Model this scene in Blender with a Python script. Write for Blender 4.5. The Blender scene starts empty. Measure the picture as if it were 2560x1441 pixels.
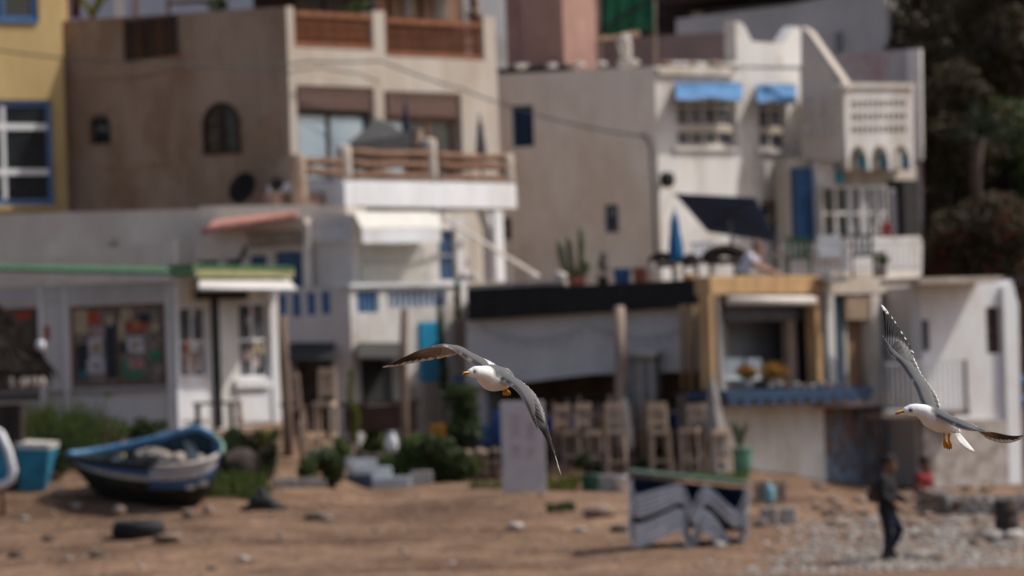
import bpy, bmesh, math, random
from mathutils import Vector, Matrix, noise
from mathutils.kdtree import KDTree
rnd = random.Random(7)
R = math.radians
sc = bpy.context.scene
col = sc.collection
# ------------------------------------------------------------------ camera, sky, sun, exposure
LENS = 300.0; FPX = 2560 * LENS / 36.0
CAMZ = 2.3; HORIZON = 1100.0; ROLL = R(2.0)
PITCH = math.atan((HORIZON - 720.5) / FPX)
CAM = Vector((0, 0, CAMZ))
_f = Vector((0, math.cos(PITCH), math.sin(PITCH)))
_r0 = Vector((1, 0, 0)); _u0 = _r0.cross(_f)
_r = _r0 * math.cos(ROLL) - _u0 * math.sin(ROLL)
_u = _r0 * math.sin(ROLL) + _u0 * math.cos(ROLL)
GULL_D = 40.0
cd = bpy.data.cameras.new('camera'); cam = bpy.data.objects.new('camera', cd); col.objects.link(cam)
cam.matrix_world = Matrix((( _r.x, _u.x, -_f.x, CAM.x), (_r.y, _u.y, -_f.y, CAM.y), (_r.z, _u.z, -_f.z, CAM.z), (0, 0, 0, 1)))
cd.lens = LENS; cd.sensor_width = 36; cd.clip_start = 0.5; cd.clip_end = 6000
cd.dof.use_dof = True; cd.dof.focus_distance = GULL_D; cd.dof.aperture_fstop = 5.6; cd.dof.aperture_blades = 0
sc.camera = cam
SUN_EL = R(52); SUN_AZ = R(12)          # azimuth measured from +X (right of the view) towards +Y
sdir = Vector((math.cos(SUN_EL) * math.cos(SUN_AZ), math.cos(SUN_EL) * math.sin(SUN_AZ), math.sin(SUN_EL)))
w = bpy.data.worlds.new('World'); sc.world = w; w.use_nodes = True
nt = w.node_tree; bg = nt.nodes['Background']; sky = nt.nodes.new('ShaderNodeTexSky')
sky.sky_type = 'NISHITA'; sky.sun_disc = False; sky.sun_elevation = SUN_EL
sky.sun_rotation = math.atan2(sdir.x, sdir.y); sky.dust_density = 4.0; sky.air_density = 1.0; sky.ozone_density = 1.0
nt.links.new(sky.outputs[0], bg.inputs[0]); bg.inputs[1].default_value = 0.135
sl = bpy.data.lights.new('sun', 'SUN'); so = bpy.data.objects.new('sun', sl); col.objects.link(so)
sl.energy = 3.4; sl.angle = R(0.53); sl.color = (1.0, 0.968, 0.92)
so.rotation_euler = (-sdir).to_track_quat('-Z', 'Y').to_euler(); so.location = (60, 100, 80)
sc.view_settings.view_transform = 'Standard'; sc.view_settings.look = 'None'
sc.view_settings.gamma = 1.0; sc.view_settings.use_curve_mapping = False
sc.view_settings.exposure = -0.12
# ------------------------------------------------------------------ layout helpers (photo pixel + distance -> place)
def ray(px, py):
    return _f + _r * ((px - 1280) / FPX) + _u * ((720.5 - py) / FPX)
def P(px, py, D):
    d = ray(px, py); return CAM + d * (D / d.y)
def M(D): return D / FPX                 # metres per photo pixel at distance D
_prof = [(-50, -.6), (0, -.3), (60, -.1), (120, 0), (138, 0.0), (141, .05), (143, .2), (147, .72), (150, 1.15), (155, 1.55), (160, 1.95), (166, 2.3), (175, 2.6), (185, 4), (260, 19), (600, 55), (3000, 60)]
def base_z(D):
    for (a, za), (b, zb) in zip(_prof, _prof[1:]):
        if D <= b: return za + (zb - za) * (D - a) / (b - a)
    return 60
def sm(a, b, x):
    t = max(0, min(1, (x - a) / (b - a))); return t * t * (3 - 2 * t)
def gz(x, y):
    z = base_z(y) * .5 + base_z(y - .9) * .25 + base_z(y + .9) * .25
    if y > 170 and abs(x) > 30: z = 2.5 + (z - 2.5) * sm(110, 35, abs(x))
    if abs(x) > 60: z -= 3.5 * sm(60, 140, abs(x))
    if 135 < y < 172 and abs(x) < 16:
        k = sm(135, 139, y) * sm(172, 168, y) if y > 168 else sm(135, 139, y)
        z += k * (.05 * noise.noise((x * .12 + 3, y * 1.1, 4)) + .025 * noise.noise((x * .3, y * 2.6, 8)) + .10 * noise.noise((x * .35, y * .22, 3)) + .05 * noise.noise((x * 1.1, y * .6, 9)) + .022 * noise.noise((x * 3.1, y * 1.7, 2)) + .010 * noise.noise((x * 8, y * 5, 5)))
        z -= .80 * sm(3.4, 7.4, x) * sm(146, 151, y)
        z += .30 * math.exp(-((x - 5.6) / 1.5) ** 2 - ((y - 150.5) / 2.5) ** 2)      # mound under the right-hand houses
        z += .95 * sm(149.5, 154.5, y) * sm(-2.4, -4.4, x)      # bank in front of the kiosk
        z += .12 * math.exp(-((x + 5.2) / 1.2) ** 2 - ((y - 149) / 1.6) ** 2)
    return z
def G(px, py):
    D = 139.0
    while D < 175:
        p = P(px, py, D)
        if p.z <= gz(p.x, p.y): return Vector((p.x, p.y, gz(p.x, p.y)))
        D += .02
    return P(px, py, 150)
def GD(px, D):
    p = P(px, 1150, D); return Vector((p.x, D, gz(p.x, D)))
def py_of(p):
    d = p - CAM; k = d.dot(_f); return 720.5 - d.dot(_u) / k * FPX
# ------------------------------------------------------------------ materials
MATS = {}
def mat(name, c, rough=.8, var=.12, scale=3.0, bump=.25, bscale=40, spec=.3, metal=0, c2=None, stain=None, streak=False, transl=0):
    if name in MATS: return MATS[name]
    m = bpy.data.materials.new(name); m.use_nodes = True; MATS[name] = m
    t = m.node_tree; b = t.nodes['Principled BSDF']; N = t.nodes.new; L = t.links.new
    co = N('ShaderNodeTexCoord'); mp = N('ShaderNodeMapping'); L(co.outputs['Object'], mp.inputs[0])
    if streak: mp.inputs['Scale'].default_value = (1, 1, .18)
    n1 = N('ShaderNodeTexNoise'); n1.inputs['Scale'].default_value = scale; n1.inputs['Detail'].default_value = 4; n1.inputs['Roughness'].default_value = .62
    L(mp.outputs[0], n1.inputs['Vector'])
    r = N('ShaderNodeValToRGB'); L(n1.outputs['Fac'], r.inputs[0])
    d = c2 if c2 else tuple(x * (1 - 2 * var) for x in c); e = tuple(min(.9, x * (1 + var)) for x in c)
    r.color_ramp.elements[0].position = .3; r.color_ramp.elements[1].position = .7
    r.color_ramp.elements[0].color = (*d, 1); r.color_ramp.elements[1].color = (*e, 1)
    out = r.outputs[0]
    if stain:
        n3 = N('ShaderNodeTexNoise'); n3.inputs['Scale'].default_value = .9; n3.inputs['Detail'].default_value = 4; n3.inputs['Roughness'].default_value = .7
        mp2 = N('ShaderNodeMapping'); mp2.inputs['Scale'].default_value = (1, 1, .5); mp2.inputs['Location'].default_value = (3.1, 1.7, 5); L(co.outputs['Object'], mp2.inputs[0]); L(mp2.outputs[0], n3.inputs['Vector'])
        r3 = N('ShaderNodeValToRGB'); r3.color_ramp.elements[0].position = .46; r3.color_ramp.elements[1].position = .64; L(n3.outputs['Fac'], r3.inputs[0])
        mx = N('ShaderNodeMixRGB'); L(r3.outputs[0], mx.inputs[0]); L(out, mx.inputs[1]); mx.inputs[2].default_value = (*stain, 1); out = mx.outputs[0]
    L(out, b.inputs['Base Color'])
    b.inputs['Roughness'].default_value = rough; b.inputs['Metallic'].default_value = metal; b.inputs['Specular IOR Level'].default_value = spec
    if bump >= .45:
        n2 = N('ShaderNodeTexNoise'); n2.inputs['Scale'].default_value = bscale; n2.inputs['Detail'].default_value = 4; L(co.outputs['Object'], n2.inputs['Vector'])
        bp = N('ShaderNodeBump'); bp.inputs['Strength'].default_value = bump; bp.inputs['Distance'].default_value = .02; L(n2.outputs['Fac'], bp.inputs['Height']); L(bp.outputs[0], b.inputs['Normal'])
    if transl:
        tr = N('ShaderNodeBsdfTranslucent'); L(out, tr.inputs[0]); ms = N('ShaderNodeMixShader'); ms.inputs[0].default_value = transl
        L(b.outputs[0], ms.inputs[1]); L(tr.outputs[0], ms.inputs[2]); L(ms.outputs[0], t.nodes['Material Output'].inputs[0])
    return m
def vcol_mat(name, rough=.75, spec=.2, transl=0, bump=.15, bscale=180):
    m = bpy.data.materials.new(name); m.use_nodes = True; MATS[name] = m
    t = m.node_tree; b = t.nodes['Principled BSDF']; N = t.nodes.new; L = t.links.new
    a = N('ShaderNodeVertexColor'); a.layer_name = 'Col'
    co = N('ShaderNodeTexCoord'); n = N('ShaderNodeTexNoise'); n.inputs['Scale'].default_value = bscale; n.inputs['Detail'].default_value = 3; L(co.outputs['Object'], n.inputs['Vector'])
    mr = N('ShaderNodeMapRange'); mr.inputs['To Min'].default_value = .86; mr.inputs['To Max'].default_value = 1.12; L(n.outputs['Fac'], mr.inputs[0])
    mx = N('ShaderNodeMixRGB'); mx.blend_type = 'MULTIPLY'; mx.inputs[0].default_value = 1; L(a.outputs[0], mx.inputs[1]); L(mr.outputs[0], mx.inputs[2])
    L(mx.outputs[0], b.inputs['Base Color']); b.inputs['Roughness'].default_value = rough; b.inputs['Specular IOR Level'].default_value = spec
    bp = N('ShaderNodeBump'); bp.inputs['Strength'].default_value = bump; bp.inputs['Distance'].default_value = .004; L(n.outputs['Fac'], bp.inputs['Height']); L(bp.outputs[0], b.inputs['Normal'])
    if transl:
        tr = N('ShaderNodeBsdfTranslucent'); L(mx.outputs[0], tr.inputs[0]); ms = N('ShaderNodeMixShader'); ms.inputs[0].default_value = transl
        L(b.outputs[0], ms.inputs[1]); L(tr.outputs[0], ms.inputs[2]); L(ms.outputs[0], t.nodes['Material Output'].inputs[0])
    return m
WHITE = mat('white_plaster', (.72, .69, .65), .85, .08, 1.5, .3, 25, stain=(.5, .44, .37), streak=True)
WHITE2 = mat('bright_white_plaster', (.76, .77, .78), .8, .05, 1.5, .2, 25, stain=(.66, .64, .62), streak=True)
CREAM = mat('cream_plaster', (.58, .51, .43), .9, .08, 1.2, .35, 22, stain=(.46, .39, .31), streak=True)
BEIGE = mat('beige_plaster', (.50, .44, .38), .9, .08, 1.2, .35, 22, stain=(.42, .35, .28), streak=True)
TAN = mat('tan_render', (.36, .265, .20), .92, .10, 1.1, .4, 20, stain=(.25, .165, .11), streak=True)
GREYW = mat('grey_plaster', (.64, .565, .49), .9, .08, 1.0, .35, 18, stain=(.54, .465, .395), streak=True)
GREYL = mat('pale_grey_plaster', (.60, .56, .525), .9, .06, 1.0, .3, 18, stain=(.49, .45, .41), streak=True)
PINK = mat('terracotta_plaster', (.42, .25, .20), .9, .1, 1.4, .35, 20, stain=(.33, .19, .15))
MAUVE = mat('mauve_plaster', (.26, .19, .18), .9, .1, 1.4, .35, 20)
YELLOW = mat('yellow_paint', (.47, .335, .15), .85, .07, 1.2, .25, 20, stain=(.40, .275, .115), streak=True)
WOOD = mat('brown_wood', (.20, .105, .06), .7, .25, 6, .4, 60, streak=True)
REDWOOD = mat('red_brown_wood', (.26, .10, .045), .65, .2, 6, .3, 60, streak=True)
DKWOOD = mat('dark_wood', (.045, .028, .02), .75, .3, 6, .4, 60, streak=True)
GREYWOOD = mat('weathered_wood', (.34, .25, .19), .85, .2, 7, .5, 60, streak=True)
PALEWOOD = mat('pale_wood', (.50, .375, .27), .75, .15, 7, .4, 60, streak=True)
ORANGEW = mat('honey_wood', (.50, .31, .15), .6, .15, 6, .25, 60, streak=True)
BAMBOO = mat('bamboo', (.42, .26, .13), .6, .2, 8, .3, 60, streak=True)
BLUE = mat('blue_paint', (.038, .085, .165), .55, .15, 5, .2, 40)
MIDBLUE = mat('mid_blue_paint', (.045, .125, .27), .6, .15, 5, .2, 40)
NAVY = mat('navy_cloth', (.011, .028, .075), .85, .15, 8, .3, 90)
SKYBLUE = mat('sky_blue_cloth', (.12, .28, .52), .85, .12, 5, .3, 90, transl=.2)
TURQ = mat('turquoise_paint', (.025, .30, .52), .5, .12, 4, .2, 40)
TEAL = mat('teal_paint', (.04, .25, .36), .6, .15, 4, .2, 40)
PARABLUE = mat('blue_parasol_cloth', (.02, .13, .30), .8, .15, 8, .3, 90)
GREENP = mat('green_sheet', (.055, .17, .075), .7, .3, 6, .3, 30)
GREENCL = mat('green_tarpaulin', (.018, .14, .075), .6, .2, 3, .5, 8)
LIME = mat('yellow_green_paint', (.36, .35, .17), .7, .12, 4, .2, 40)
BLACK = mat('black_cloth', (.013, .012, .012), .9, .2, 8, .2, 60)
DARK = mat('dark_grey', (.04, .038, .036), .8, .2, 6, .2, 60)
DKBRN = mat('dark_brown', (.055, .036, .028), .85, .3, 5, .4, 40)
CANOPY = mat('charcoal_canvas', (.045, .045, .046), .85, .15, 6, .3, 60)
SHUT = mat('brown_roller_shutter', (.21, .13, .105), .6, .1, 6, .1, 60)
CREAMSH = mat('cream_shutter', (.66, .64, .56), .6, .06, 6, .1, 60)
AWN = mat('white_awning', (.72, .66, .60), .8, .08, 4, .2, 60, transl=.15)
CREAMCL = mat('cream_canvas', (.76, .72, .64), .85, .06, 4, .3, 60, transl=.15)
WHITEM = mat('white_painted_metal', (.74, .74, .74), .45, .05, 8, .05, 60)
GREYM = mat('grey_metal', (.22, .22, .22), .5, .15, 8, .1, 60, metal=.3)
BLACKM = mat('black_metal', (.02, .02, .02), .5, .2, 8, .1, 60)
RUBBER = mat('tyre_rubber', (.025, .024, .025), .8, .25, 12, .3, 60)
GLASS = mat('dark_window_glass', (.02, .024, .028), .06, .2, 2, 0, 40, spec=.6)
SKYGL = mat('painted_sky_glass', (.42, .50, .55), .12, .08, 1, 0, 40, spec=1.0)  # pale blue base paints the sky's reflection into the panes
TILE = mat('terracotta_tile', (.48, .21, .155), .75, .2, 9, .4, 50)
STONE = mat('brown_stone', (.30, .215, .16), .9, .25, 6, .6, 25)
STONE2 = mat('grey_stone', (.36, .32, .28), .9, .2, 6, .6, 25)
STONE3 = mat('dark_stone', (.11, .085, .07), .9, .3, 6, .6, 25)
PALEST = mat('pale_stone', (.58, .53, .48), .9, .15, 6, .5, 25)
CONC = mat('concrete', (.40, .375, .35), .9, .12, 3, .4, 30, stain=(.28, .26, .24))
LEAF = mat('green_leaves', (.115, .165, .045), .6, .35, 9, 0, 20, transl=.3)
LEAFD = mat('dark_green_leaves', (.070, .100, .034), .6, .4, 9, 0, 20, transl=.25)
LEAFB = mat('brown_green_leaves', (.085, .066, .032), .6, .4, 9, 0, 20, transl=.2)
LEAFY = mat('yellow_green_leaves', (.20, .21, .04), .6, .3, 9, 0, 20, transl=.35)
AGAVE = mat('agave_green', (.10, .145, .075), .55, .25, 9, .1, 20)
CACT = mat('cactus_green', (.14, .15, .075), .65, .25, 9, .3, 40)
BARK = mat('bark', (.09, .065, .05), .9, .3, 9, .6, 30, streak=True)
REDF = mat('red_flowers', (.38, .03, .03), .7, .3, 9, 0, 20, transl=.2)
ORF = mat('orange_flowers', (.42, .20, .03), .7, .3, 9, 0, 20, transl=.2)
POTG = mat('green_glazed_pot', (.10, .28, .18), .5, .15, 6, .2, 40)
POTB = mat('blue_plastic', (.03, .11, .30), .45, .15, 6, .1, 40)
POTR = mat('red_pot', (.38, .13, .10), .7, .15, 6, .2, 40)
ORANGE = mat('orange_plastic', (.55, .24, .02), .5, .15, 6, .1, 40)
STEPM = mat('grey_blue_step', (.55, .57, .58), .9, .1, 5, .3, 30)
# ------------------------------------------------------------------ mesh building
class MB:
    def __init__(s): s.v = []; s.f = []; s.c = []
    def quad(s, a, b, c, d): i = len(s.v); s.v += [Vector(a), Vector(b), Vector(c), Vector(d)]; s.f.append((i, i + 1, i + 2, i + 3))
    def hexa(s, p):                       # 8 points: bottom ring 0-3, top ring 4-7
        i = len(s.v); s.v += [Vector(q) for q in p]
        s.f += [tuple(i + k for k in q) for q in ((0, 3, 2, 1), (4, 5, 6, 7), (0, 1, 5, 4), (1, 2, 6, 5), (2, 3, 7, 6), (3, 0, 4, 7))]
        return s
    def box(s, c, h, ax=None):
        c = Vector(c); X, Y, Z = ax if ax else (Vector((1, 0, 0)), Vector((0, 1, 0)), Vector((0, 0, 1)))
        X, Y, Z = X * h[0], Y * h[1], Z * h[2]
        return s.hexa([c - X - Y - Z, c + X - Y - Z, c + X + Y - Z, c - X + Y - Z, c - X - Y + Z, c + X - Y + Z, c + X + Y + Z, c - X + Y + Z])
    def beam(s, a, b, wd, hg=None, up=Vector((0, 0, 1))):
        a, b = Vector(a), Vector(b); d = (b - a); L = d.length; d.normalize(); hg = hg or wd
        x = d.cross(up)
        if x.length < 1e-4: x = d.cross(Vector((1, 0, 0)))
        x.normalize(); z = x.cross(d)
        return s.box((a + b) / 2, (wd / 2, L / 2, hg / 2), (x, d, z))
    def tube(s, pts, rad, n=8, cap=True, flat=None):
        pts = [Vector(p) for p in pts]; m = len(pts)
        rad = rad if isinstance(rad, (list, tuple)) else [rad] * m
        ref = None; i0 = len(s.v)
        for k, p in enumerate(pts):
            d = (pts[min(k + 1, m - 1)] - pts[max(k - 1, 0)]).normalized()
            if ref is None:
                ref = d.cross(Vector((0, 0, 1)))
                if ref.length < .2: ref = d.cross(Vector((0, 1, 0)))
            x = (ref - d * ref.dot(d)).normalized(); ref = x; y = d.cross(x)
            ra = rad[k]; rx, ry = ra if isinstance(ra, (tuple, list)) else (ra, ra)
            for j in range(n):
                a = 2 * math.pi * j / n; s.v.append(p + x * (rx * math.cos(a)) + y * (ry * math.sin(a)))
        for k in range(m - 1):
            for j in range(n):
                a = i0 + k * n + j; b = i0 + k * n + (j + 1) % n; s.f.append((a, b, b + n, a + n))
        if cap:
            s.f.append(tuple(i0 + j for j in reversed(range(n)))); s.f.append(tuple(i0 + (m - 1) * n + j for j in range(n)))
        return s
    def lathe(s, base, prof, n=16, axis=Vector((0, 0, 1))):
        axis = Vector(axis).normalized(); base = Vector(base)
        x = axis.cross(Vector((0, 1, 0)));  x = x.normalized() if x.length > .1 else Vector((1, 0, 0)); y = axis.cross(x); i0 = len(s.v)
        for r, z in prof:
            for j in range(n):
                a = 2 * math.pi * j / n; s.v.append(base + axis * z + x * (r * math.cos(a)) + y * (r * math.sin(a)))
        for k in range(len(prof) - 1):
            for j in range(n):
                a = i0 + k * n + j; b = i0 + k * n + (j + 1) % n; s.f.append((a, b, b + n, a + n))
        s.f.append(tuple(i0 + j for j in reversed(range(n)))); s.f.append(tuple(i0 + (len(prof) - 1) * n + j for j in range(n)))
        return s
    def prism(s, poly, vec):
        vec = Vector(vec); n = len(poly); i = len(s.v); s.v += [Vector(p) for p in poly] + [Vector(p) + vec for p in poly]
        s.f.append(tuple(i + k for k in reversed(range(n)))); s.f.append(tuple(i + n + k for k in range(n)))
        for k in range(n): s.f.append((i + k, i + (k + 1) % n, i + n + (k + 1) % n, i + n + k))
        return s
    def loft(s, rings, cap=True):
        n = len(rings[0]); i0 = len(s.v)
        for r in rings: s.v += [Vector(p) for p in r]
        for k in range(len(rings) - 1):
            for j in range(n):
                a = i0 + k * n + j; b = i0 + k * n + (j + 1) % n; s.f.append((a, b, b + n, a + n))
        if cap: s.f.append(tuple(i0 + j for j in reversed(range(n)))); s.f.append(tuple(i0 + (len(rings) - 1) * n + j for j in range(n)))
        return s
    def rock(s, c, r, seed=0, sub=2, flat=.65):
        bm = bmesh.new(); bmesh.ops.create_icosphere(bm, subdivisions=sub, radius=1); i = len(s.v); c = Vector(c)
        rr = r if isinstance(r, (tuple, list)) else (r, r, r * flat)
        for v in bm.verts:
            q = v.co; k = 1 + .38 * noise.noise(q * 1.3 + Vector((seed * 3.7, seed, 0))) + .14 * noise.noise(q * 3.5 + Vector((seed, 0, seed * 2.2)))
            s.v.append(c + Vector((q.x * rr[0], q.y * rr[1], q.z * rr[2])) * k)
        s.f += [tuple(i + v.index for v in f.verts) for f in bm.faces]; bm.free(); return s
    def leaves(s, c, rad, n, size, rg=rnd, asp=.5, shell=.0, droop=0):
        c = Vector(c)
        for _ in range(n):
            d = Vector((rg.gauss(0, 1), rg.gauss(0, 1), rg.gauss(0, 1))).normalized(); q = (shell + (1 - shell) * rg.random()) ** .45
            p = c + Vector((d.x * rad[0], d.y * rad[1], d.z * rad[2])) * q
            a = Vector((rg.gauss(0, 1), rg.gauss(0, 1), rg.gauss(0, .6) - droop)).normalized(); b = a.cross(Vector((rg.gauss(0, 1), rg.gauss(0, 1), rg.gauss(0, 1)))).normalized()
            L = size * (.6 + .8 * rg.random()); W = L * asp
            i = len(s.v); s.v += [p - a * L * .5, p + b * W * .5, p + a * L * .5, p - b * W * .5]; s.f.append((i, i + 1, i + 2, i + 3))
        return s
    def blade(s, p, tip, wd, bend=Vector((0, 0, 0)), seg=4, thick=.0):
        p, tip = Vector(p), Vector(tip); d = tip - p; sd = d.cross(Vector((0, 1, 0)));  sd = sd.normalized() if sd.length > 1e-4 else Vector((1, 0, 0)); i = len(s.v)
        for k in range(seg + 1):
            t = k / seg; q = p + d * t + bend * (t * (1 - t) * 4); ww = wd * (1 - t) ** .6 * (.6 + .4 * min(1, t * 3 + .4))
            s.v += [q - sd * ww / 2, q + Vector((0, -wd * .18 * (1 - t), 0)), q + sd * ww / 2]
        for k in range(seg):
            for j in range(2): a = i + k * 3 + j; s.f.append((a, a + 1, a + 4, a + 3))
        return s
    def build(s, name, m, parent=None, smooth=False, loc=None, vc=None):
        me = bpy.data.meshes.new(name)
        root = parent
        while root is not None and root.parent is not None: root = root.parent
        if root is not None: o0 = root.location.copy()
        elif loc is not None: o0 = Vector(loc)
        else:
            xs = [v.x for v in s.v]; ys = [v.y for v in s.v]; zs = [v.z for v in s.v]
            o0 = Vector(((min(xs) + max(xs)) / 2, (min(ys) + max(ys)) / 2, min(zs)))
        me.from_pydata([tuple(v - o0) for v in s.v], [], s.f); me.update()
        if not s.f or len(s.v) < 200000:
            bm = bmesh.new(); bm.from_mesh(me); bmesh.ops.recalc_face_normals(bm, faces=bm.faces[:]); bm.to_mesh(me); bm.free()
        if m is not None: me.materials.append(m)
        if smooth:
            for p in me.polygons: p.use_smooth = True
        if vc:
            a = me.color_attributes.new('Col', 'FLOAT_COLOR', 'POINT')
            for k, c in enumerate(vc): a.data[k].color = (c[0], c[1], c[2], 1)
        o = bpy.data.objects.new(name, me); col.objects.link(o)
        if parent is not None: o.parent = parent
        else: o.location = o0
        return o
def tag(o, label, cat=None, group=None, kind=None):
    if label: o['label'] = label
    if cat: o['category'] = cat
    if group: o['group'] = group
    if kind: o['kind'] = kind
    return o
def thing(name, label, cat, loc, group=None):
    o = bpy.data.objects.new(name, None); o.empty_display_size = .2; col.objects.link(o); o.location = Vector(loc)
    return tag(o, label, cat, group)
def bevel(o, wd=.01, seg=2):
    b = o.modifiers.new('bevel', 'BEVEL'); b.width = wd; b.segments = seg; b.limit_method = 'ANGLE'; return o
ORD = ['first', 'second', 'third', 'fourth', 'fifth', 'sixth', 'seventh', 'eighth', 'ninth', 'tenth', 'eleventh', 'twelfth']
class W:
    """vertical wall plane through photo column px at distance D; t = heading of the wall (degrees), n points at the viewer"""
    def __init__(s, px, py, D, t):
        s.o = P(px, py, D); s.u = Vector((math.cos(R(t)), math.sin(R(t)), 0)); s.n = Vector((math.sin(R(t)), -math.cos(R(t)), 0))
    def at(s, px, py, n=0):
        d = ray(px, py); k = (s.o + s.n * n - CAM).dot(s.n) / d.dot(s.n); return CAM + d * k
    def uz(s, px, py, n=0):
        p = s.at(px, py, n); return (p - s.o).dot(s.u), p.z
    def pt(s, u, z, n=0):
        p = s.o + s.u * u + s.n * n; p.z = z; return p
    def rect(s, x0, y0, x1, y1, n=0):
        xm, ym = (x0 + x1) / 2, (y0 + y1) / 2
        return s.uz(x0, ym, n)[0], s.uz(x1, ym, n)[0], s.uz(xm, y1, n)[1], s.uz(xm, y0, n)[1]
    def ubox(s, mb, u0, u1, z0, z1, n0, n1):
        return mb.hexa([s.pt(u0, z0, n1), s.pt(u1, z0, n1), s.pt(u1, z0, n0), s.pt(u0, z0, n0), s.pt(u0, z1, n1), s.pt(u1, z1, n1), s.pt(u1, z1, n0), s.pt(u0, z1, n0)])
    def pbox(s, mb, x0, y0, x1, y1, n0, n1):
        return s.ubox(mb, *s.rect(x0, y0, x1, y1, n1), n0, n1)
    def slab(s, name, u0, u1, z0, z1, holes, m, parent, th=.26, n=0):
        us = sorted({u0, u1, *[max(u0, min(u1, h[k])) for h in holes for k in (0, 1)]}); zs = sorted({z0, z1, *[max(z0, min(z1, h[k])) for h in holes for k in (2, 3)]})
        def hole(i, j):
            if not (0 <= i < len(us) - 1 and 0 <= j < len(zs) - 1): return True
            a, b = (us[i] + us[i + 1]) / 2, (zs[j] + zs[j + 1]) / 2
            return any(h[0] < a < h[1] and h[2] < b < h[3] for h in holes)
        mb = MB(); a, b = n, n - th
        for i in range(len(us) - 1):
            for j in range(len(zs) - 1):
                if hole(i, j): continue
                A, B, C, D = us[i], us[i + 1], zs[j], zs[j + 1]
                mb.quad(s.pt(A, C, a), s.pt(B, C, a), s.pt(B, D, a), s.pt(A, D, a)); mb.quad(s.pt(B, C, b), s.pt(A, C, b), s.pt(A, D, b), s.pt(B, D, b))
                if hole(i - 1, j): mb.quad(s.pt(A, C, b), s.pt(A, C, a), s.pt(A, D, a), s.pt(A, D, b))
                if hole(i + 1, j): mb.quad(s.pt(B, C, a), s.pt(B, C, b), s.pt(B, D, b), s.pt(B, D, a))
                if hole(i, j - 1): mb.quad(s.pt(A, C, b), s.pt(B, C, b), s.pt(B, C, a), s.pt(A, C, a))
                if hole(i, j + 1): mb.quad(s.pt(A, D, a), s.pt(B, D, a), s.pt(B, D, b), s.pt(A, D, b))
        me_o = mb.build(name, m, parent); return me_o
    def window(s, parent, x0, y0, x1, y1, fm, pm, nx=2, ny=2, inset=.1, fw=.06, name='window', bar=.04, label=None):
        """frame with bars as one part, each pane a sub-part"""
        u0, u1, z0, z1 = s.rect(x0, y0, x1, y1); mb = MB(); i = -inset
        s.ubox(mb, u0, u0 + fw, z0, z1, i - .06, i); s.ubox(mb, u1 - fw, u1, z0, z1, i - .06, i)
        s.ubox(mb, u0 + fw, u1 - fw, z0, z0 + fw, i - .06, i); s.ubox(mb, u0 + fw, u1 - fw, z1 - fw, z1, i - .06, i)
        U = [u0 + fw + (u1 - u0 - 2 * fw) * k / nx for k in range(nx + 1)]; Z = [z0 + fw + (z1 - z0 - 2 * fw) * k / ny for k in range(ny + 1)]
        for k in range(1, nx): s.ubox(mb, U[k] - bar / 2, U[k] + bar / 2, z0 + fw, z1 - fw, i - .05, i - .004)
        for k in range(1, ny): s.ubox(mb, u0 + fw, u1 - fw, Z[k] - bar / 2, Z[k] + bar / 2, i - .05, i - .007)
        f = mb.build(name, fm, parent)
        if label: f['label'] = label
        for a in range(nx):
            for b in range(ny):
                q = MB(); s.ubox(q, U[a], U[a + 1], Z[b], Z[b + 1], i - .04, i - .03); q.build('pane', pm, f)
        return f, (u0, u1, z0, z1)
def house(name, label, cx, D, tL, xL, tR, xR, ytop, mL, mR, holesL=(), holesR=(), cat='house', roof=None, zb=None, th=.26, yref=None, topL=None, core=True):
    """two visible walls meeting at photo column cx, plus the solid body and roof behind them"""
    yref = yref or ytop + 200
    WL, WR = W(cx, yref, D, tL), W(cx, yref, D, tR)
    zt = WL.uz(cx, ytop)[1]; base = WL.o.copy(); base.z = gz(base.x, base.y) if zb is None else zb
    root = thing(name, label, cat, base); z0 = base.z - .4
    uL = WL.uz(xL, ytop + 100)[0]; uR = WR.uz(xR, ytop + 100)[0]
    rl = lambda Wl, hs: [Wl.rect(*h) for h in hs]
    wl = WL.slab('wall', uL, -.003, z0, zt, rl(WL, holesL), mL, root, th)
    wr = WR.slab('wall', .003, uR, z0, zt, rl(WR, holesR), mR, root, th)
    if core:
        c = WL.pt(0, z0) - WL.n * (th + .01) - WR.n * (th + .01); e1 = WL.u * (uL + .02); e2 = WR.u * (uR - .02)
        a, b, d = c, c + e2, c + e1; q = c + e1 + e2
        MB().prism([a, b, q, d], (0, 0, zt - z0 - .25)).build('roof', roof or mL, root)
        # the two walls out of sight
        k = .26
        MB().prism([q, d, d + WL.u * -.0 + WR.u * 0 + (d - c).normalized() * k, q + (d - c).normalized() * k], (0, 0, zt - z0 - .004)).build('wall', mL, root)
        MB().prism([b, q, q + e2.normalized() * k, b + e2.normalized() * k], (0, 0, zt - z0 - .007)).build('wall', mL, root)
    return root, WL, WR, zt
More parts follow.
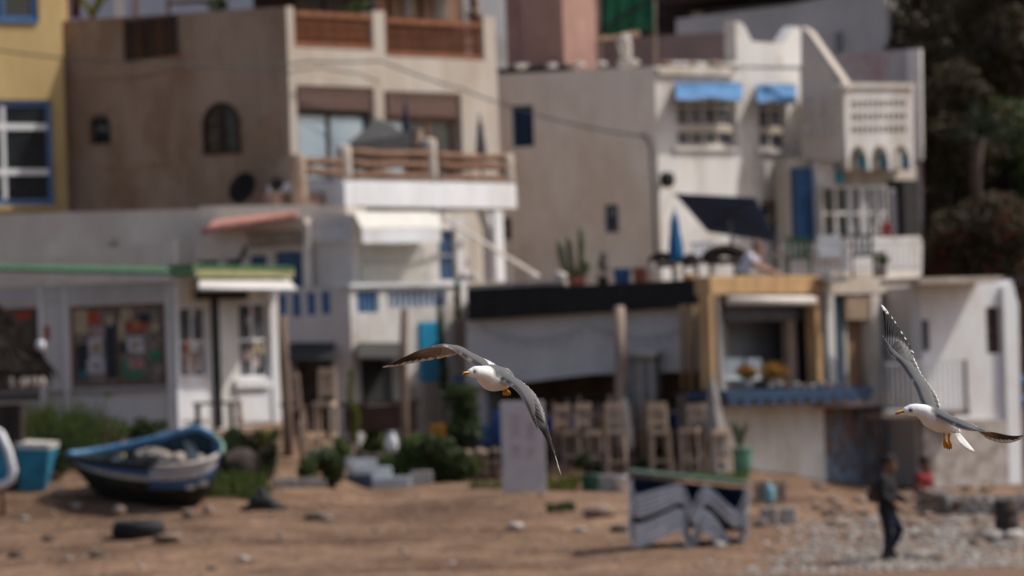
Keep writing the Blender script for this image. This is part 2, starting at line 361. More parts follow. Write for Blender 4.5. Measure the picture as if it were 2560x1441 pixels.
# ------------------------------------------------------------------ ground
def ground():
    xs = [-3000, -1200, -500, -200, -100, -50, -25, -16] + [-11 + .13 * i for i in range(170)] + [16, 25, 50, 100, 200, 500, 1200, 3000]
    ys = [-200, -50, 0, 30, 60, 90, 110, 125, 132, 136] + [138 + .14 * i for i in range(216)] + [170, 174, 180, 190, 210, 260, 330, 420, 600, 1200, 3000]
    mb = MB(); n = len(xs)
    for y in ys:
        for x in xs: mb.v.append(Vector((x, y, gz(x, y))))
    for j in range(len(ys) - 1):
        for i in range(n - 1): a = j * n + i; mb.f.append((a, a + 1, a + n + 1, a + n))
    m = bpy.data.materials.new('sand'); m.use_nodes = True; t = m.node_tree; b = t.nodes['Principled BSDF']; N = t.nodes.new; L = t.links.new
    co = N('ShaderNodeTexCoord')
    def nz(sc_, det=6, rough=.6, st=(1, 1, 1)):
        mp = N('ShaderNodeMapping'); mp.inputs['Scale'].default_value = st; L(co.outputs['Object'], mp.inputs[0])
        q = N('ShaderNodeTexNoise'); q.inputs['Scale'].default_value = sc_; q.inputs['Detail'].default_value = det; q.inputs['Roughness'].default_value = rough; L(mp.outputs[0], q.inputs['Vector']); return q.outputs['Fac']
    def ramp(f, a, ca, b_, cb):
        r = N('ShaderNodeValToRGB'); r.color_ramp.elements[0].position = a; r.color_ramp.elements[1].position = b_; r.color_ramp.elements[0].color = (*ca, 1); r.color_ramp.elements[1].color = (*cb, 1); L(f, r.inputs[0]); return r.outputs[0]
    c1 = ramp(nz(.8, 5, .65, (.3, 1, 1)), .36, (.125, .070, .042), .62, (.31, .194, .122))
    c2 = ramp(nz(3.0, 4, .7, (.5, 1, 1)), .42, (.50, .46, .43), .62, (1, 1, 1))
    mx = N('ShaderNodeMixRGB'); mx.blend_type = 'MULTIPLY'; mx.inputs[0].default_value = .8; L(c1, mx.inputs[1]); L(c2, mx.inputs[2])
    f3 = ramp(nz(11, 3, .6), .60, (0, 0, 0), .68, (1, 1, 1)); mx2 = N('ShaderNodeMixRGB'); L(f3, mx2.inputs[0]); L(mx.outputs[0], mx2.inputs[1]); mx2.inputs[2].default_value = (.34, .27, .215, 1)
    L(mx2.outputs[0], b.inputs['Base Color']); b.inputs['Roughness'].default_value = .95; b.inputs['Specular IOR Level'].default_value = .15
    bp = N('ShaderNodeBump'); bp.inputs['Strength'].default_value = .7; bp.inputs['Distance'].default_value = .05; L(nz(7, 4, .7), bp.inputs['Height']); L(bp.outputs[0], b.inputs['Normal'])
    o = mb.build('ground', m, loc=(0, 0, 0), smooth=True); o['kind'] = 'structure'; tag(o, 'sloping brown sandy beach running up to the houses')
ground()
def part(Wl, name, x0, y0, x1, y1, n0, n1, m, parent, bev=0):
    mb = MB(); Wl.pbox(mb, x0, y0, x1, y1, n0, n1); o = mb.build(name, m, parent)
    if bev: bevel(o, bev)
    return o
def poly(Wl, name, pts, n0, n1, m, parent):
    mb = MB(); mb.prism([Wl.at(x, y, n1) for x, y in pts], Wl.n * (n0 - n1)); return mb.build(name, m, parent)
def slats(Wl, name, x0, y0, x1, y1, n, m, parent, k=9, d=.03):
    u0, u1, z0, z1 = Wl.rect(x0, y0, x1, y1, n); mb = MB(); h = (z1 - z0) / k
    for i in range(k):
        a = z0 + i * h; mb.prism([Wl.pt(u0, a + .002, n), Wl.pt(u0, a + h * .25, n + d), Wl.pt(u0, a + h * .8, n + d), Wl.pt(u0, a + h - .002, n), Wl.pt(u0, a + h - .002, n - .02), Wl.pt(u0, a + .002, n - .02)], Wl.u * (u1 - u0))
    return mb.build(name, m, parent)
# ------------------------------------------------------------------ brown house with log terrace
def brown_house():
    hL = [(232, 296, 274, 358), (512, 262, 598, 384)]
    hR = [(734, -40, 932, 122), (962, -40, 1208, 146), (742, 216, 938, 462), (964, 231, 1156, 466)]
    root, WL, WR, zt = house('terrace_house', 'brown rendered house with log railed terrace and arched windows', 722, 170, -30, 150, 60, 1240, 16, TAN, BEIGE, hL, hR, th=.3, core=False)
    # body behind, kept below the roof deck
    z0 = root.location.z - .4; zd = WR.uz(800, 128)[1]; c = WL.pt(0, z0) - WL.n * .31 - WR.n * .31
    e1 = WL.u * (WL.uz(150, 300)[0] + .05); e2 = WR.u * (WR.uz(1240, 300)[0] - .02)
    MB().prism([c, c + e2, c + e1 + e2, c + e1], (0, 0, zd - z0)).build('roof', TAN, root)
    # arched windows on the shaded wall: surround, two leaves, panes
    for (x0, y0, x1, y1, k) in ((228, 286, 276, 360, 1), (508, 256, 602, 386, 2)):
        u0, u1, zb, zz = WL.rect(x0, y0, x1, y1); r = (u1 - u0) / 2; um = (u0 + u1) / 2; zs = zz - r
        def arch(rr, n, m=14): return [WL.pt(um - rr, zb + (r - rr), n)] + [WL.pt(um - rr * math.cos(math.pi * i / m), zs + rr * math.sin(math.pi * i / m), n) for i in range(m + 1)] + [WL.pt(um + rr, zb + (r - rr), n)]
        A, B = arch(r, .035), arch(r * .84, .035); mb = MB()
        for i in range(len(A) - 1): mb.hexa([A[i], A[i + 1], B[i + 1], B[i], A[i] - WL.n * .12, A[i + 1] - WL.n * .12, B[i + 1] - WL.n * .12, B[i] - WL.n * .12])
        mb.hexa([A[0], A[-1], B[-1], B[0], A[0] - WL.n * .12, A[-1] - WL.n * .12, B[-1] - WL.n * .12, B[0] - WL.n * .12])
        f = mb.build('arched_window', DKWOOD, root)
        for s in range(k):
            q = arch(r * .84, -.04); a = um - r * .84 + s * r * 1.68 / k; b = a + r * 1.68 / k
            pts = [p for p in q if a - .001 <= (p - WL.o).dot(WL.u) <= b + .001]
            if k == 2:
                top = WL.pt(um, zs + r * .84, -.04); bot = WL.pt(um, zb + r * .16, -.04)
                pts = (pts + [top, bot]) if s == 0 else ([bot, top] + [p for p in pts if abs((p - WL.o).dot(WL.u) - um) > .01])
                if s == 0: pts = [p for i, p in enumerate(pts) if i >= len(pts) - 2 or abs((p - WL.o).dot(WL.u) - um) > .01]
            MB().prism(pts, -WL.n * .02).build('pane', mat('amber_glass', (.10, .075, .045), .2, .4, 4, 0) if s == 0 and k == 2 else GLASS if k == 1 else mat('grey_glass', (.09, .095, .09), .15, .3, 4, 0), f)
        for sg in (-1, 1):
            pts = [WL.pt(um + sg * r * 1.02, zz + .06, .004), WL.pt(um + sg * r * 1.02, zs, .004)] + [WL.pt(um + sg * r * .97 * math.cos(math.pi / 2 * i / 8), zs + r * .97 * math.sin(math.pi / 2 * i / 8), .004) for i in range(9)] + [WL.pt(um, zz + .06, .004)]
            MB().prism(pts, -WL.n * .16).build('spandrel', TAN, root)
        if k == 2:
            mb = MB(); WL.ubox(mb, um - .05, um + .05, zb + .05, zz - .06, -.045, .01)
            for j in range(1, 5): z = zb + (zz - zb) * j / 5.5; WL.ubox(mb, u0 + .12, u1 - .12, z - .012, z + .012, -.03, -.01)
            mb.build('glazing_bars', DKWOOD, f)
    # roof edge of the right wall and its openings
    for i, (x0, x1, y) in enumerate(((732, 934, 122), (962, 1210, 146))):
        ytop = 33 if i == 0 else 52
        b = MB(); u0, u1, za, zb = WR.rect(x0, ytop, x1, y - 2, -.1); WR.ubox(b, u0, u1, zb - .10, zb, -.18, -.03); o = b.build('balustrade', REDWOOD, root)
        b = MB(); WR.ubox(b, u0, u1, za, za + .09, -.17, -.05); b.build('bottom_rail', REDWOOD, o)
        n = 24
        for k in range(n):
            u = u0 + (u1 - u0) * (k + .5) / n; p = WR.pt(u, za + .09, -.11); h = zb - .1 - za - .09
            MB().lathe(p, [(.028, 0), (.028, h * .12), (.045, h * .3), (.025, h * .5), (.045, h * .72), (.028, h * .9), (.028, h)], 7).build('baluster', REDWOOD, o, True)
    p = WR.pt(WR.uz(1200, 60)[0], zt, -.13); MB().lathe(p - Vector((0, 0, .38)), [(.09, 0), (.09, .3), (.14, .36), (.14, .45), (.06, .52), (.11, .66), (.08, .8), (.02, .86)], 10).build('post_finial', WOOD, root, True)
    p = WR.pt(WR.uz(946, 60)[0], zt, -.13); MB().lathe(p, [(.13, 0), (.15, .08), (.06, .14), (.10, .3), (.02, .4)], 10).build('post_finial', DKWOOD, root, True)
    # roller shutters, glazing and frames of the terrace room
    for i, (x0, x1, y0, ys, y1) in enumerate(((744, 936, 218, 276, 460), (966, 1154, 233, 292, 464))):
        s = slats(WR, 'roller_shutter', x0, y0 + 2, x1, ys, -.09, SHUT, root, 10)
        part(WR, 'shutter_box', x0, y0, x1, y0 + 10, -.2, -.04, SHUT, s)
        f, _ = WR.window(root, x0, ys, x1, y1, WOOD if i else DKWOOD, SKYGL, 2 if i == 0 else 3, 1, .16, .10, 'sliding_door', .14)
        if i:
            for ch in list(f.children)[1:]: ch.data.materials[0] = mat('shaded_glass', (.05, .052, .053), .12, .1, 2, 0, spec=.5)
    # white terrace slab with column
    part(WR, 'terrace_slab', 862, 458, 1292, 520, -.1, 1.7, WHITE2, root, .02)
    part(WR, 'terrace_floor', 872, 452, 1285, 457.5, -.05, 1.6, CONC, root)
    part(WR, 'column', 1238, 521, 1262, 706, 1.36, 1.66, WHITE2, root, .03)
    part(WR, 'column', 1165, 548, 1190, 706, .2, .45, BEIGE, root, .03)
    poly(WR, 'bracket', [(1210, 521), (1237, 521), (1237, 600)], 1.4, 1.6, WHITE2, root)
    part(WR, 'side_wall', 690, 482, 858, 528, 1.0, 1.25, mat('terracotta_render', (.30, .19, .145), .9, .1, 2, .3), root)
    # log railing: posts and wavy logs
    posts = [(738, 764, 384, 520), (848, 880, 362, 457), (1062, 1093, 345, 459), (1256, 1286, 384, 472)]
    for k, (x0, x1, y0, y1) in enumerate(posts):
        u0, u1, a, b = WR.rect(x0, y0, x1, y1, 1.55); u0 += .12; u1 -= .12
        mb = MB(); mb.lathe(WR.pt((u0 + u1) / 2, a, 1.5), [(.165, 0), (.17, (b - a) * .3), (.155, (b - a) * .6), (.165, (b - a) * .92), (.13, b - a - .02), (.05, b - a)], 10)
        mb.build('railing_post', BEIGE if k else TAN, root, True)
    spans = [(764, 848, (404, 430)), (880, 1062, (383, 410, 438)), (1093, 1258, (392, 414, 446))]
    for x0, x1, ys in spans:
        for j, y in enumerate(ys):
            u0 = WR.uz(x0, y, 1.5)[0]; z0_ = WR.uz(x0, y, 1.5)[1]; u1 = WR.uz(x1, y + (x1 - x0) * .012, 1.5)[0]
            pts = [WR.pt(u0 - .1 + (u1 - u0 + .2) * q / 8, z0_ + .014 * math.sin(q * 1.1 + j * 2 + x0), 1.5 + .03 * math.sin(q + j)) for q in range(9)]
            MB().tube(pts, [.078 + .010 * math.sin(q * 1.7 + j) for q in range(9)], 8).build('log_rail', WOOD, root, True)
    for y in (395, 418, 445):   # side rails back to the wall
        u, z = WR.uz(1262, y, 1.5); MB().tube([WR.pt(u, z, 1.5), WR.pt(u + .02, z + .03, .8), WR.pt(u, z, .05)], .06, 8).build('log_rail', WOOD, root, True)
    # wooden room on the roof
    for x0, x1 in ((742, 805), (812, 905), (975, 1045), (1055, 1150)):
        part(WR, 'roof_room_panel', x0, -90, x1, 60, -2.2, -2.05, DKWOOD if x0 < 900 else WOOD, root)
    part(WR, 'roof_room_wall', 736, -100, 1158, 130, -3.2, -2.21, DKBRN, root)
    for x0, x1, y0, y1 in ((1010, 1035, -20, 42), (1085, 1125, -25, 48)):
        part(WR, 'roof_room_window', x0, y0, x1, y1, -2.05, -2.02, mat('dusty_glass', (.19, .15, .12), .3, .2, 3, 0), root)
    part(WR, 'roof_room_post', 944, -60, 966, 128, -2.0, -1.85, REDWOOD, root)
    poly(WR, 'roof_room_eave', [(730, -40), (1165, -20), (1165, -62), (730, -90)], -3.2, -1.6, DKWOOD, root)
    for pts in ([(158, 424), (300, 414), (452, 404), (450, 417), (300, 428), (158, 438)], [(180, 196), (330, 190), (420, 176), (420, 186), (330, 203), (180, 206)], [(640, 300), (700, 270), (716, 380), (690, 420), (655, 400)]): poly(WL, 'render_patch', pts, .0, .006, mat('old_render_patch', (.30, .205, .145), .95, .15, 2, 0), root)
    # things fixed to or standing at this house
    t = thing('board_panel', 'dark wooden plank panel hung on the brown wall below the roof edge', 'panel', WL.at(372, 150, .05))
    for k in range(5):
        x0 = 308 + k * 26.5; y = 52 - k * 3
        o = poly(WL, 'plank', [(x0, y), (x0 + 25, y - 2), (x0 + 27.5, y + 100 - k * 1.0), (x0 + 3, y + 103 - k)], .02, .07 + .012 * (k % 2), DKWOOD if k in (0, 2, 4) else mat('dark_red_wood', (.075, .035, .02), .8, .3, 6, .4, streak=True), t)
    for y in (70, 132):
        part(WL, 'batten', 310, y - 5, 440, y + 5, .0, .019, DKWOOD, t)
    dish('satellite_dish', 'large black satellite dish in front of the brown wall', WL.at(606, 470, .75), .33, Vector((-.55, -.75, .38)), BLACK, WL.at(600, 535, .75))
    dish('satellite_dish', 'small brown satellite dish beside the log terrace corner', WR.at(692, 462, .5), .14, Vector((-.2, -.9, .3)), DKBRN, WR.at(688, 520, .5))
    # charcoal canopy, closed parasol, beige planter vase on the terrace
    t = thing('canopy', 'charcoal pitched canopy over the log railed terrace', 'canopy', WR.at(945, 455, 1.0))
    ap = WR.at(945, 296, .9); E = [WR.at(866, 362, 1.3), WR.at(1022, 336, 1.3), WR.at(1030, 345, .4), WR.at(880, 352, .4)]
    mb = MB(); i = 0
    for a, b in ((E[0], E[1]), (E[1], E[2]), (E[2], E[3]), (E[3], E[0])):
        mb.v += [a, b, ap, a - Vector((0, 0, .03)), b - Vector((0, 0, .03)), ap - Vector((0, 0, .03))]; mb.f += [(i, i + 1, i + 2), (i + 5, i + 4, i + 3), (i, i + 3, i + 4, i + 1)]; i += 6
    mb.build('canvas', CANOPY, t)
    for a, b in ((E[0], E[1]), (E[3], E[0]), (E[1], E[2])):
        MB().prism([a, b, b - Vector((0, 0, .62)), a - Vector((0, 0, .52))], (0, .012, 0)).build('side_cloth', CANOPY, t)
    for e in E[:2]: MB().tube([e, Vector((e.x, e.y, WR.uz(945, 455, 1)[1]))], .02, 6).build('pole', GREYM, t)
    MB().tube([ap, Vector((ap.x, ap.y, WR.uz(945, 455, 1)[1]))], .025, 6).build('pole', GREYM, t)
    b = WR.at(1205, 455, .9); parasol('closed_parasol', 'closed dark grey parasol at the right end of the log terrace', b, 1.35, .1, mat('grey_parasol_cloth', (.10, .095, .10), .85, .15, 8, .3), DKWOOD)
    b = WR.at(1020, 460, .6); parasol('closed_parasol', 'slim dark blue closed parasol before the brown roller shutter', b, 1.75, .075, NAVY, DKWOOD)
    b = WR.at(1046, 455, 1.2); t = thing('terrace_vase', 'rounded beige clay vase behind the middle terrace post', 'vase', b)
    zt_ = WR.uz(1046, 330, 1.2)[1] - b.z
    MB().lathe(b, [(.1, 0), (.17, zt_ * .3), (.2, zt_ * .6), (.17, zt_ * .8), (.1, zt_ * .92), (.13, zt_)], 14).build('body', TAN, t, True)
    MB().lathe(b + Vector((0, 0, zt_)), [(.13, .0), (.14, .02), (.13, .04)], 14).build('rim', TAN, t, True)
    return WL, WR
def dish(name, label, c, r, ax, m, foot):
    ax = ax.normalized(); t = thing(name, label, 'satellite dish', foot)
    MB().lathe(c, [(r * .05, r * -.26), (r * .5, r * -.2), (r * .8, r * -.09), (r, 0), (r * 1.01, .012), (r * .78, r * -.07), (r * .5, r * -.17), (r * .05, r * -.23)], 26, ax).build('reflector', m, t, True)
    MB().tube([c - ax * r * .22, c - ax * r * .45 - Vector((0, 0, r * .2)), Vector((foot.x, foot.y, c.z - r * .6)), foot], .025, 7).build('mast', m, t, True)
    low = c - (Vector((0, 0, 1)) - ax * ax.z).normalized() * r * .95; f = c + ax * r * .95
    MB().tube([low, f], .012, 6).build('feed_arm', m, t); MB().tube([f + ax * .03, f - ax * .09], .03, 8).build('receiver', m, t)
def parasol(name, label, b, h, r, cm, pm, group=None):
    t = thing(name, label, 'parasol', b, group); n = 20; rings = []
    for k, (q, zz) in enumerate(((.25, .30), (.8, .33), (1.0, .42), (.92, .55), (.72, .68), (.62, .72), (.66, .76), (.45, .88), (.12, .985))):
        rings.append([b + Vector((r * q * (1 + .22 * math.cos(5 * a + k * .2)) * math.cos(a), r * q * (1 + .22 * math.cos(5 * a + k * .2)) * math.sin(a), h * zz)) for a in [2 * math.pi * j / n for j in range(n)]])
    MB().loft(rings).build('cloth', cm, t, True)
    MB().tube([b, b + Vector((0, 0, h * 1.03))], .02, 8).build('pole', pm, t, True)
    MB().lathe(b + Vector((0, 0, h * .705)), [(r * .68, -.02), (r * .74, 0), (r * .68, .02)], 14).build('strap', cm, t, True)
    MB().lathe(b, [(.18, 0), (.18, .05), (.05, .08), (.04, .16)], 14).build('base', pm, t, True)
    return t
BL, BR = brown_house()
# ------------------------------------------------------------------ yellow house on the left
def yellow_house():
    hR = [(-150, -60, 96, 54), (-140, 250, 136, 514)]
    root, WL, WR, zt = house('yellow_house', 'yellow house with blue framed windows at the left edge', -215, 169.1, -30, -420, 48, 152, -140, YELLOW, YELLOW, [], hR, yref=300)
    WR.window(root, -150, -60, 96, 54, MIDBLUE, GLASS, 3, 1, .06, .12, 'window', .1)
    f, (u0, u1, z0, z1) = WR.window(root, -140, 250, 136, 514, mat('faded_blue_frame', (.09, .17, .33), .6, .15, 5, .2), GLASS, 1, 1, .06, .13, 'window')
    mb = MB()
    for xx in (15, -70):
        u = WR.uz(xx, 380)[0]; WR.ubox(mb, u - .05, u + .05, z0 + .13, z1 - .13, -.12, -.055)
    for y in (317, 430):
        z = WR.uz(60, y)[1]; WR.ubox(mb, u0 + .13, u1 - .13, z - .06, z + .06, -.115, -.052)
    mb.build('glazing_bars', WHITEM, f)
    part(WR, 'sill', -145, 514, 140, 526, -.05, .1, YELLOW, f)
    part(WR, 'sill', -150, 46, 98, 56, -.05, .06, MIDBLUE, root)
yellow_house()
# ------------------------------------------------------------------ low pale walls in front of the brown house
def pale_walls():
    Wl = W(400, 600, 165.6, -9); t = thing('terrace_wall', 'long pale grey plaster wall below the brown and yellow houses', 'wall', G(300, 1110))
    poly(Wl, 'wall', [(-260, 541), (495, 523), (500, 516), (768, 512), (866, 516), (880, 1120), (-260, 1120)], -2.2, 0, GREYW, t)
    part(Wl, 'meter_box', 277, 599, 291, 616, 0, .08, CONC, t)
    Wr = W(300, 640, 164.9, -9); t = thing('ramp_wall', 'low sloping grey wall rising behind the green kiosk roof', 'wall', G(200, 1110))
    poly(Wr, 'wall', [(-260, 680), (0, 661), (440, 600), (445, 1100), (-260, 1100)], -.05, 0, GREYW, t)
pale_walls()
# ------------------------------------------------------------------ house with blue window row and tiled awning
def blue_window_house():
    Wl = W(765, 650, 163.2, -27); t = thing('blue_window_house', 'low house with a row of blue window panes under a red tiled awning', 'house', G(640, 1100))
    rects = [(490, 646, 548, 720), (556, 642, 606, 720), (616, 633, 668, 720), (680, 622, 757, 726)]
    z0 = t.location.z - .3; u0 = Wl.uz(488, 640)[0]; zt = Wl.uz(690, 548)[1]
    Wl.slab('wall', u0, -.0, z0, zt, [Wl.rect(*r) for r in rects], GREYW, t)
    poly(Wl, 'body', [(490, 560), (764, 552), (775, 1100), (500, 1100)], -1.6, -.28, GREYW, t)
    for r in rects: Wl.window(t, *r, WHITE, BLUE, 1, 1, .08, .05)
    part(Wl, 'corner_strip', 760, 560, 772, 715, 0, .05, WHITE, t)
    # tiled awning: rows of rounded tiles on a sloping board
    a, b = Wl.at(500, 588, .45), Wl.at(742, 545, .45); c, d = Wl.at(742, 538, .02), Wl.at(540, 560, .02)
    o = MB().hexa([a, b, c, d] + [p + Vector((0, 0, .03)) for p in (a, b, c, d)]).build('awning_board', TILE, t)
    n = 22
    for k in range(n):
        q = (k + .5) / n; p0 = a.lerp(b, q) + Vector((0, 0, .035)); p1 = d.lerp(c, q) + Vector((0, 0, .035))
        MB().tube([p0, p1], .05, 6).build('roof_tile', TILE, o, True)
    fr = MB(); Wl.pbox(fr, 612, 578, 758, 584, .0, .06); Wl.pbox(fr, 612, 612, 758, 618, .0, .06); f = fr.build('lattice_panel', GREYWOOD, t)
    for k in range(15):
        x = 617 + k * 9.6; part(Wl, 'slat', x, 585, x + 5, 611, .01, .045, mat('tan_slat', (.36, .27, .21), .8, .15), f)
    # curved dark pipe in front
    pts = [Wl.at(585 + 28 * math.sin(k / 6 * 1.5), 668 - 50 * k / 6, .5 + .02 * k) for k in range(7)]
    tag(MB().tube(pts, .045, 8).build('curved_pipe', DARK, None, True), 'curved dark pipe standing before the blue window row', 'pipe')
blue_window_house()
# ------------------------------------------------------------------ white house in the middle
def white_house():
    hL = [(694, 735, 716, 796), (730, 733, 752, 792), (767, 731, 789, 788), (803, 729, 825, 785), (728, 868, 832, 1010)]
    hR = [(890, 728, 946, 782), (970, 728, 1150, 767), (898, 868, 1000, 1010), (1050, 805, 1104, 957)]
    root, WL, WR, zt = house('white_house', 'sunlit white house with turquoise door and blue parapet louvres', 880, 161, -32, 660, 50, 1156, 714, GREYL, WHITE, hL, hR, th=.3, yref=900, core=False)
    z0 = root.location.z - .4
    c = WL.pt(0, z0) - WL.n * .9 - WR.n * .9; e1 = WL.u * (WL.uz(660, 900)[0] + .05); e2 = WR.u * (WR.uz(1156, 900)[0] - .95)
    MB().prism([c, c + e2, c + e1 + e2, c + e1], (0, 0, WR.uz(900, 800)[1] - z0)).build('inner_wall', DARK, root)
    c = WL.pt(0, 0) - WL.n * .31 - WR.n * .31; c.z = WR.uz(900, 800)[1] + .01; e2 = WR.u * (WR.uz(1156, 900)[0] - .35)
    MB().prism([c, c + e2, c + e1 + e2, c + e1], (0, 0, .25)).build('roof', GREYL, root)
    for h in hL[:4]: part(WL, 'blue_slot', *h, -.24, -.03, MIDBLUE, root)
    for i, h in enumerate(hR[:2]):
        f = part(WR, 'blue_louvre', *h, -.26, -.05, MIDBLUE, root); n = 5 if i == 0 else 12
        for k in range(n):
            x = h[0] + (h[2] - h[0]) * (k + .5) / n; w_ = (.9 if i == 0 else 1.2 + .5 * (k < 11))
            part(WR, 'louvre_bar', x - w_, h[1] + 1, x + w_, h[3] - 1, -.049, -.02, WHITE2 if i else mat('pale_blue_bar', (.20, .33, .50), .6, .1), f)
    part(WR, 'coping', 874, 707, 1162, 716, -.3, .07, WHITE2, root)
    d = part(WR, 'shutter', 1052, 806, 1100, 956, -.12, .04, TURQ, root)
    for k in range(3): part(WR, 'plank', 1054 + k * 15.4, 810, 1068 + k * 15.4, 952, .041, .055, TURQ, d)
    part(WR, 'lintel', 1120, 720, 1150, 960, -.02, .02, WHITE, root)
    # dark entrance canopies
    for Wl, x0, x1, y0, y1 in ((WL, 722, 836, 862, 905), (WR, 894, 1004, 862, 898)):
        a = Wl.at(x0, y1, .5); b = Wl.at(x1, y1, .5); cc = Wl.at(x1, y0, .02); dd = Wl.at(x0, y0, .02)
        MB().hexa([a, b, cc, dd] + [p + Vector((0, 0, .04)) for p in (a, b, cc, dd)]).build('door_canopy', DARK, root)
    part(WR, 'door', 902, 890, 960, 1030, -.28, -.2, DARK, root); part(WR, 'door', 962, 890, 998, 1030, -.28, -.2, mat('grey_door', (.10, .10, .105), .5, .1, 4, .1), root)
    part(WL, 'door', 735, 905, 828, 1030, -.28, -.2, DKBRN, root)
    part(WR, 'lower_wall', 1062, 960, 1104, 1140, .0, .35, BEIGE, root)
    # upper storey set back
    hU = [(1098, 574, 1143, 704)]; hUL = []
    r2, UL, UR, z2 = house('white_upper_storey', 'pale upper storey with cream awning and blue door behind the parapet', 884, 163, -32, 772, 50, 1160, 535, GREYL, WHITE, hUL, hU, yref=640, zb=WR.uz(900, 760)[1])
    part(UL, 'wall_panel', 776, 568, 866, 606, .0, .09, mat('pale_panel', (.52, .51, .51), .8, .05), r2)
    part(UL, 'edge_strip', 868, 540, 884, 712, .0, .04, GREYL, r2)
    UR.window(r2, 1098, 574, 1143, 704, WHITE, BLUE, 1, 2, .06, .03, 'door', .04)
    slats(UR, 'roller_shutter', 902, 662, 1062, 713, .04, CREAMSH, r2, 8, .02)
    slats(UR, 'roller_shutter', 902, 612, 1062, 661, -.0, mat('grey_cream_shutter', (.52, .50, .45), .7, .05), r2, 8, .015)
    a, b, c_, d_ = UR.at(905, 574, .75), UR.at(1102, 572, .75), UR.at(1096, 534, .03), UR.at(884, 534, .03)
    aw = MB().hexa([a, b, c_, d_] + [p + Vector((0, 0, .03)) for p in (a, b, c_, d_)]).build('awning', CREAMCL, r2)
    MB().hexa([a, b, b + Vector((0, .03, 0)), a + Vector((0, .03, 0))] + [p - Vector((0, 0, .26)) for p in (a, b, b + Vector((0, .03, 0)), a + Vector((0, .03, 0)))]).build('valance', WHITE2, aw)
    part(UR, 'bracket', 1085, 520, 1104, 534, .0, .1, GREYM, r2)
    # thin diagonal stair rail to the right
    t = thing('stair_rail', 'pale sloping stair handrail right of the blue door', 'handrail', UR.at(1250, 690, .4))
    q0, q1 = UR.at(1110, 545, .5), UR.at(1345, 690, -1.0)
    MB().beam(q0, q1, .05, .07).build('rail', PALEST, t)
    for k in range(5):
        p = q0.lerp(q1, (k + .5) / 5); MB().tube([p, p - Vector((0, 0, .8))], .018, 6).build('baluster', PALEST, t)
    return WL, WR
WHL, WHR = white_house()
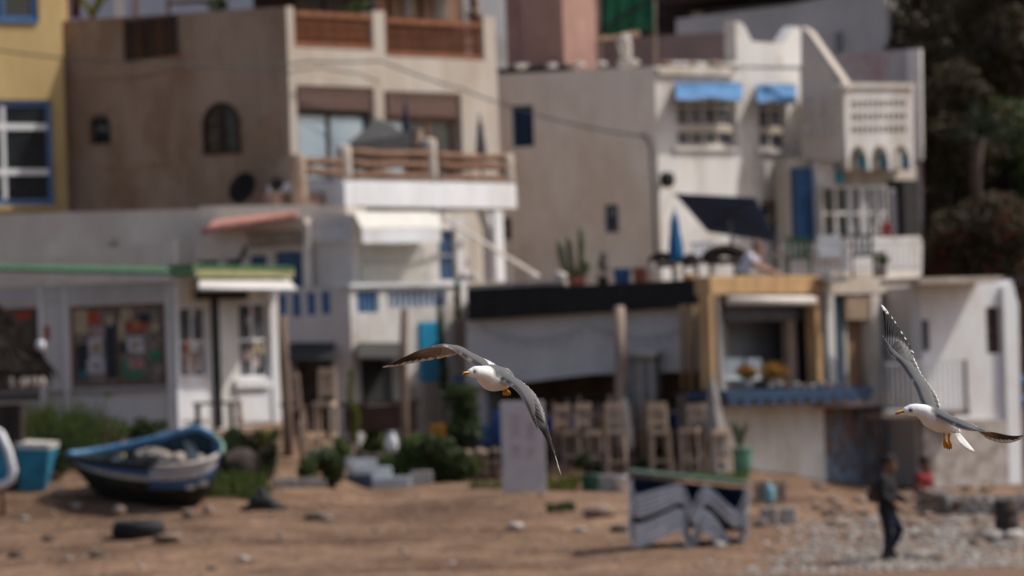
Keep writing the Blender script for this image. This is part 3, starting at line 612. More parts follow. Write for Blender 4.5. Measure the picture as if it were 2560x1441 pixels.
# ------------------------------------------------------------------ cream house, upper right
def cream_house():
    hL = [(1280, 264, 1334, 368), (1512, 512, 1546, 582), (1254, 545, 1278, 600)]
    hR = [(1692, 212, 1842, 368), (1897, 216, 1968, 376), (1905, 498, 1966, 594)]
    root, WL, WR, zt = house('cream_house', 'tall cream house with two sky blue window awnings', 1645, 178.5, -20, 1238, 52, 2003, 166, mat('pale_cream_plaster', (.86, .76, .65), .9, .06, 1.0, 0, stain=(.70, .59, .47), streak=True), WHITE, hL, hR, yref=420, th=.3)
    poly(WR, 'parapet', [(1842, 166), (1838, 56), (1850, 54), (1862, 66), (1880, 104), (1958, 110), (1974, 84), (1988, 66), (2002, 72), (2002, 166)], -.3, -.004, WHITE, root)
    poly(WR, 'cornice', [(1648, 172), (1838, 176), (1838, 190), (1648, 186)], 0, .09, CREAM, root)
    f, (u0, u1, z0, z1) = WL.window(root, 1280, 264, 1334, 368, BLUE, NAVY, 2, 5, .05, .06, 'shutter', .03)
    WL.window(root, 1512, 512, 1546, 582, BLUE, GLASS, 1, 2, .06, .06); WL.window(root, 1254, 545, 1278, 600, DKWOOD, GLASS, 1, 1, .06, .05)
    for k, (x0, y0, x1, y1, nx) in enumerate(((1692, 212, 1842, 368, 4), (1897, 216, 1968, 376, 2))):
        WR.window(root, x0, y0, x1, y1, mat('cream_frame', (.60, .54, .46), .7, .08), mat('curtained_glass', (.10, .10, .115), .2, .3, 3, 0), nx, 3, .10, .07, 'window', .06)
        zm = WR.uz((x0 + x1) / 2, y0 + 112)[1]; uu = WR.rect(x0, y0, x1, y1); mb = MB(); WR.ubox(mb, uu[0], uu[1], zm - .06, zm + .06, -.15, -.06); mb.build('window_band', CREAM, root)
        part(WR, 'sill', x0 - 4, y1, x1 + 4, y1 + 8, -.2, .08, WHITE, root)
    WR.window(root, 1905, 498, 1966, 594, PALEWOOD, GLASS, 2, 2, .08, .09, 'window', .1)
    for k, (x0, x1, y0, y1, lab) in enumerate(((1690, 1856, 206, 250, 'wide sky blue cloth awning over the left window of the cream house'), (1893, 1990, 211, 256, 'narrow sky blue cloth awning over the right window of the cream house'))):
        t = thing('window_awning', lab, 'awning', WR.at((x0 + x1) / 2, y1, .0), 'sky blue window awnings'); mb = MB(); n = 14
        for i in range(n + 1):
            q = i / n; a = WR.at(x0 + (x1 - x0) * q, y0, .03); b = WR.at(x0 + (x1 - x0) * q, y1 - 6 + 5 * math.sin(q * 9 + k), .55); m_ = a.lerp(b, .5) - Vector((0, 0, .05 + .03 * math.sin(q * 13)))
            mb.v += [a, m_, b, b - Vector((0, 0, .06)), b - Vector((0, -.012, .06)), b + Vector((0, .01, -.012)), m_ + Vector((0, .004, -.012)), a - Vector((0, 0, .012))]
        for i in range(n):
            for j in range(8): a = i * 8 + j; b = i * 8 + (j + 1) % 8; mb.f.append((a, b, b + 8, a + 8))
        mb.build('cloth', SKYBLUE, t, True)
        MB().tube([WR.at(x0, y1, .55), WR.at(x1, y1 + 1, .55)], .015, 6).build('front_bar', GREYM, t)
        for x in (x0, x1): MB().tube([WR.at(x, y1 + (2 if x == x1 else 0), .55), WR.at(x, y1 + 10, .02)], .012, 6).build('arm', GREYM, t)
    # conduit on the corner, lamp on the corner
    pts = [WL.at(1600, 338, .05), WL.at(1618, 345, .06), WL.at(1628, 372, .06), WL.at(1634, 500, .06), WL.at(1640, 640, .06)]
    MB().tube(pts, .03, 6).build('conduit', GREYM, root, True)
    lamp = thing('wall_lamp', 'round dark wall lamp on the corner of the cream house', 'lamp', WR.at(1668, 470, .2))
    c = WR.at(1668, 450, .2); MB().lathe(c, [(.02, .17), (.13, .14), (.17, 0), (.12, -.13), (.03, -.17)], 14).build('globe', DARK, lamp, True); MB().tube([c + Vector((0, 0, .0)), WR.at(1664, 450, .0)], .025, 6).build('bracket', DARK, lamp)
    # broken stones along the roof edge
    g = rnd
    for k in range(9):
        x = 1668 + k * 19 + g.uniform(-4, 4); p = WR.at(x, 160 + k * .6, -.15 - .1 * (k % 2)); r = g.uniform(.09, .17)
        tag(MB().rock(p, (r * 1.4, r, r * .6), k, 2).build('roof_stone', PALEST if k % 3 else STONE, None), '%s pale stone from the left on the cream house roof edge' % ORD[k], 'stone', 'stones on the roof edge')
    for k in range(5):
        p = WL.at(1300 + k * 70 + g.uniform(-10, 10), 166 - k * 2, -.15); r = g.uniform(.08, .14)
        tag(MB().rock(p, (r * 1.5, r, r * .6), 30 + k, 2).build('roof_stone', PALEST, None), '%s stone from the left on the shaded roof edge near the terracotta tower' % ORD[k], 'stone', 'stones on the shaded roof edge')
    # wall with blue door and pillar to the right of the facade
    t = thing('door_bay', 'recessed bay with tall blue door beside the white pillar', 'doorway', G(2020, 1100)); t.location = WR.at(2020, 600, -.3)
    Wd = W(2000, 500, 181.2, 40)
    part(Wd, 'bay_wall', 1972, 395, 2110, 700, -.5, -.1, CREAM, t)
    d = part(Wd, 'door', 1985, 420, 2036, 604, -.09, -.02, BLUE, t)
    for y0, y1 in ((428, 505), (516, 598)): part(Wd, 'door_panel', 1991, y0, 2030, y1, -.019, .0, mat('deep_blue_paint', (.035, .10, .23), .55, .15, 5, .2), d)
    part(Wd, 'pillar', 2046, 404, 2094, 640, -.09, .14, WHITE, t, .02)
    part(Wd, 'teal_shutter', 2092, 405, 2110, 458, -.09, .2, TEAL, t)
cream_house()
# ------------------------------------------------------------------ arched balcony block and sloping stair wall
def arched_block():
    t = thing('arched_block', 'white block with pierced bands and three scalloped arches', 'house', P(2180, 600, 181)); t.location.z = gz(t.location.x, 180)
    Ws = W(2112, 300, 181, -28); WR = W(2112, 300, 181, 45); WL = Ws
    poly(Ws, 'stair_wall', [(2002, 76), (2018, 86), (2112, 222), (2110, 405), (2002, 400)], -.22, 0, GREYW, t)
    poly(Ws, 'coping', [(2002, 68), (2020, 78), (2116, 214), (2116, 224), (2018, 88), (2002, 78)], -.25, .05, CREAM, t)
    for r in range(3):
        for c in range(3):
            x, y = 2022 + c * 31, 255 + r * 38 + c * 2
            part(Ws, 'pierced_block', x - 10, y - 15, x + 8, y + 13, 0, .06, PALEST if c < 2 else GREYW, t)
            part(Ws, 'pierced_hole', x - 2, y - 5, x + 1, y + 4, .0605, .064, DKBRN, t)
    holes = []
    for r in range(3):
        for c in range(11): x = 2126 + c * 13; y = 252 + r * 32 - c * .3; holes.append((x, y, x + 9, y + 19))
    u0, u1 = 0.003, WR.uz(2280, 300)[0]; zt = WR.uz(2190, 216)[1]; zm = WR.uz(2190, 352)[1]
    WR.slab('wall', u0, u1, zm, zt, [WR.rect(*h) for h in holes], WHITE, t, .22)
    part(WR, 'band_backing', 2118, 240, 2276, 345, -.34, -.225, mat('ochre_block', (.42, .31, .20), .9, .1), t)
    part(WR, 'coping', 2104, 208, 2288, 219, -.3, .06, WHITE, t)
    # scalloped arches
    z0 = WR.uz(2190, 426)[1]; n = 3; L = u1 - u0; pier = .10; sp = (L - pier) / n; prof_ = [(u0, z0)]
    for k in range(n):
        a = u0 + pier + k * sp; b = a + sp - pier; prof_.append((a, z0))
        for j in range(15): th = math.pi * j / 14; prof_.append(((a + b) / 2 - (b - a) / 2 * math.cos(th) * .999, z0 + .06 + (zm - z0 - .16) * math.sin(th) ** .85))
        prof_.append((b, z0))
    prof_.append((u1, z0)); mb = MB()
    for (ua, za), (ub, zb_) in zip(prof_, prof_[1:]):
        if ub - ua < 1e-5: continue
        f = lambda u, z, d: WR.pt(u, z, d)
        mb.quad(f(ua, za, 0), f(ub, zb_, 0), f(ub, zm - .003, 0), f(ua, zm - .003, 0)); mb.quad(f(ub, zb_, -.22), f(ua, za, -.22), f(ua, zm - .003, -.22), f(ub, zm - .003, -.22)); mb.quad(f(ua, za, -.22), f(ub, zb_, -.22), f(ub, zb_, 0), f(ua, za, 0))
    mb.build('arcade', WHITE, t)
    for k in range(n):   # blue painted soffits behind the arches
        a = u0 + pier + k * sp; part_ = MB(); WR.ubox(part_, a + sp - pier - .06, a + sp - pier - .004, z0 + .02, z0 + (zm - z0) * .62, -.21, -.06); part_.build('arch_lining', TEAL, t)
    poly(WR, 'inner_wall', [(2100, 424), (2290, 420), (2290, 462), (2100, 466)], -1.2, -.8, CREAM, t)
    poly(WR, 'upper_body', [(2112, 222), (2285, 220), (2285, 420), (2112, 424)], -1.6, -.36, GREYL, t)
    f, _ = WR.window(t, 2098, 462, 2262, 600, WHITE, GLASS, 5, 2, .5, .05, 'glazed_front', .07)
    c = MB()
    for k in range(4): x = 2120 + k * 36; WR.pbox(c, x, 470, x + 14, 590, -.52, -.49)
    c.build('curtain', mat('grey_curtain', (.42, .42, .42), .9, .1), f)
    part(WR, 'side_wall', 2262, 450, 2300, 640, -.8, -.3, DARK, t)
    lw = thing('terrace_parapet', 'low white parapet with rough edge below the glazed front', 'wall', WR.at(2220, 690, .9))
    poly(WR, 'wall', [(2122, 596), (2300, 590), (2306, 610), (2304, 690), (2124, 690)], .6, .9, WHITE, lw)
    b = WR.at(2215, 600, .75); t2 = thing('plant_pot', 'small pot with red flowers before the glazed front', 'plant', b)
    MB().lathe(b, [(.07, -.2), (.1, 0), (.11, .04), (.09, .05)], 12).build('pot', DARK, t2, True); MB().leaves(b + Vector((0, 0, .22)), (.16, .16, .18), 220, .06).build('flowers', REDF, t2)
arched_block()
# ------------------------------------------------------------------ houses and roofs along the top edge
def skyline():
    r, WL, WR, z = house('terracotta_tower', 'terracotta plastered roof tower above the cream house', 1408, 184, -22, 1302, 52, 1484, -80, PINK, PINK, yref=80, zb=gz(0, 178), cat='tower')
    part(WL, 'base_slab', 1240, 168, 1420, 182, -.2, .15, DARK, r)
    Wm = W(1660, 120, 187, -10); t = thing('mauve_wall', 'dull mauve brown roof wall behind the cream house', 'wall', P(1660, 600, 187)); t.location.z = gz(2, 180)
    poly(Wm, 'wall', [(1476, 104), (1600, 92), (1842, 78), (1846, 700), (1476, 700)], -.4, 0, MAUVE, t)
    t = thing('green_tarpaulin', 'green tarpaulin screen hung beside the terracotta tower', 'tarpaulin', P(1560, 92, 186)); mb = MB(); n = 30
    for i in range(n + 1):
        q = i / n
        for j in range(6): s = j / 5; p = P(1494 + 140 * q + 4 * s * math.sin(q * 9), -45 + (133 - 10 * q + 4 * math.sin(q * 7)) * s, 186 + .07 * math.sin(q * 23 + s) + .05 * math.sin(q * 9 + 3 * s)); mb.v.append(p)
    for i in range(n):
        for j in range(5): a = i * 6 + j; mb.f.append((a, a + 1, a + 7, a + 6))
    o = mb.build('sheet', GREENCL, t, True); so_ = o.modifiers.new('s', 'SOLIDIFY'); so_.thickness = .01
    MB().beam(P(1500, 80, 185.9), P(1640, -10, 185.9), .05).build('brace', DARK, t)
    for x in (1496, 1634): MB().tube([P(x, -50, 186), P(x + 4, 180, 186)], .04, 7).build('post', GREYWOOD, t)
    t = thing('roof_ornament', 'pale stacked stone ornament on the cream house roof', 'ornament', P(1563, 168, 181.5)); b = t.location.copy()
    for k, (r_, h) in enumerate(((.17, .0), (.14, .2), (.16, .38), (.12, .53))):
        MB().rock(b + Vector((.03 * (k % 2), 0, h + .06)), (r_, r_, .14), 50 + k, 2).build('stone', PALEST, t)
    Wg = W(1960, 80, 194, -14); t = thing('upper_grey_house', 'plain pale grey wall of the house at the upper right', 'house', P(1960, 600, 194)); t.location.z = gz(6, 186)
    poly(Wg, 'wall', [(1690, 48), (1978, 12), (2215, -40), (2222, 700), (1690, 700)], -4, 0, GREYL, t)
    poly(Wg, 'roof_band', [(1630, 14), (2225, -50), (2225, -100), (1630, -90)], -4, .2, DKBRN, t)
    poly(Wg, 'pier', [(2088, 82), (2104, 80), (2106, 130), (2090, 132)], 0, .08, GREYM, t)
    t = thing('dark_roof_house', 'dark brown roofed building behind the green tarpaulin', 'house', P(1700, 300, 198)); t.location.z = gz(4, 190)
    Wd = W(1700, 20, 198, -8); poly(Wd, 'wall', [(1600, -60), (1720, -60), (1720, 400), (1600, 400)], -3, 0, DKBRN, t); poly(Wd, 'wall', [(1640, -60), (2300, -60), (2300, 300), (1640, 300)], -6, -3.2, mat('brown_render', (.12, .09, .075), .9, .2), t)
    t = thing('stained_wall', 'grey lilac roof wall with faded red stains and a white end post', 'wall', P(2200, 500, 187)); t.location.z = gz(7, 178)
    Wv = W(2190, 170, 187, -16); poly(Wv, 'wall', [(2078, 138), (2290, 122), (2300, 600), (2080, 600)], -.4, 0, mat('stained_grey_plaster', (.44, .41, .41), .9, .06, 1.5, 0, stain=(.36, .22, .21)), t)
    poly(Wv, 'post', [(2268, 126), (2300, 122), (2304, 400), (2272, 400)], .003, .2, WHITE, t)
    t = thing('far_pale_house', 'far pale house wall between the brown house and the terracotta tower', 'house', P(1240, 300, 205)); t.location.z = gz(0, 205)
    Wf = W(1240, 60, 205, 24); poly(Wf, 'wall', [(1100, -120), (1330, -120), (1335, 400), (1100, 400)], -5, 0, WHITE, t)
    t = thing('far_lilac_house', 'far pale lilac wall behind the roof plants at the upper left', 'house', P(420, 300, 184)); t.location.z = gz(-7, 184)
    Wf = W(420, 30, 184, -12); poly(Wf, 'wall', [(120, -120), (760, -120), (760, 600), (120, 600)], -5, 0, mat('lilac_plaster', (.62, .62, .66), .9, .04), t)
    # roof of the brown house: pergola posts, plants, laundry
    t = thing('roof_pergola', 'wooden pergola posts and beam on the brown house roof', 'pergola', P(390, 60, 175))
    for x, wd in ((342, .12), (424, .10), (300, .18)):
        MB().beam(P(x + 3, 165, 175.0), P(x - 6, -70, 175.0), wd).build('post', GREYWOOD if x != 300 else WHITE, t)
    MB().beam(P(420, 8, 174.9), P(560, 2, 174.9), .09).build('beam', WOOD, t); MB().beam(P(350, 52, 174.9), P(505, 40, 174.9), .06).build('beam', DKWOOD, t); MB().beam(P(300, -60, 175), P(560, -70, 175), .12).build('beam', WOOD, t)
    MB().beam(P(545, -40, 175.6), P(720, -46, 175.6), .9, .5).build('roof_panel', DKWOOD, t)
    b = P(232, 62, 174.6); t = thing('roof_palm', 'yellow green potted palm on the brown house roof by the pergola', 'plant', b); mb = MB()
    for k in range(26):
        a = rnd.uniform(0, 6.28); l = rnd.uniform(.4, .75); mb.blade(b + Vector((0, 0, .1)), b + Vector((l * .8 * math.cos(a), l * .8 * math.sin(a), l * .9)), .07, Vector((0, 0, .16)), 5)
    mb.build('leaves', LEAFY, t); MB().lathe(b, [(.12, -.25), (.16, .1), (.17, .12), (.1, .12)], 12).build('pot', POTR, t, True)
    b = P(545, 30, 174.6); t = thing('roof_plant', 'small green leafy plant on the brown house roof edge', 'plant', b); MB().leaves(b + Vector((0, 0, .1)), (.25, .2, .25), 260, .1).build('leaves', LEAF, t); MB().lathe(b, [(.1, -.25), (.13, .0), (.08, .0)], 10).build('pot', POTR, t, True)
    b = BR.at(905, 60, -.9); t = thing('roof_plant', 'bushy green plant behind the wooden roof balustrade', 'plant', b); MB().leaves(b + Vector((0, 0, .25)), (.34, .3, .24), 420, .1).build('leaves', LEAF, t); MB().lathe(b, [(.13, -.5), (.17, .05), (.1, .05)], 10).build('pot', POTR, t, True)
    t = thing('laundry', 'dark and red clothes on a line at the upper left roof', 'laundry', P(165, 62, 174.8))
    MB().tube([P(125, -30, 174.8), P(215, -26, 174.8)], .01, 5).build('line', GREYM, t)
    for k, (x, m_, wd) in enumerate(((136, NAVY, 26), (162, mat('red_cloth', (.32, .03, .035), .9, .2), 24), (190, mat('maroon_cloth', (.10, .02, .025), .9, .2), 22))):
        mb = MB(); n = 8
        for i in range(n + 1):
            q = i / n
            for j in range(5): s = j / 4; mb.v.append(P(x - wd / 2 + wd * q, -28 + 74 * s + 3 * math.sin(q * 6 + k), 174.8 + .03 * math.sin(q * 12 + s * 2)))
        for i in range(n):
            for j in range(4): a = i * 5 + j; mb.f.append((a, a + 1, a + 6, a + 5))
        o = mb.build('garment', m_, t, True); s_ = o.modifiers.new('s', 'SOLIDIFY'); s_.thickness = .008
skyline()
# ------------------------------------------------------------------ overhead cables
def cable(label, pts, r=.018, dd=0):
    mb = MB(); P3 = []
    for (x0, y0, D0), (x1, y1, D1) in zip(pts, pts[1:]):
        for k in range(12):
            q = k / 12; sag = 4 * q * (1 - q) * (x1 - x0) * .018; P3.append(P(x0 + (x1 - x0) * q, y0 + (y1 - y0) * q + sag, D0 + (D1 - D0) * q))
    P3.append(P(*pts[-1])); mb.tube(P3, r, 5); tag(mb.build('cable', BLACKM, None, True), label, 'cable')
cable('long black cable crossing the yellow and brown walls to the corner', [(-60, 118, 166), (350, 156, 167), (722, 160, 169.4)])
cable('black cable from the brown house corner down to the cream house', [(722, 160, 169.4), (770, 153, 170), (950, 152, 172), (1160, 225, 173), (1262, 262, 176), (1440, 312, 178), (1606, 340, 178)])
cable('short black cable looping below the first on the beige facade', [(690, 205, 169), (735, 176, 169.4), (800, 168, 170.4), (900, 185, 171.5), (945, 205, 172)], .015)
# ------------------------------------------------------------------ kiosk with green roof
def kiosk():
    hL = [(-80, 772, 100, 985), (176, 762, 414, 968)]; hR = [(450, 765, 520, 946), (598, 755, 672, 946)]
    root, WL, WR, zt = house('kiosk', 'grey and white kiosk shop with green roof edge and poster boards', 440, 156, -10, -260, 54, 694, 702, GREYL, WHITE, hL, hR, yref=900, th=.2)
    WL.window(root, -80, 772, 100, 985, WOOD, mat('brown_board', (.13, .10, .08), .8, .3, 6), 1, 1, .05, .07, 'poster_board')
    f, (u0, u1, z0, z1) = WL.window(root, 176, 762, 414, 968, WOOD, mat('collage_board', (.21, .165, .13), .8, .45, 7, 0, c2=(.09, .075, .065)), 2, 1, .04, .07, 'poster_board', .05)
    g = random.Random(3)
    cols = [('paper_white', (.52, .50, .50)), ('paper_cream', (.48, .38, .24)), ('paper_red', (.42, .07, .04)), ('paper_green', (.05, .22, .12)), ('paper_dark', (.03, .035, .045)), ('paper_pink', (.40, .27, .26)), ('paper_teal', (.03, .14, .16)), ('paper_ochre', (.35, .22, .08))]
    pr = {k: mat(k, c, .7, .25, 14, 0) for k, c in cols}
    def poster(Wl, x0, y0, x1, y1, m, n, par, kind=0):
        if kind == 0: return part(Wl, 'poster', x0, y0, x1, y1, n - .004, n, m, par)
        xm, ym, rx, ry = (x0 + x1) / 2, (y0 + y1) / 2, (x1 - x0) / 2, (y1 - y0) / 2
        return poly(Wl, 'poster', [(xm + rx * math.cos(a), ym + ry * math.sin(a)) for a in [6.2832 * k / 18 for k in range(18)]], n - .004, n, m, par)
    for k, (x0, y0, x1, y1, c, s) in enumerate(((185, 775, 220, 835, 'paper_cream', 0), (217, 780, 248, 812, 'paper_red', 0), (226, 815, 262, 850, 'paper_pink', 0), (192, 862, 222, 945, 'paper_dark', 0), (222, 846, 256, 900, 'paper_white', 0), (232, 858, 250, 888, 'paper_ochre', 1), (218, 900, 262, 934, 'paper_white', 0), (230, 906, 248, 922, 'paper_pink', 1),
                                          (264, 802, 290, 946, 'paper_dark', 0), (262, 792, 284, 815, 'paper_cream', 1), (196, 925, 218, 945, 'paper_teal', 0), (302, 772, 330, 800, 'paper_cream', 0), (314, 800, 368, 832, 'paper_red', 1), (330, 805, 352, 820, 'paper_ochre', 1), (345, 785, 376, 808, 'paper_dark', 1), (376, 805, 398, 830, 'paper_cream', 1), (318, 842, 360, 882, 'paper_white', 0), (328, 856, 345, 872, 'paper_ochre', 1),
                                          (300, 860, 316, 884, 'paper_dark', 0), (372, 878, 404, 902, 'paper_green', 0), (318, 896, 362, 924, 'paper_pink', 1), (332, 902, 350, 914, 'paper_red', 1), (304, 900, 318, 945, 'paper_green', 0), (320, 928, 360, 946, 'paper_green', 1), (296, 800, 312, 850, 'paper_cream', 0))):
        poster(WL, x0, y0, x1, y1, pr[c], -.055 + .0007 * k, f, s)
    for x0, y0, x1, y1, c in ((40, 775, 75, 800, 'paper_red'), (60, 880, 92, 960, 'paper_teal'), (-20, 800, 30, 860, 'paper_cream'), (20, 870, 50, 930, 'paper_dark')): poster(WL, x0, y0, x1, y1, pr[c], -.07, root)
    tag(poster(WL, 108, 815, 124, 850, pr['paper_red'], .012, root), 'small red poster')
    # pilasters, rails and dado
    for x in (104, 164, 424): part(WL, 'pilaster', x - 6, 705, x + 7, 1075, .0, .05, WHITE, root)
    part(WL, 'rail', -90, 742, 440, 752, .0, .04, GREYL, root); part(WL, 'rail', -90, 975, 440, 986, .0, .045, mat('grey_rail', (.30, .28, .27), .8, .1), root)
    part(WL, 'dado', -90, 988, 100, 1000, .0, .05, DARK, root)
    poly(WL, 'sticker', [(256, 985), (286, 978), (282, 992), (262, 995)], .0, .01, LIME, root)
    # door side
    for i, (x0, y0, x1, y1) in enumerate(hR):
        f2, (a, b, c, d) = WR.window(root, x0, y0, x1, y1, WHITE2, mat('kiosk_glass', (.10, .10, .105), .15, .2, 3, 0), 2, 2, .04, .05, 'door_window', .05)
        for k in range(14):
            px = g.uniform(x0 + 6, x1 - 16); py = g.uniform(y0 + 8 + (k > 6) * 70, y1 - 40); poster(WR, px, py, px + g.uniform(7, 13), py + g.uniform(14, 40), pr[g.choice(['paper_white', 'paper_dark', 'paper_pink', 'paper_red', 'paper_white', 'paper_cream', 'paper_dark'])], -.05 + .001 * k, f2)
    part(WR, 'door_panel', 452, 956, 522, 1050, .0, .03, WHITE2, root); part(WR, 'door_panel', 598, 985, 674, 1055, .0, .03, WHITE2, root); part(WR, 'sill', 592, 950, 680, 970, .0, .10, WHITE2, root)
    part(WR, 'drain_pipe', 541, 745, 552, 1070, .0, .09, BLACKM, root)
    part(WR, 'corner_post', 441, 715, 450, 1075, .0, .05, WHITE2, root); part(WR, 'corner_post', 680, 715, 692, 1075, .0, .05, WHITE2, root)
    # green corrugated roof sheet
    a, b, c, d = WL.at(-260, 672, .35), WL.at(484, 688, .35), WL.at(500, 683, -1.6), WL.at(-260, 668, -1.6)
    o = MB().hexa([a, b, c, d] + [p + Vector((0, 0, .05)) for p in (a, b, c, d)]).build('roof_sheet', GREENP, root)
    for k in range(38):
        q = k / 37; p0 = a.lerp(b, q); MB().tube([p0 + Vector((0, -.03, .02)), d.lerp(c, q) + Vector((0, 0, .07))], .045, 6).build('roof_rib', GREENP, o, True)
    poly(WR, 'fascia', [(482, 668), (735, 672), (735, 694), (482, 690)], -.1, .42, LIME, root)
    poly(WR, 'fascia_trim', [(482, 662), (735, 666), (735, 673), (482, 669)], -.15, .45, GREENP, root)
    a, b, c, d = WR.at(497, 722, .95), WR.at(738, 722, .95), WR.at(720, 697, .1), WR.at(500, 697, .1)
    aw = MB().hexa([a, b, c, d] + [p + Vector((0, 0, .03)) for p in (a, b, c, d)]).build('awning', AWN, root)
    MB().tube([a, b], .035, 8).build('awning_bar', WHITEM, aw, True)
    part(WR, 'shop_sign', 500, 728, 620, 748, .0, .12, DARK, root)
kiosk()
# ------------------------------------------------------------------ restaurant with black fascia and roof terrace
RW = W(1770, 740, 158, -19)
DECKZ = RW.uz(1480, 716)[1]
def restaurant():
    t = thing('restaurant', 'open fronted restaurant under a long black fascia', 'restaurant', G(1470, 1150)); z0 = t.location.z - .3
    poly(RW, 'fascia', [(1168, 722), (1405, 712), (1408, 716), (1772, 697), (1772, 765), (1168, 802)], -.14, 0, mat('black_fascia', (.018, .0165, .016), .7, .2, 4, 0), t)
    part(RW, 'fascia_coping', 1164, 708, 1410, 716, -.2, .05, CONC, t)
    u0, u1 = RW.uz(1166, 850)[0], RW.uz(1775, 850)[0]
    dk = [RW.pt(u0, 0, -.15), RW.pt(u1, 0, -.15), W(1773, 800, 155.6, 52).at(2050, 700, -.35), W(2058, 800, 158.6, 50).at(2300, 700, -.55), P(2330, 700, 180), P(1180, 700, 176)]
    for p_ in dk: p_.z = DECKZ - .28
    MB().prism(dk, (0, 0, .25)).build('deck', mat('deck_concrete', (.30, .24, .20), .9, .2), t)
    poly(RW, 'front_wall', [(1166, 780), (1774, 740), (1774, 928), (1480, 936), (1240, 964), (1166, 966)], -.4, -.2, mat('pale_grey_wall', (.66, .62, .59), .9, .05, 1.0, 0, stain=(.57, .53, .50)), t)
    mb = MB(); RW.ubox(mb, u0, u1, z0, DECKZ - .29, -2.2, -2.0); mb.build('back_wall', mat('brown_back_wall', (.30, .21, .165), .9, .2), t)
    mb = MB(); RW.ubox(mb, u0, u0 + .2, z0, DECKZ - .29, -1.99, -.45); mb.build('side_wall', GREYL, t)
    poly(RW, 'dark_plinth', [(1150, 1005), (1760, 990), (1760, 1120), (1150, 1120)], -1.79, -1.3, mat('dark_base', (.11, .075, .06), .9, .2), t)
    mb = MB(); p0 = RW.at(1548, 768, .25); p1 = G(1553, 1165); mb.tube([p0, p0.lerp(p1, .3) + Vector((.02, 0, 0)), p0.lerp(p1, .7) - Vector((.015, 0, 0)), p1], [.10, .105, .11, .12], 10); mb.build('wooden_post', GREYWOOD, t, True)
    # grey pillar with cap
    part(RW, 'pillar', 1568, 892, 1640, 1120, -.19, .15, CONC, t, .02); part(RW, 'pillar_cap', 1556, 879, 1640, 894, -.19, .25, PALEST, t, .02)
    for k, x in enumerate((1580, 1598, 1612, 1628)): part(RW, 'pillar_groove', x, 905, x + 7, 1110, .151, .18, GREYL if k % 2 else CONC, t)
    # bamboo uprights
    g = random.Random(5)
    for k, (x, y0, y1) in enumerate(((1702, 764, 945), (1716, 762, 950), (1734, 760, 955), (1744, 764, 960), (1754, 770, 930), (1782, 765, 965), (1796, 780, 965), (1806, 800, 960))):
        a, b = RW.at(x, y0, .1), RW.at(x + g.uniform(-4, 12), y1 + 30, .12); MB().tube([a, a.lerp(b, .5) + Vector((g.uniform(-.03, .03), 0, 0)), b], g.uniform(.028, .05), 7).build('bamboo_pole', BAMBOO, t, True)
    # roof-edge balls
    for k, (x, r) in enumerate(((1160, .085), (1182, .075), (1332, .075), (1400, .10))):
        p = RW.at(x, 692, -.1); tag(MB().rock(p, (r * 1.25, r, r), 60 + k, 2).build('edge_stone', PALEST, None, True), '%s whitewashed stone from the left on the restaurant roof edge' % ORD[k], 'stone', 'whitewashed stones on the roof edge')
    # string lights under the fascia
    s = thing('string_lights', 'string of small glass bulbs hanging under the black fascia', 'string lights', RW.at(1450, 830, -.4)); pts = []
    for k in range(41):
        q = k / 40; x = 1200 + 540 * q; y = 815 - 10 * q + 55 * (4 * ((q * 2) % 1) * (1 - (q * 2) % 1)) * .7; pts.append(RW.at(x, y, -.06))
    MB().tube(pts, .008, 5).build('wire', BLACKM, s)
    for k in range(1, 40, 2): p = pts[k]; MB().lathe(p, [(.012, 0), (.015, -.03), (.032, -.07), (.03, -.1), (.005, -.125)], 8).build('bulb', mat('clear_bulb', (.5, .5, .48), .1, .05, 3, 0, spec=.8), s, True)
    return t
restaurant()
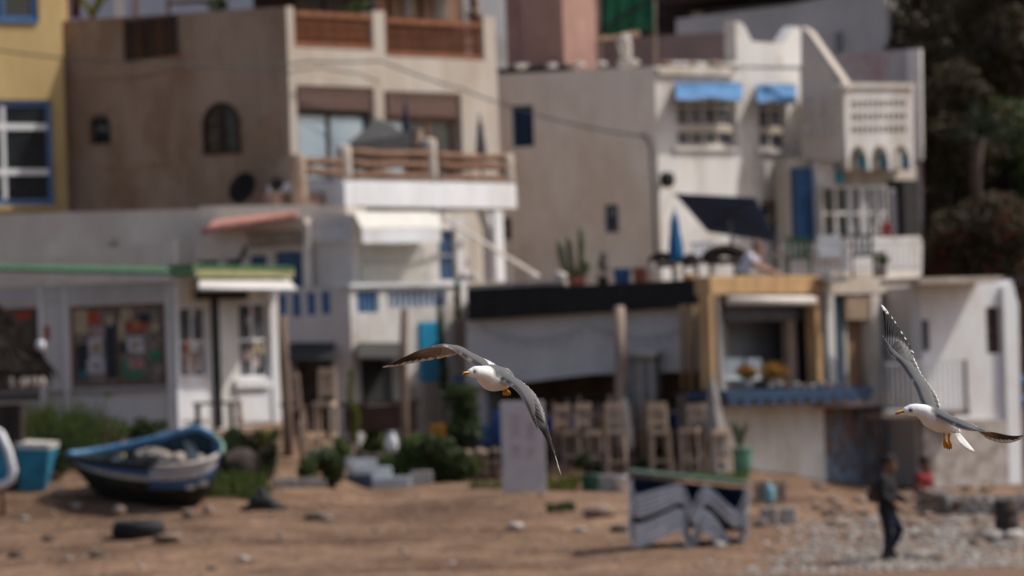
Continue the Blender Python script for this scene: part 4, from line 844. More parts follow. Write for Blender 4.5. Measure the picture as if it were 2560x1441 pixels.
# ------------------------------------------------------------------ cafe with honey coloured frame
CW = W(1773, 800, 155.6, 52)
def cafe():
    t = thing('cafe', 'small cafe opening framed in honey coloured timber', 'cafe', G(1930, 1195)); z0 = t.location.z - .4
    part(CW, 'frame_beam', 1775, 690, 2053, 736, -.3, .06, ORANGEW, t, .02); part(CW, 'frame_post', 1776, 737, 1800, 975, -.2, .05, ORANGEW, t, .02); part(CW, 'frame_post', 2041, 737, 2056, 978, -.2, .05, ORANGEW, t, .02)
    u0, u1 = CW.uz(1776, 860)[0], CW.uz(2056, 860)[0]; zc = CW.uz(1910, 738)[1]; zf = CW.uz(1930, 985)[1]
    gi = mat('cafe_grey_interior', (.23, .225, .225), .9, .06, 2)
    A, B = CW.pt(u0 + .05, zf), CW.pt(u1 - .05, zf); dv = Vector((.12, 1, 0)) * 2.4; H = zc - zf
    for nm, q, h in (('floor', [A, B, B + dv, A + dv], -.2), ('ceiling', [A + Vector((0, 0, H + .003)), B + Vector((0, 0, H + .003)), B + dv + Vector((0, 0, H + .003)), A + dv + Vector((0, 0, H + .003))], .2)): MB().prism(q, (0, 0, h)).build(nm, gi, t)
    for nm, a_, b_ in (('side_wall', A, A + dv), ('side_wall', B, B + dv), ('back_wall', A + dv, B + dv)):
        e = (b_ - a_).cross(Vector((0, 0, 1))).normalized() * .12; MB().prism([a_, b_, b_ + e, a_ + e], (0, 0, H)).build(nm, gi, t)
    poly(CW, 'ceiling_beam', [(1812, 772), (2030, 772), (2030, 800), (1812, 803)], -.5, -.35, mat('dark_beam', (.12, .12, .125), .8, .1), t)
    part(CW, 'inner_post', 1972, 800, 1992, 975, -.5, -.35, mat('brown_post', (.30, .22, .17), .8, .1), t); part(CW, 'inner_panel', 1995, 801, 2036, 975, -.56, -.44, DARK, t)
    for x0, x1 in ((1812, 1858), (1868, 1904)): part(CW, 'menu_panel', x0, 896, x1, 950, -.5, -.47, mat('pale_blue_panel', (.55, .62, .66), .6, .08), t)
    o = MB().tube([CW.at(1822, 752, .12), CW.at(2034, 752, .12)], .085, 12).build('rolled_awning', AWN, t, True)
    # counter: blue ledge with pointed valance
    CB = mat('counter_blue', (.022, .055, .115), .6, .15); L = part(CW, 'counter', 1818, 972, 2182, 992, -.1, .8, CB, t)
    u0, u1, za, zb = CW.rect(1818, 972, 2182, 992, .8); n = 11
    for k in range(n):
        a = u0 + (u1 - u0) * k / n; b = a + (u1 - u0) / n
        MB().prism([CW.pt(a + .01, za - .003, .79), CW.pt(b - .01, za - .003, .79), CW.pt(b - .06, za - .08, .79), CW.pt((a + b) / 2, za - .15, .79), CW.pt(a + .06, za - .08, .79)], CW.n * -.03).build('valance_point', CB, L)
    part(CW, 'front_wall', 1810, 993, 2062, 1230, -.3, .0, WHITE, t)
    # bowls and jars on the counter
    g = random.Random(8)
    for k in range(10):
        x = 1925 + k * 21; p = CW.at(x, 971, .35 + .2 * (k % 2)); r = g.uniform(.05, .09); m_ = [PALEST, STONE2, POTR, CONC, PALEWOOD][k % 5]
        tag(MB().lathe(p + Vector((0, 0, .0)), [(r * .6, 0), (r, r * .6), (r * 1.05, r * 1.3), (r * .95, r * 1.3), (r * .5, r * .3)], 12).build('bowl', m_, None, True), '%s bowl from the left on the blue cafe counter' % ORD[k], 'bowl', 'bowls on the cafe counter')
    for k, (x, s, lab) in enumerate(((1868, .14, 'smaller orange flower pot on the blue cafe counter'), (1936, .2, 'larger orange flower pot on the blue cafe counter'))):
        b = CW.at(x, 971, .3); q = thing('flower_pot', lab, 'plant', b); MB().lathe(b, [(.09, 0), (.13, .14), (.14, .16), (.1, .16)], 12).build('pot', PALEST, q, True); MB().leaves(b + Vector((0, 0, .3)), (s * 1.5, s * 1.3, s), 300, .07).build('flowers', ORF, q); MB().leaves(b + Vector((0, 0, .25)), (s * 1.3, s * 1.1, s), 150, .08).build('leaves', LEAFD, q)
cafe()
# ------------------------------------------------------------------ lower right: shuttered house, mural, railing, white house
SW = W(2058, 800, 158.6, 50)
def shuttered_house():
    t = thing('shuttered_house', 'cream house with blue pillars and brown wooden doors above the mural', 'house', G(2180, 1200))
    part(SW, 'parapet', 2058, 680, 2300, 736, -.5, .06, CREAM, t, .02)
    for x0, x1 in ((2060, 2090), (2182, 2206), (2284, 2304)): part(SW, 'pillar', x0, 737, x1, 1010, -.3, .05, WHITE, t, .02)
    for x0, x1 in ((2092, 2111), (2207, 2224)): part(SW, 'blue_post', x0, 742, x1, 975, -.3, -.08, mat('slate_blue', (.05, .09, .125), .6, .15), t)
    for k, (x0, x1) in enumerate(((2112, 2181), (2226, 2283))):
        slats(SW, 'slatted_lintel', x0, 742, x1, 800, -.02, PALEWOOD, t, 6, .04); d = part(SW, 'door', x0 + 4, 802, x1 - 2, 968, -.3, -.2, mat('brown_door', (.30, .19, .12), .7, .15, 5, 0, streak=True), t)
        for j in range(3):
            w_ = (x1 - x0 - 10) / 3; part(SW, 'door_plank', x0 + 6 + j * w_, 806, x0 + 4 + (j + 1) * w_, 964, -.199, -.185, mat('brown_door', (1, 1, 1)), d)
        part(SW, 'door_frame', x0, 800, x0 + 8, 985, -.19, -.1, CREAM, t)
    part(SW, 'floor_band', 2058, 985, 2310, 1016, -.4, .35, mat('pinkish_plaster', (.48, .39, .34), .9, .1, 2), t)
    part(SW, 'inner_wall', 2058, 737, 2300, 985, -.6, -.31, CREAM, t)
    part(SW, 'spout', 2062, 694, 2120, 704, .06, .45, GREYM, t)
    mm = mural_mat(); part(SW, 'mural_wall', 2062, 1017, 2312, 1235, -.4, -.02, mm, t)
    # balcony rail
    r = thing('balcony_railing', 'white metal balcony railing beside the white house wall', 'railing', SW.at(2320, 1030, .35))
    q = W(2205, 960, 158.2, 22); mb = MB(); q.pbox(mb, 2208, 905, 2420, 910, -.02, .02); q.pbox(mb, 2208, 1020, 2420, 1028, -.02, .02); mb.build('rail', WHITEM, r)
    for k in range(17): x = 2212 + k * 12.6; part(q, 'bar', x, 911, x + 2.6, 1019, -.012, .012, WHITEM, r)
    for x in (2208, 2412): part(q, 'post', x, 900, x + 8, 1032, -.03, .03, GREYM, r)
    part(q, 'slab', 2205, 1029, 2425, 1042, -.8, .05, mat('balcony_slab', (.34, .27, .22), .9, .2), r)
def mural_mat():
    m = bpy.data.materials.new('painted_mural'); m.use_nodes = True; t = m.node_tree; b = t.nodes['Principled BSDF']; N = t.nodes.new; L = t.links.new
    co = N('ShaderNodeTexCoord'); mp = N('ShaderNodeMapping'); mp.inputs['Rotation'].default_value = (0, .5, 0); mp.inputs['Scale'].default_value = (1.3, 1.3, .45); L(co.outputs['Object'], mp.inputs[0])
    n = N('ShaderNodeTexNoise'); n.inputs['Scale'].default_value = 2.2; n.inputs['Detail'].default_value = 3; n.inputs['Distortion'].default_value = 1.2; L(mp.outputs[0], n.inputs['Vector'])
    r = N('ShaderNodeValToRGB'); cr = r.color_ramp; cr.elements[0].position = .3; cr.elements[0].color = (.06, .055, .055, 1); cr.elements[1].position = .75; cr.elements[1].color = (.30, .26, .26, 1)
    for p, c in ((.42, (.24, .16, .14)), (.49, (.13, .13, .14)), (.54, (.26, .38, .50)), (.59, (.15, .12, .12)), (.66, (.36, .27, .25))): e = cr.elements.new(p); e.color = (*c, 1)
    L(n.outputs['Fac'], r.inputs[0]); L(r.outputs[0], b.inputs['Base Color']); b.inputs['Roughness'].default_value = .85; return m
shuttered_house()
def right_white_house():
    Wl = W(2306, 900, 158.9, 38); t = thing('whitewashed_house', 'whitewashed house wall with brown shutter at the right edge', 'house', G(2430, 1240)); z0 = t.location.z - .5
    u0, u1 = Wl.uz(2306, 900)[0], Wl.uz(2544, 900)[0]; zt = Wl.uz(2420, 706)[1]; r = Wl.rect(2466, 768, 2503, 884)
    Wl.slab('wall', u0, u1, z0, zt, [r], WHITE2, t, .3); part(Wl, 'body', 2306, 712, 2544, 1250, -4, -.31, GREYL, t)
    Wl.window(t, 2466, 768, 2503, 884, DKWOOD, mat('brown_shutter_paint', (.09, .06, .055), .7, .2), 1, 3, .06, .06, 'shutter')
    part(Wl, 'eave', 2300, 693, 2508, 707, -.4, .75, mat('eave_plaster', (.44, .38, .32), .9, .15), t)
    poly(Wl, 'edge_pier', [(2508, 716), (2528, 700), (2546, 760), (2556, 1250), (2526, 1250)], -.2, .12, WHITE2, t)
    part(Wl, 'slot', 2309, 800, 2322, 878, .0, .03, DARK, t)
    part(Wl, 'rough_base', 2312, 1050, 2522, 1262, .0, .16, mat('rough_base_plaster', (.52, .47, .43), .95, .2, 3, .5, 9, c2=(.20, .165, .135)), t)
    # red-brown slatted house beyond the edge
    s = thing('slatted_house', 'dark red brown slatted shop front at the far right edge', 'house', G(2580, 1230)); q = W(2545, 900, 160.5, 20)
    for k in range(7): part(q, 'shutter_slat', 2538 + k * 11, 720, 2547 + k * 11, 940, -.1, -.02 * (k % 2), mat('red_brown_slat', (.12, .06, .04), .8, .2, 5, 0), s)
    part(q, 'wall', 2536, 690, 2640, 1260, -.5, -.11, mat('brown_wall_far', (.20, .14, .11), .9, .2), s); part(q, 'lintel', 2536, 690, 2640, 716, -.1, .2, DKBRN, s)
    part(q, 'crossbar', 2537, 820, 2620, 830, .0, .03, DKBRN, s)
    for k, y in enumerate((955, 1005)):
        p = q.at(2553, y, .15); tag(MB().lathe(p, [(.02, -.12), (.1, -.1), (.12, .02), (.1, .11), (.03, .12)], 12).build('blue_buoy', POTB, None, True), ('upper' if k == 0 else 'lower') + ' blue buoy hanging at the far right edge', 'buoy', 'blue buoys at the right edge')
right_white_house()
# ------------------------------------------------------------------ trees at the upper right
def tree(name, label, px, py, D, rx, rz, nclump, leaves, m, seed, flower=None):
    g = random.Random(seed); c = P(px, py, D); b = Vector((c.x + g.uniform(-.4, .4), c.y + .3, gz(c.x, c.y) - .1)); t = thing(name, label, 'tree', b)
    tr = MB(); mid = b.lerp(c, .5) + Vector((g.uniform(-.3, .3), 0, 0)); tr.tube([b, mid, c], [.22, .15, .07], 8); cr = MB(); fl = MB()
    for k in range(nclump):
        a = g.uniform(0, 6.28); h = g.uniform(-1, 1); rr = math.sqrt(max(.05, 1 - h * h)) * g.uniform(.45, 1); p = c + Vector((rx * rr * math.cos(a), rx * .8 * rr * math.sin(a), rz * h))
        tr.tube([mid.lerp(c, .2 + .8 * g.random()), mid.lerp(p, .6) + Vector((0, 0, .1)), p], [.06, .035, .012], 5)
        s = g.uniform(.32, .6); cr.leaves(p, (s * 1.15, s, s * .8), leaves // nclump, .13, g, .5, .25, .3)
        if flower and k % 2: fl.leaves(p + Vector((0, -s * .5, 0)), (s * .8, s * .5, s * .7), 26, .07, g, .8)
    tr.build('trunk', BARK, t, True); cr.build('crown', m, t)
    if flower: fl.build('blossom', flower, t)
def right_trees():
    tree('evergreen_tree', 'dark tree crown filling the upper right corner', 2500, 90, 192, 1.5, 1.5, 46, 16000, LEAFB, 1)
    tree('evergreen_tree', 'dark brown green tree directly right of the grey roof wall', 2330, 120, 194, 1.15, 1.7, 40, 14000, LEAFB, 2)
    tree('flowering_tree', 'dark tree with scattered red blossom at the right edge', 2520, 420, 188, 1.2, 1.6, 46, 15000, LEAFD, 3, REDF)
    tree('evergreen_tree', 'dark tree standing close beside the arched white block', 2385, 400, 187.5, .8, 1.9, 40, 14000, LEAFB, 4)
    tree('flowering_tree', 'low dark bushy tree behind the whitewashed house roof', 2470, 610, 185, 1.35, .85, 40, 13000, LEAFB, 5, REDF)
    tree('evergreen_tree', 'narrow dark tree behind the terrace parapet', 2330, 580, 190, .75, 1.3, 30, 9000, LEAFB, 6)
    t = thing('ivy_backdrop', 'dark ivy backdrop added to darken the gaps between the right trees', 'ivy', P(2450, 690, 196)); mb = MB()
    g = random.Random(9)
    for k in range(120):
        p = P(g.uniform(2225, 2700), g.uniform(-80, 690), 197 + g.uniform(-.5, .5)); mb.leaves(p, (.7, .5, .6), 150, .2, g, .6)
    mb.build('ivy', LEAFB, t); MB().prism([P(2215, -140, 198), P(2760, -140, 198), P(2760, 700, 198), P(2215, 700, 198)], (0, .5, 0)).build('wall', mat('dark_gap_backing', (.035, .028, .022), .95, .3), t)  # ivy and dark sheet added so gaps between the crowns stay dark
    b = P(2440, 420, 184.5); t = thing('yucca', 'green spiky yucca head among the dark trees', 'plant', b); mb = MB(); g = random.Random(4); top = P(2452, 335, 184.5)
    for k in range(90):
        a = g.uniform(0, 6.28); e = g.uniform(-.5, 1.3); L = g.uniform(.55, .85); mb.blade(top, top + Vector((L * math.cos(a) * math.cos(e), L * math.sin(a) * math.cos(e), L * math.sin(e))), .06, Vector((0, 0, .05)), 4)
    mb.build('leaves', mat('yucca_green', (.04, .06, .028), .5, .3, 6, 0), t); lo = Vector((b.x, b.y + .4, gz(b.x, b.y))); MB().tube([lo, b, top], [.14, .11, .1], 8).build('trunk', BARK, t, True)
right_trees()
# ------------------------------------------------------------------ roof terrace furniture
def deckp(px, back): 
    d = RW.at(px, 716, -back); return Vector((d.x, d.y, DECKZ - .03))
def terrace():
    # navy shade sail
    t = thing('shade_sail', 'large navy parasol tilted over the roof terrace', 'parasol', deckp(1830, 3.2)); C = [P(1686, 484, 161.6), P(1888, 494, 162.6), P(1946, 606, 165.0), P(1768, 578, 164.0)]
    mb = MB(); n = 8
    for i in range(n + 1):
        for j in range(n + 1):
            u, v = i / n, j / n; p = C[0].lerp(C[1], u).lerp(C[3].lerp(C[2], u), v); mb.v.append(p + Vector((0, 0, .10 * math.sin(math.pi * u) * math.sin(math.pi * v))))
    for i in range(n):
        for j in range(n): a = i * (n + 1) + j; mb.f.append((a, a + 1, a + n + 2, a + n + 1))
    o = mb.build('canopy', NAVY, t, True); s = o.modifiers.new('s', 'SOLIDIFY'); s.thickness = .02
    ctr = (C[0] + C[1] + C[2] + C[3]) / 4
    MB().tube([ctr + Vector((0, 0, .12)), Vector((ctr.x + .1, ctr.y, DECKZ))], .028, 8).build('pole', GREYM, t, True)
    for c in C: MB().tube([ctr - Vector((0, 0, .02)), c - Vector((0, 0, .01))], .013, 5).build('rib', DKWOOD, t)
    MB().lathe(Vector((ctr.x + .1, ctr.y, DECKZ - .03)), [(.3, 0), (.3, .06), (.06, .09), (.05, .2)], 14).build('base', DARK, t, True)
    parasol('closed_parasol', 'closed bright blue parasol on the roof terrace', deckp(1692, 1.2), 1.42, .13, PARABLUE, GREYM)
    # wicker chairs, plastic chairs
    def round_chair(label, px, back, wd, h, m):
        b = deckp(px, back); t = thing('wicker_chair', label, 'chair', b, 'wicker chairs on the terrace'); rr = wd / 2
        rings = []
        for k in range(9):
            a = math.pi * k / 8; rings.append([b + Vector((-rr * math.cos(a) * q, .25 - .12 * q, .42 + (h - .42) * math.sin(a) * q)) for q in (.3, 1.0)] + [b + Vector((-rr * math.cos(a) * q, .31 - .12 * q, .42 + (h - .42) * math.sin(a) * q)) for q in (1.0, .3)])
        MB().loft(rings).build('backrest', m, t, True); MB().lathe(b + Vector((0, -.05, .36)), [(rr * .7, 0), (rr * .8, .05), (rr * .78, .1), (rr * .5, .11)], 16).build('seat', m, t, True)
        for sx in (-1, 1):
            for sy in (-1, 1): MB().tube([b + Vector((sx * rr * .55, -.05 + sy * .2, .37)), b + Vector((sx * rr * .65, -.05 + sy * .25, 0))], .025, 6).build('leg', m, t)
    round_chair('wide brown wicker chair under the navy parasol', 1815, 1.2, .95, .74, DKBRN); round_chair('brown wicker chair right behind the closed blue parasol', 1660, 1.7, .62, .66, DKBRN); round_chair('small brown wicker chair right of the closed blue parasol', 1728, 1.9, .42, .6, DKBRN)
    def plastic_chair(label, px, back, m, h=.8):
        b = deckp(px, back); t = thing('garden_chair', label, 'chair', b, 'garden chairs on the terrace')
        MB().box(b + Vector((0, 0, .42)), (.23, .22, .02)).build('seat', m, t)
        for k in range(4): MB().box(b + Vector((-.165 + k * .11, .21, .62)), (.035, .015, .18)).build('back_slat', m, t)
        MB().box(b + Vector((0, .21, h)), (.23, .018, .03)).build('top_rail', m, t)
        for sx in (-1, 1):
            for sy in (-1, 1): MB().beam(b + Vector((sx * .2, sy * .19, 0)), b + Vector((sx * .2, sy * .19, .4)), .035).build('leg', m, t)
            MB().beam(b + Vector((sx * .23, -.2, .62)), b + Vector((sx * .23, .2, .64)), .04).build('armrest', m, t)
    plastic_chair('green garden chair on the terrace behind the honey coloured beam', 2000, 1.6, mat('green_plastic', (.05, .14, .07), .5, .1)); plastic_chair('white garden chair by the white pillar on the terrace', 2078, 1.4, WHITEM)
    plastic_chair('white garden chair behind the closed blue parasol', 1760, 2.4, WHITEM); plastic_chair('grey garden chair at the right end of the terrace', 2160, 1.5, GREYM)
    # pots
    def pot(label, px, back, r, h, m, leaf=None, n=200, ls=.1, lr=(.2, .2, .2)):
        b = deckp(px, back); t = thing('plant_pot' if leaf else 'tub', label, 'pot', b); MB().lathe(b, [(r * .75, 0), (r, h), (r * 1.08, h + .02), (r * .9, h + .02), (r * .85, h * .8)], 14).build('body', m, t, True)
        if leaf: MB().leaves(b + Vector((0, 0, h + lr[2])), lr, n, ls).build('leaves', leaf, t)
    pot('blue plastic tub on the roof terrace', 1556, .7, .17, .33, POTB); pot('reddish clay pot beside the blue tub', 1604, .8, .16, .34, POTR); pot('small grey pot left of the cactus', 1372, .4, .1, .14, CONC); pot('dark pot with thin dry plant between cactus and blue tub', 1508, .8, .11, .2, DARK, DKBRN, 160, .07, (.12, .12, .25))
    pot('small orange pot right of the closed parasol', 1722, .5, .1, .16, ORANGE); pot('potted shrub before the white parapet on the terrace', 2205, 1.2, .12, .18, CONC, LEAFD, 260, .08, (.16, .14, .16)); pot('pale round pot with white flowers beside the red pot', 1628, .6, .09, .42, PALEST)
    b = deckp(1442, .7); t = thing('cactus', 'tall branching cactus in a pot on the roof terrace', 'cactus', b); MB().lathe(b, [(.14, 0), (.18, .2), (.19, .22), (.1, .22)], 12).build('pot', POTR, t, True)
    for k, (x0, x1, h) in enumerate(((0, -.12, 1.0), (.05, .12, 1.15), (-.05, -.3, .95), (.0, .22, .55))):
        a = b + Vector((x0, 0, .2)); e = b + Vector((x1, 0, h)); MB().tube([a, a.lerp(e, .3) + Vector(((x1 - x0) * .4, 0, 0)), a.lerp(e, .7) + Vector(((x1 - x0) * .25, 0, 0)), e - Vector((0, 0, .04)), e], [.05, .065, .07, .05, .015], 8).build('stem', CACT, t, True)
    # edge railing behind the cafe beam
    t = thing('terrace_railing', 'thin white metal railing along the roof terrace edge', 'railing', deckp(2060, .9)); z = DECKZ
    q = W(1950, 640, 162.0, 8)
    mb = MB(); q.pbox(mb, 1950, 610, 2300, 614, -.015, .015); q.pbox(mb, 1950, 672, 2300, 676, -.012, .012); mb.build('rail', WHITEM, t)
    for k in range(26): x = 1952 + k * 13.6; part(q, 'bar', x, 614, x + 2.4, 690, -.01, .01, WHITEM, t)
    tb = deckp(1930, 1.5); t = thing('terrace_table', 'small wooden table beside the person in white', 'table', tb); MB().box(tb + Vector((.05, 0, .5)), (.3, .25, .02)).build('top', PALEWOOD, t)
    for sx in (-1, 1):
        for sy in (-1, 1): MB().beam(tb + Vector((.05 + sx * .25, sy * .2, 0)), tb + Vector((.05 + sx * .25, sy * .2, .48)), .04).build('leg', PALEWOOD, t)
terrace()
# ------------------------------------------------------------------ people
def remesh(o, vox, it=4):
    r = o.modifiers.new('r', 'REMESH'); r.mode = 'VOXEL'; r.voxel_size = vox; s = o.modifiers.new('s', 'SMOOTH'); s.iterations = it; s.factor = .5
    dg = bpy.context.evaluated_depsgraph_get(); me = bpy.data.meshes.new_from_object(o.evaluated_get(dg)); old = o.data; m = list(old.materials); o.modifiers.clear(); o.data = me; bpy.data.meshes.remove(old)
    if not me.materials:
        for x in m: me.materials.append(x)
    for p in me.polygons: p.use_smooth = True
    return o
SKIN = mat('brown_skin', (.20, .10, .06), .6, .1, 8, 0); HAIR = mat('black_hair', (.012, .009, .008), .7, .2, 20, 0)
def person(label, base, J, top_m, trouser_m, shoe_m, skin=SKIN, sleeve=1.0, hair=HAIR, S=1.0):
    """J: joint name -> world point"""
    t = thing('person', label, 'person', base); V = {k: Vector(v) for k, v in J.items()}
    up = (V['neck'] - V['pelvis']).normalized(); face = Vector(J['face']).normalized(); right = face.cross(Vector((0, 0, 1))).normalized()
    hd = V['head']; b = MB()
    def limb(mb, pts, rad): mb.tube(pts, rad, 10)
    def torso(mb, e=0):
        ax = up; chest = V['pelvis'].lerp(V['neck'], .68); rings = []; sh = (V['shoulder_a'] - V['shoulder_b']).normalized(); fr = sh.cross(ax).normalized()
        for p, rx, ry in ((V['pelvis'] - ax * .07, .13, .10), (V['pelvis'] + ax * .04, .165, .115), (V['pelvis'].lerp(V['neck'], .35), .14, .10), (chest, .175, .12), (V['pelvis'].lerp(V['neck'], .88), .17, .10), (V['neck'] - ax * .01, .07, .06)):
            rings.append([p + sh * ((rx + e) * S * math.cos(a)) + fr * ((ry + e) * S * math.sin(a)) for a in [6.2832 * k / 14 for k in range(14)]])
        mb.loft(rings)
    torso(b)
    b.tube([V['neck'] - up * .05, V['neck'].lerp(hd, .6)], [.058 * S, .052 * S], 10)
    rings = []
    for h, rx, ry, f in ((-.125, .03, .035, .05), (-.10, .05, .062, .03), (-.05, .066, .085, .012), (.01, .076, .097, 0), (.06, .074, .094, -.006), (.10, .052, .066, -.01), (.122, .02, .02, -.01)):
        rings.append([hd + Vector((0, 0, h * S)) + face * (f * S) + right * (rx * S * math.cos(a)) + face * (ry * S * math.sin(a)) for a in [6.2832 * k / 14 for k in range(14)]])
    b.loft(rings); b.tube([hd + face * .085 * S + Vector((0, 0, .02 * S)), hd + face * .118 * S - Vector((0, 0, .022 * S))], [.010 * S, .016 * S], 6)
    for s in (-1, 1): b.tube([hd + right * s * .074 * S - Vector((0, 0, .02)) , hd + right * s * .088 * S + Vector((0, 0, .025))], [.018 * S, .02 * S], 6)
    clo = MB(); torso(clo, .018); tro = MB(); sho = MB(); fing = []
    for s in ('a', 'b'):
        sh, el, wr = V['shoulder_' + s], V['elbow_' + s], V['wrist_' + s]; limb(b, [sh, sh.lerp(el, .5), el, el.lerp(wr, .35), wr], [.052 * S, .048 * S, .04 * S, .04 * S, .027 * S])
        q = el if sleeve < .6 else wr; pts = [V['neck'].lerp(sh, .45), sh, sh.lerp(el, .55)] + ([el, el.lerp(wr, .92)] if sleeve > .6 else []); limb(clo, pts, [.07 * S, .075 * S, .066 * S] + ([.058 * S, .045 * S] if sleeve > .6 else []))
        d = (wr - el).normalized(); pm = wr + d * .085 * S; sd = d.cross(Vector((0, 0, 1)));  sd = sd.normalized() if sd.length > .05 else right; nn = sd.cross(d)
        b.tube([wr, wr.lerp(pm, .5), pm], [(.03 * S, .02 * S), (.042 * S, .02 * S), (.04 * S, .017 * S)], 8)
        for k, L in enumerate((.07, .082, .078, .062)):
            r0 = pm + sd * (-.030 + .02 * k) * S - d * .01; b.tube([r0, r0 + d * L * .5 * S - nn * .008, r0 + d * L * .85 * S - nn * .028], [.0105 * S, .0095 * S, .008 * S], 6)
        r0 = wr + d * .03 * S - sd * .03 * S; b.tube([r0, r0 + d * .035 * S - sd * .02 * S - nn * .01, r0 + d * .07 * S - sd * .022 * S - nn * .02], [.013 * S, .012 * S, .009 * S], 6)
        hp, kn, an = V['hip_' + s], V['knee_' + s], V['ankle_' + s]; fd = Vector(J.get('foot_' + s, face)); fd = Vector((fd.x, fd.y, fd.z)).normalized()
        limb(b, [hp, hp.lerp(kn, .4), kn, kn.lerp(an, .35), an], [.085 * S, .075 * S, .055 * S, .052 * S, .036 * S])
        limb(tro, [V['pelvis'].lerp(hp, .5) + up * .05, hp, hp.lerp(kn, .4), kn, kn.lerp(an, .35), an - (an - kn).normalized() * .03], [.10 * S, .102 * S, .09 * S, .07 * S, .066 * S, .058 * S])
        b.tube([an - fd * .05 - Vector((0, 0, .03)), an + fd * .05 - Vector((0, 0, .035)), an + fd * .15 - Vector((0, 0, .055))], [.036 * S, .036 * S, .022 * S], 8)
        ss = MB(); ss.tube([an - fd * .07 - Vector((0, 0, .035)), an - fd * .0 - Vector((0, 0, .03)), an + fd * .09 - Vector((0, 0, .045)), an + fd * .175 - Vector((0, 0, .058))], [(.042 * S, .05 * S), (.046 * S, .056 * S), (.046 * S, .042 * S), (.03 * S, .024 * S)], 10); ss.build('shoe', shoe_m, t, True)
    ax = up; sh = (V['shoulder_a'] - V['shoulder_b']).normalized(); fr = sh.cross(ax).normalized()
    tro.loft([[p + sh * (rx * S * math.cos(a)) + fr * (ry * S * math.sin(a)) for a in [6.2832 * k / 14 for k in range(14)]] for p, rx, ry in ((V['pelvis'] - ax * .09, .145, .115), (V['pelvis'] + ax * .02, .182, .132), (V['pelvis'] + ax * .10, .17, .122))])
    o = remesh(b.build('body', skin, t), .014, 5); o = remesh(clo.build('top', top_m, t), .02, 5); o = remesh(tro.build('trousers', trouser_m, t), .02, 5)
    rings = []
    for h, rx, ry, f in ((-.03, .080, .06, -.04), (.03, .083, .10, -.012), (.07, .081, .103, -.004), (.11, .060, .077, -.008), (.135, .02, .03, -.01)):
        rings.append([hd + Vector((0, 0, h * S)) + face * (f * S) + right * (rx * S * math.cos(a)) + face * (ry * S * math.sin(a)) for a in [6.2832 * k / 14 for k in range(14)]])
    MB().loft(rings).build('hair', hair, t, True)
    for s in (-1, 1): MB().rock(hd + face * .092 * S + right * s * .03 * S + Vector((0, 0, .015 * S)), .009 * S, 1, 1, 1).build('eye', BLACK, t, True)
    return t
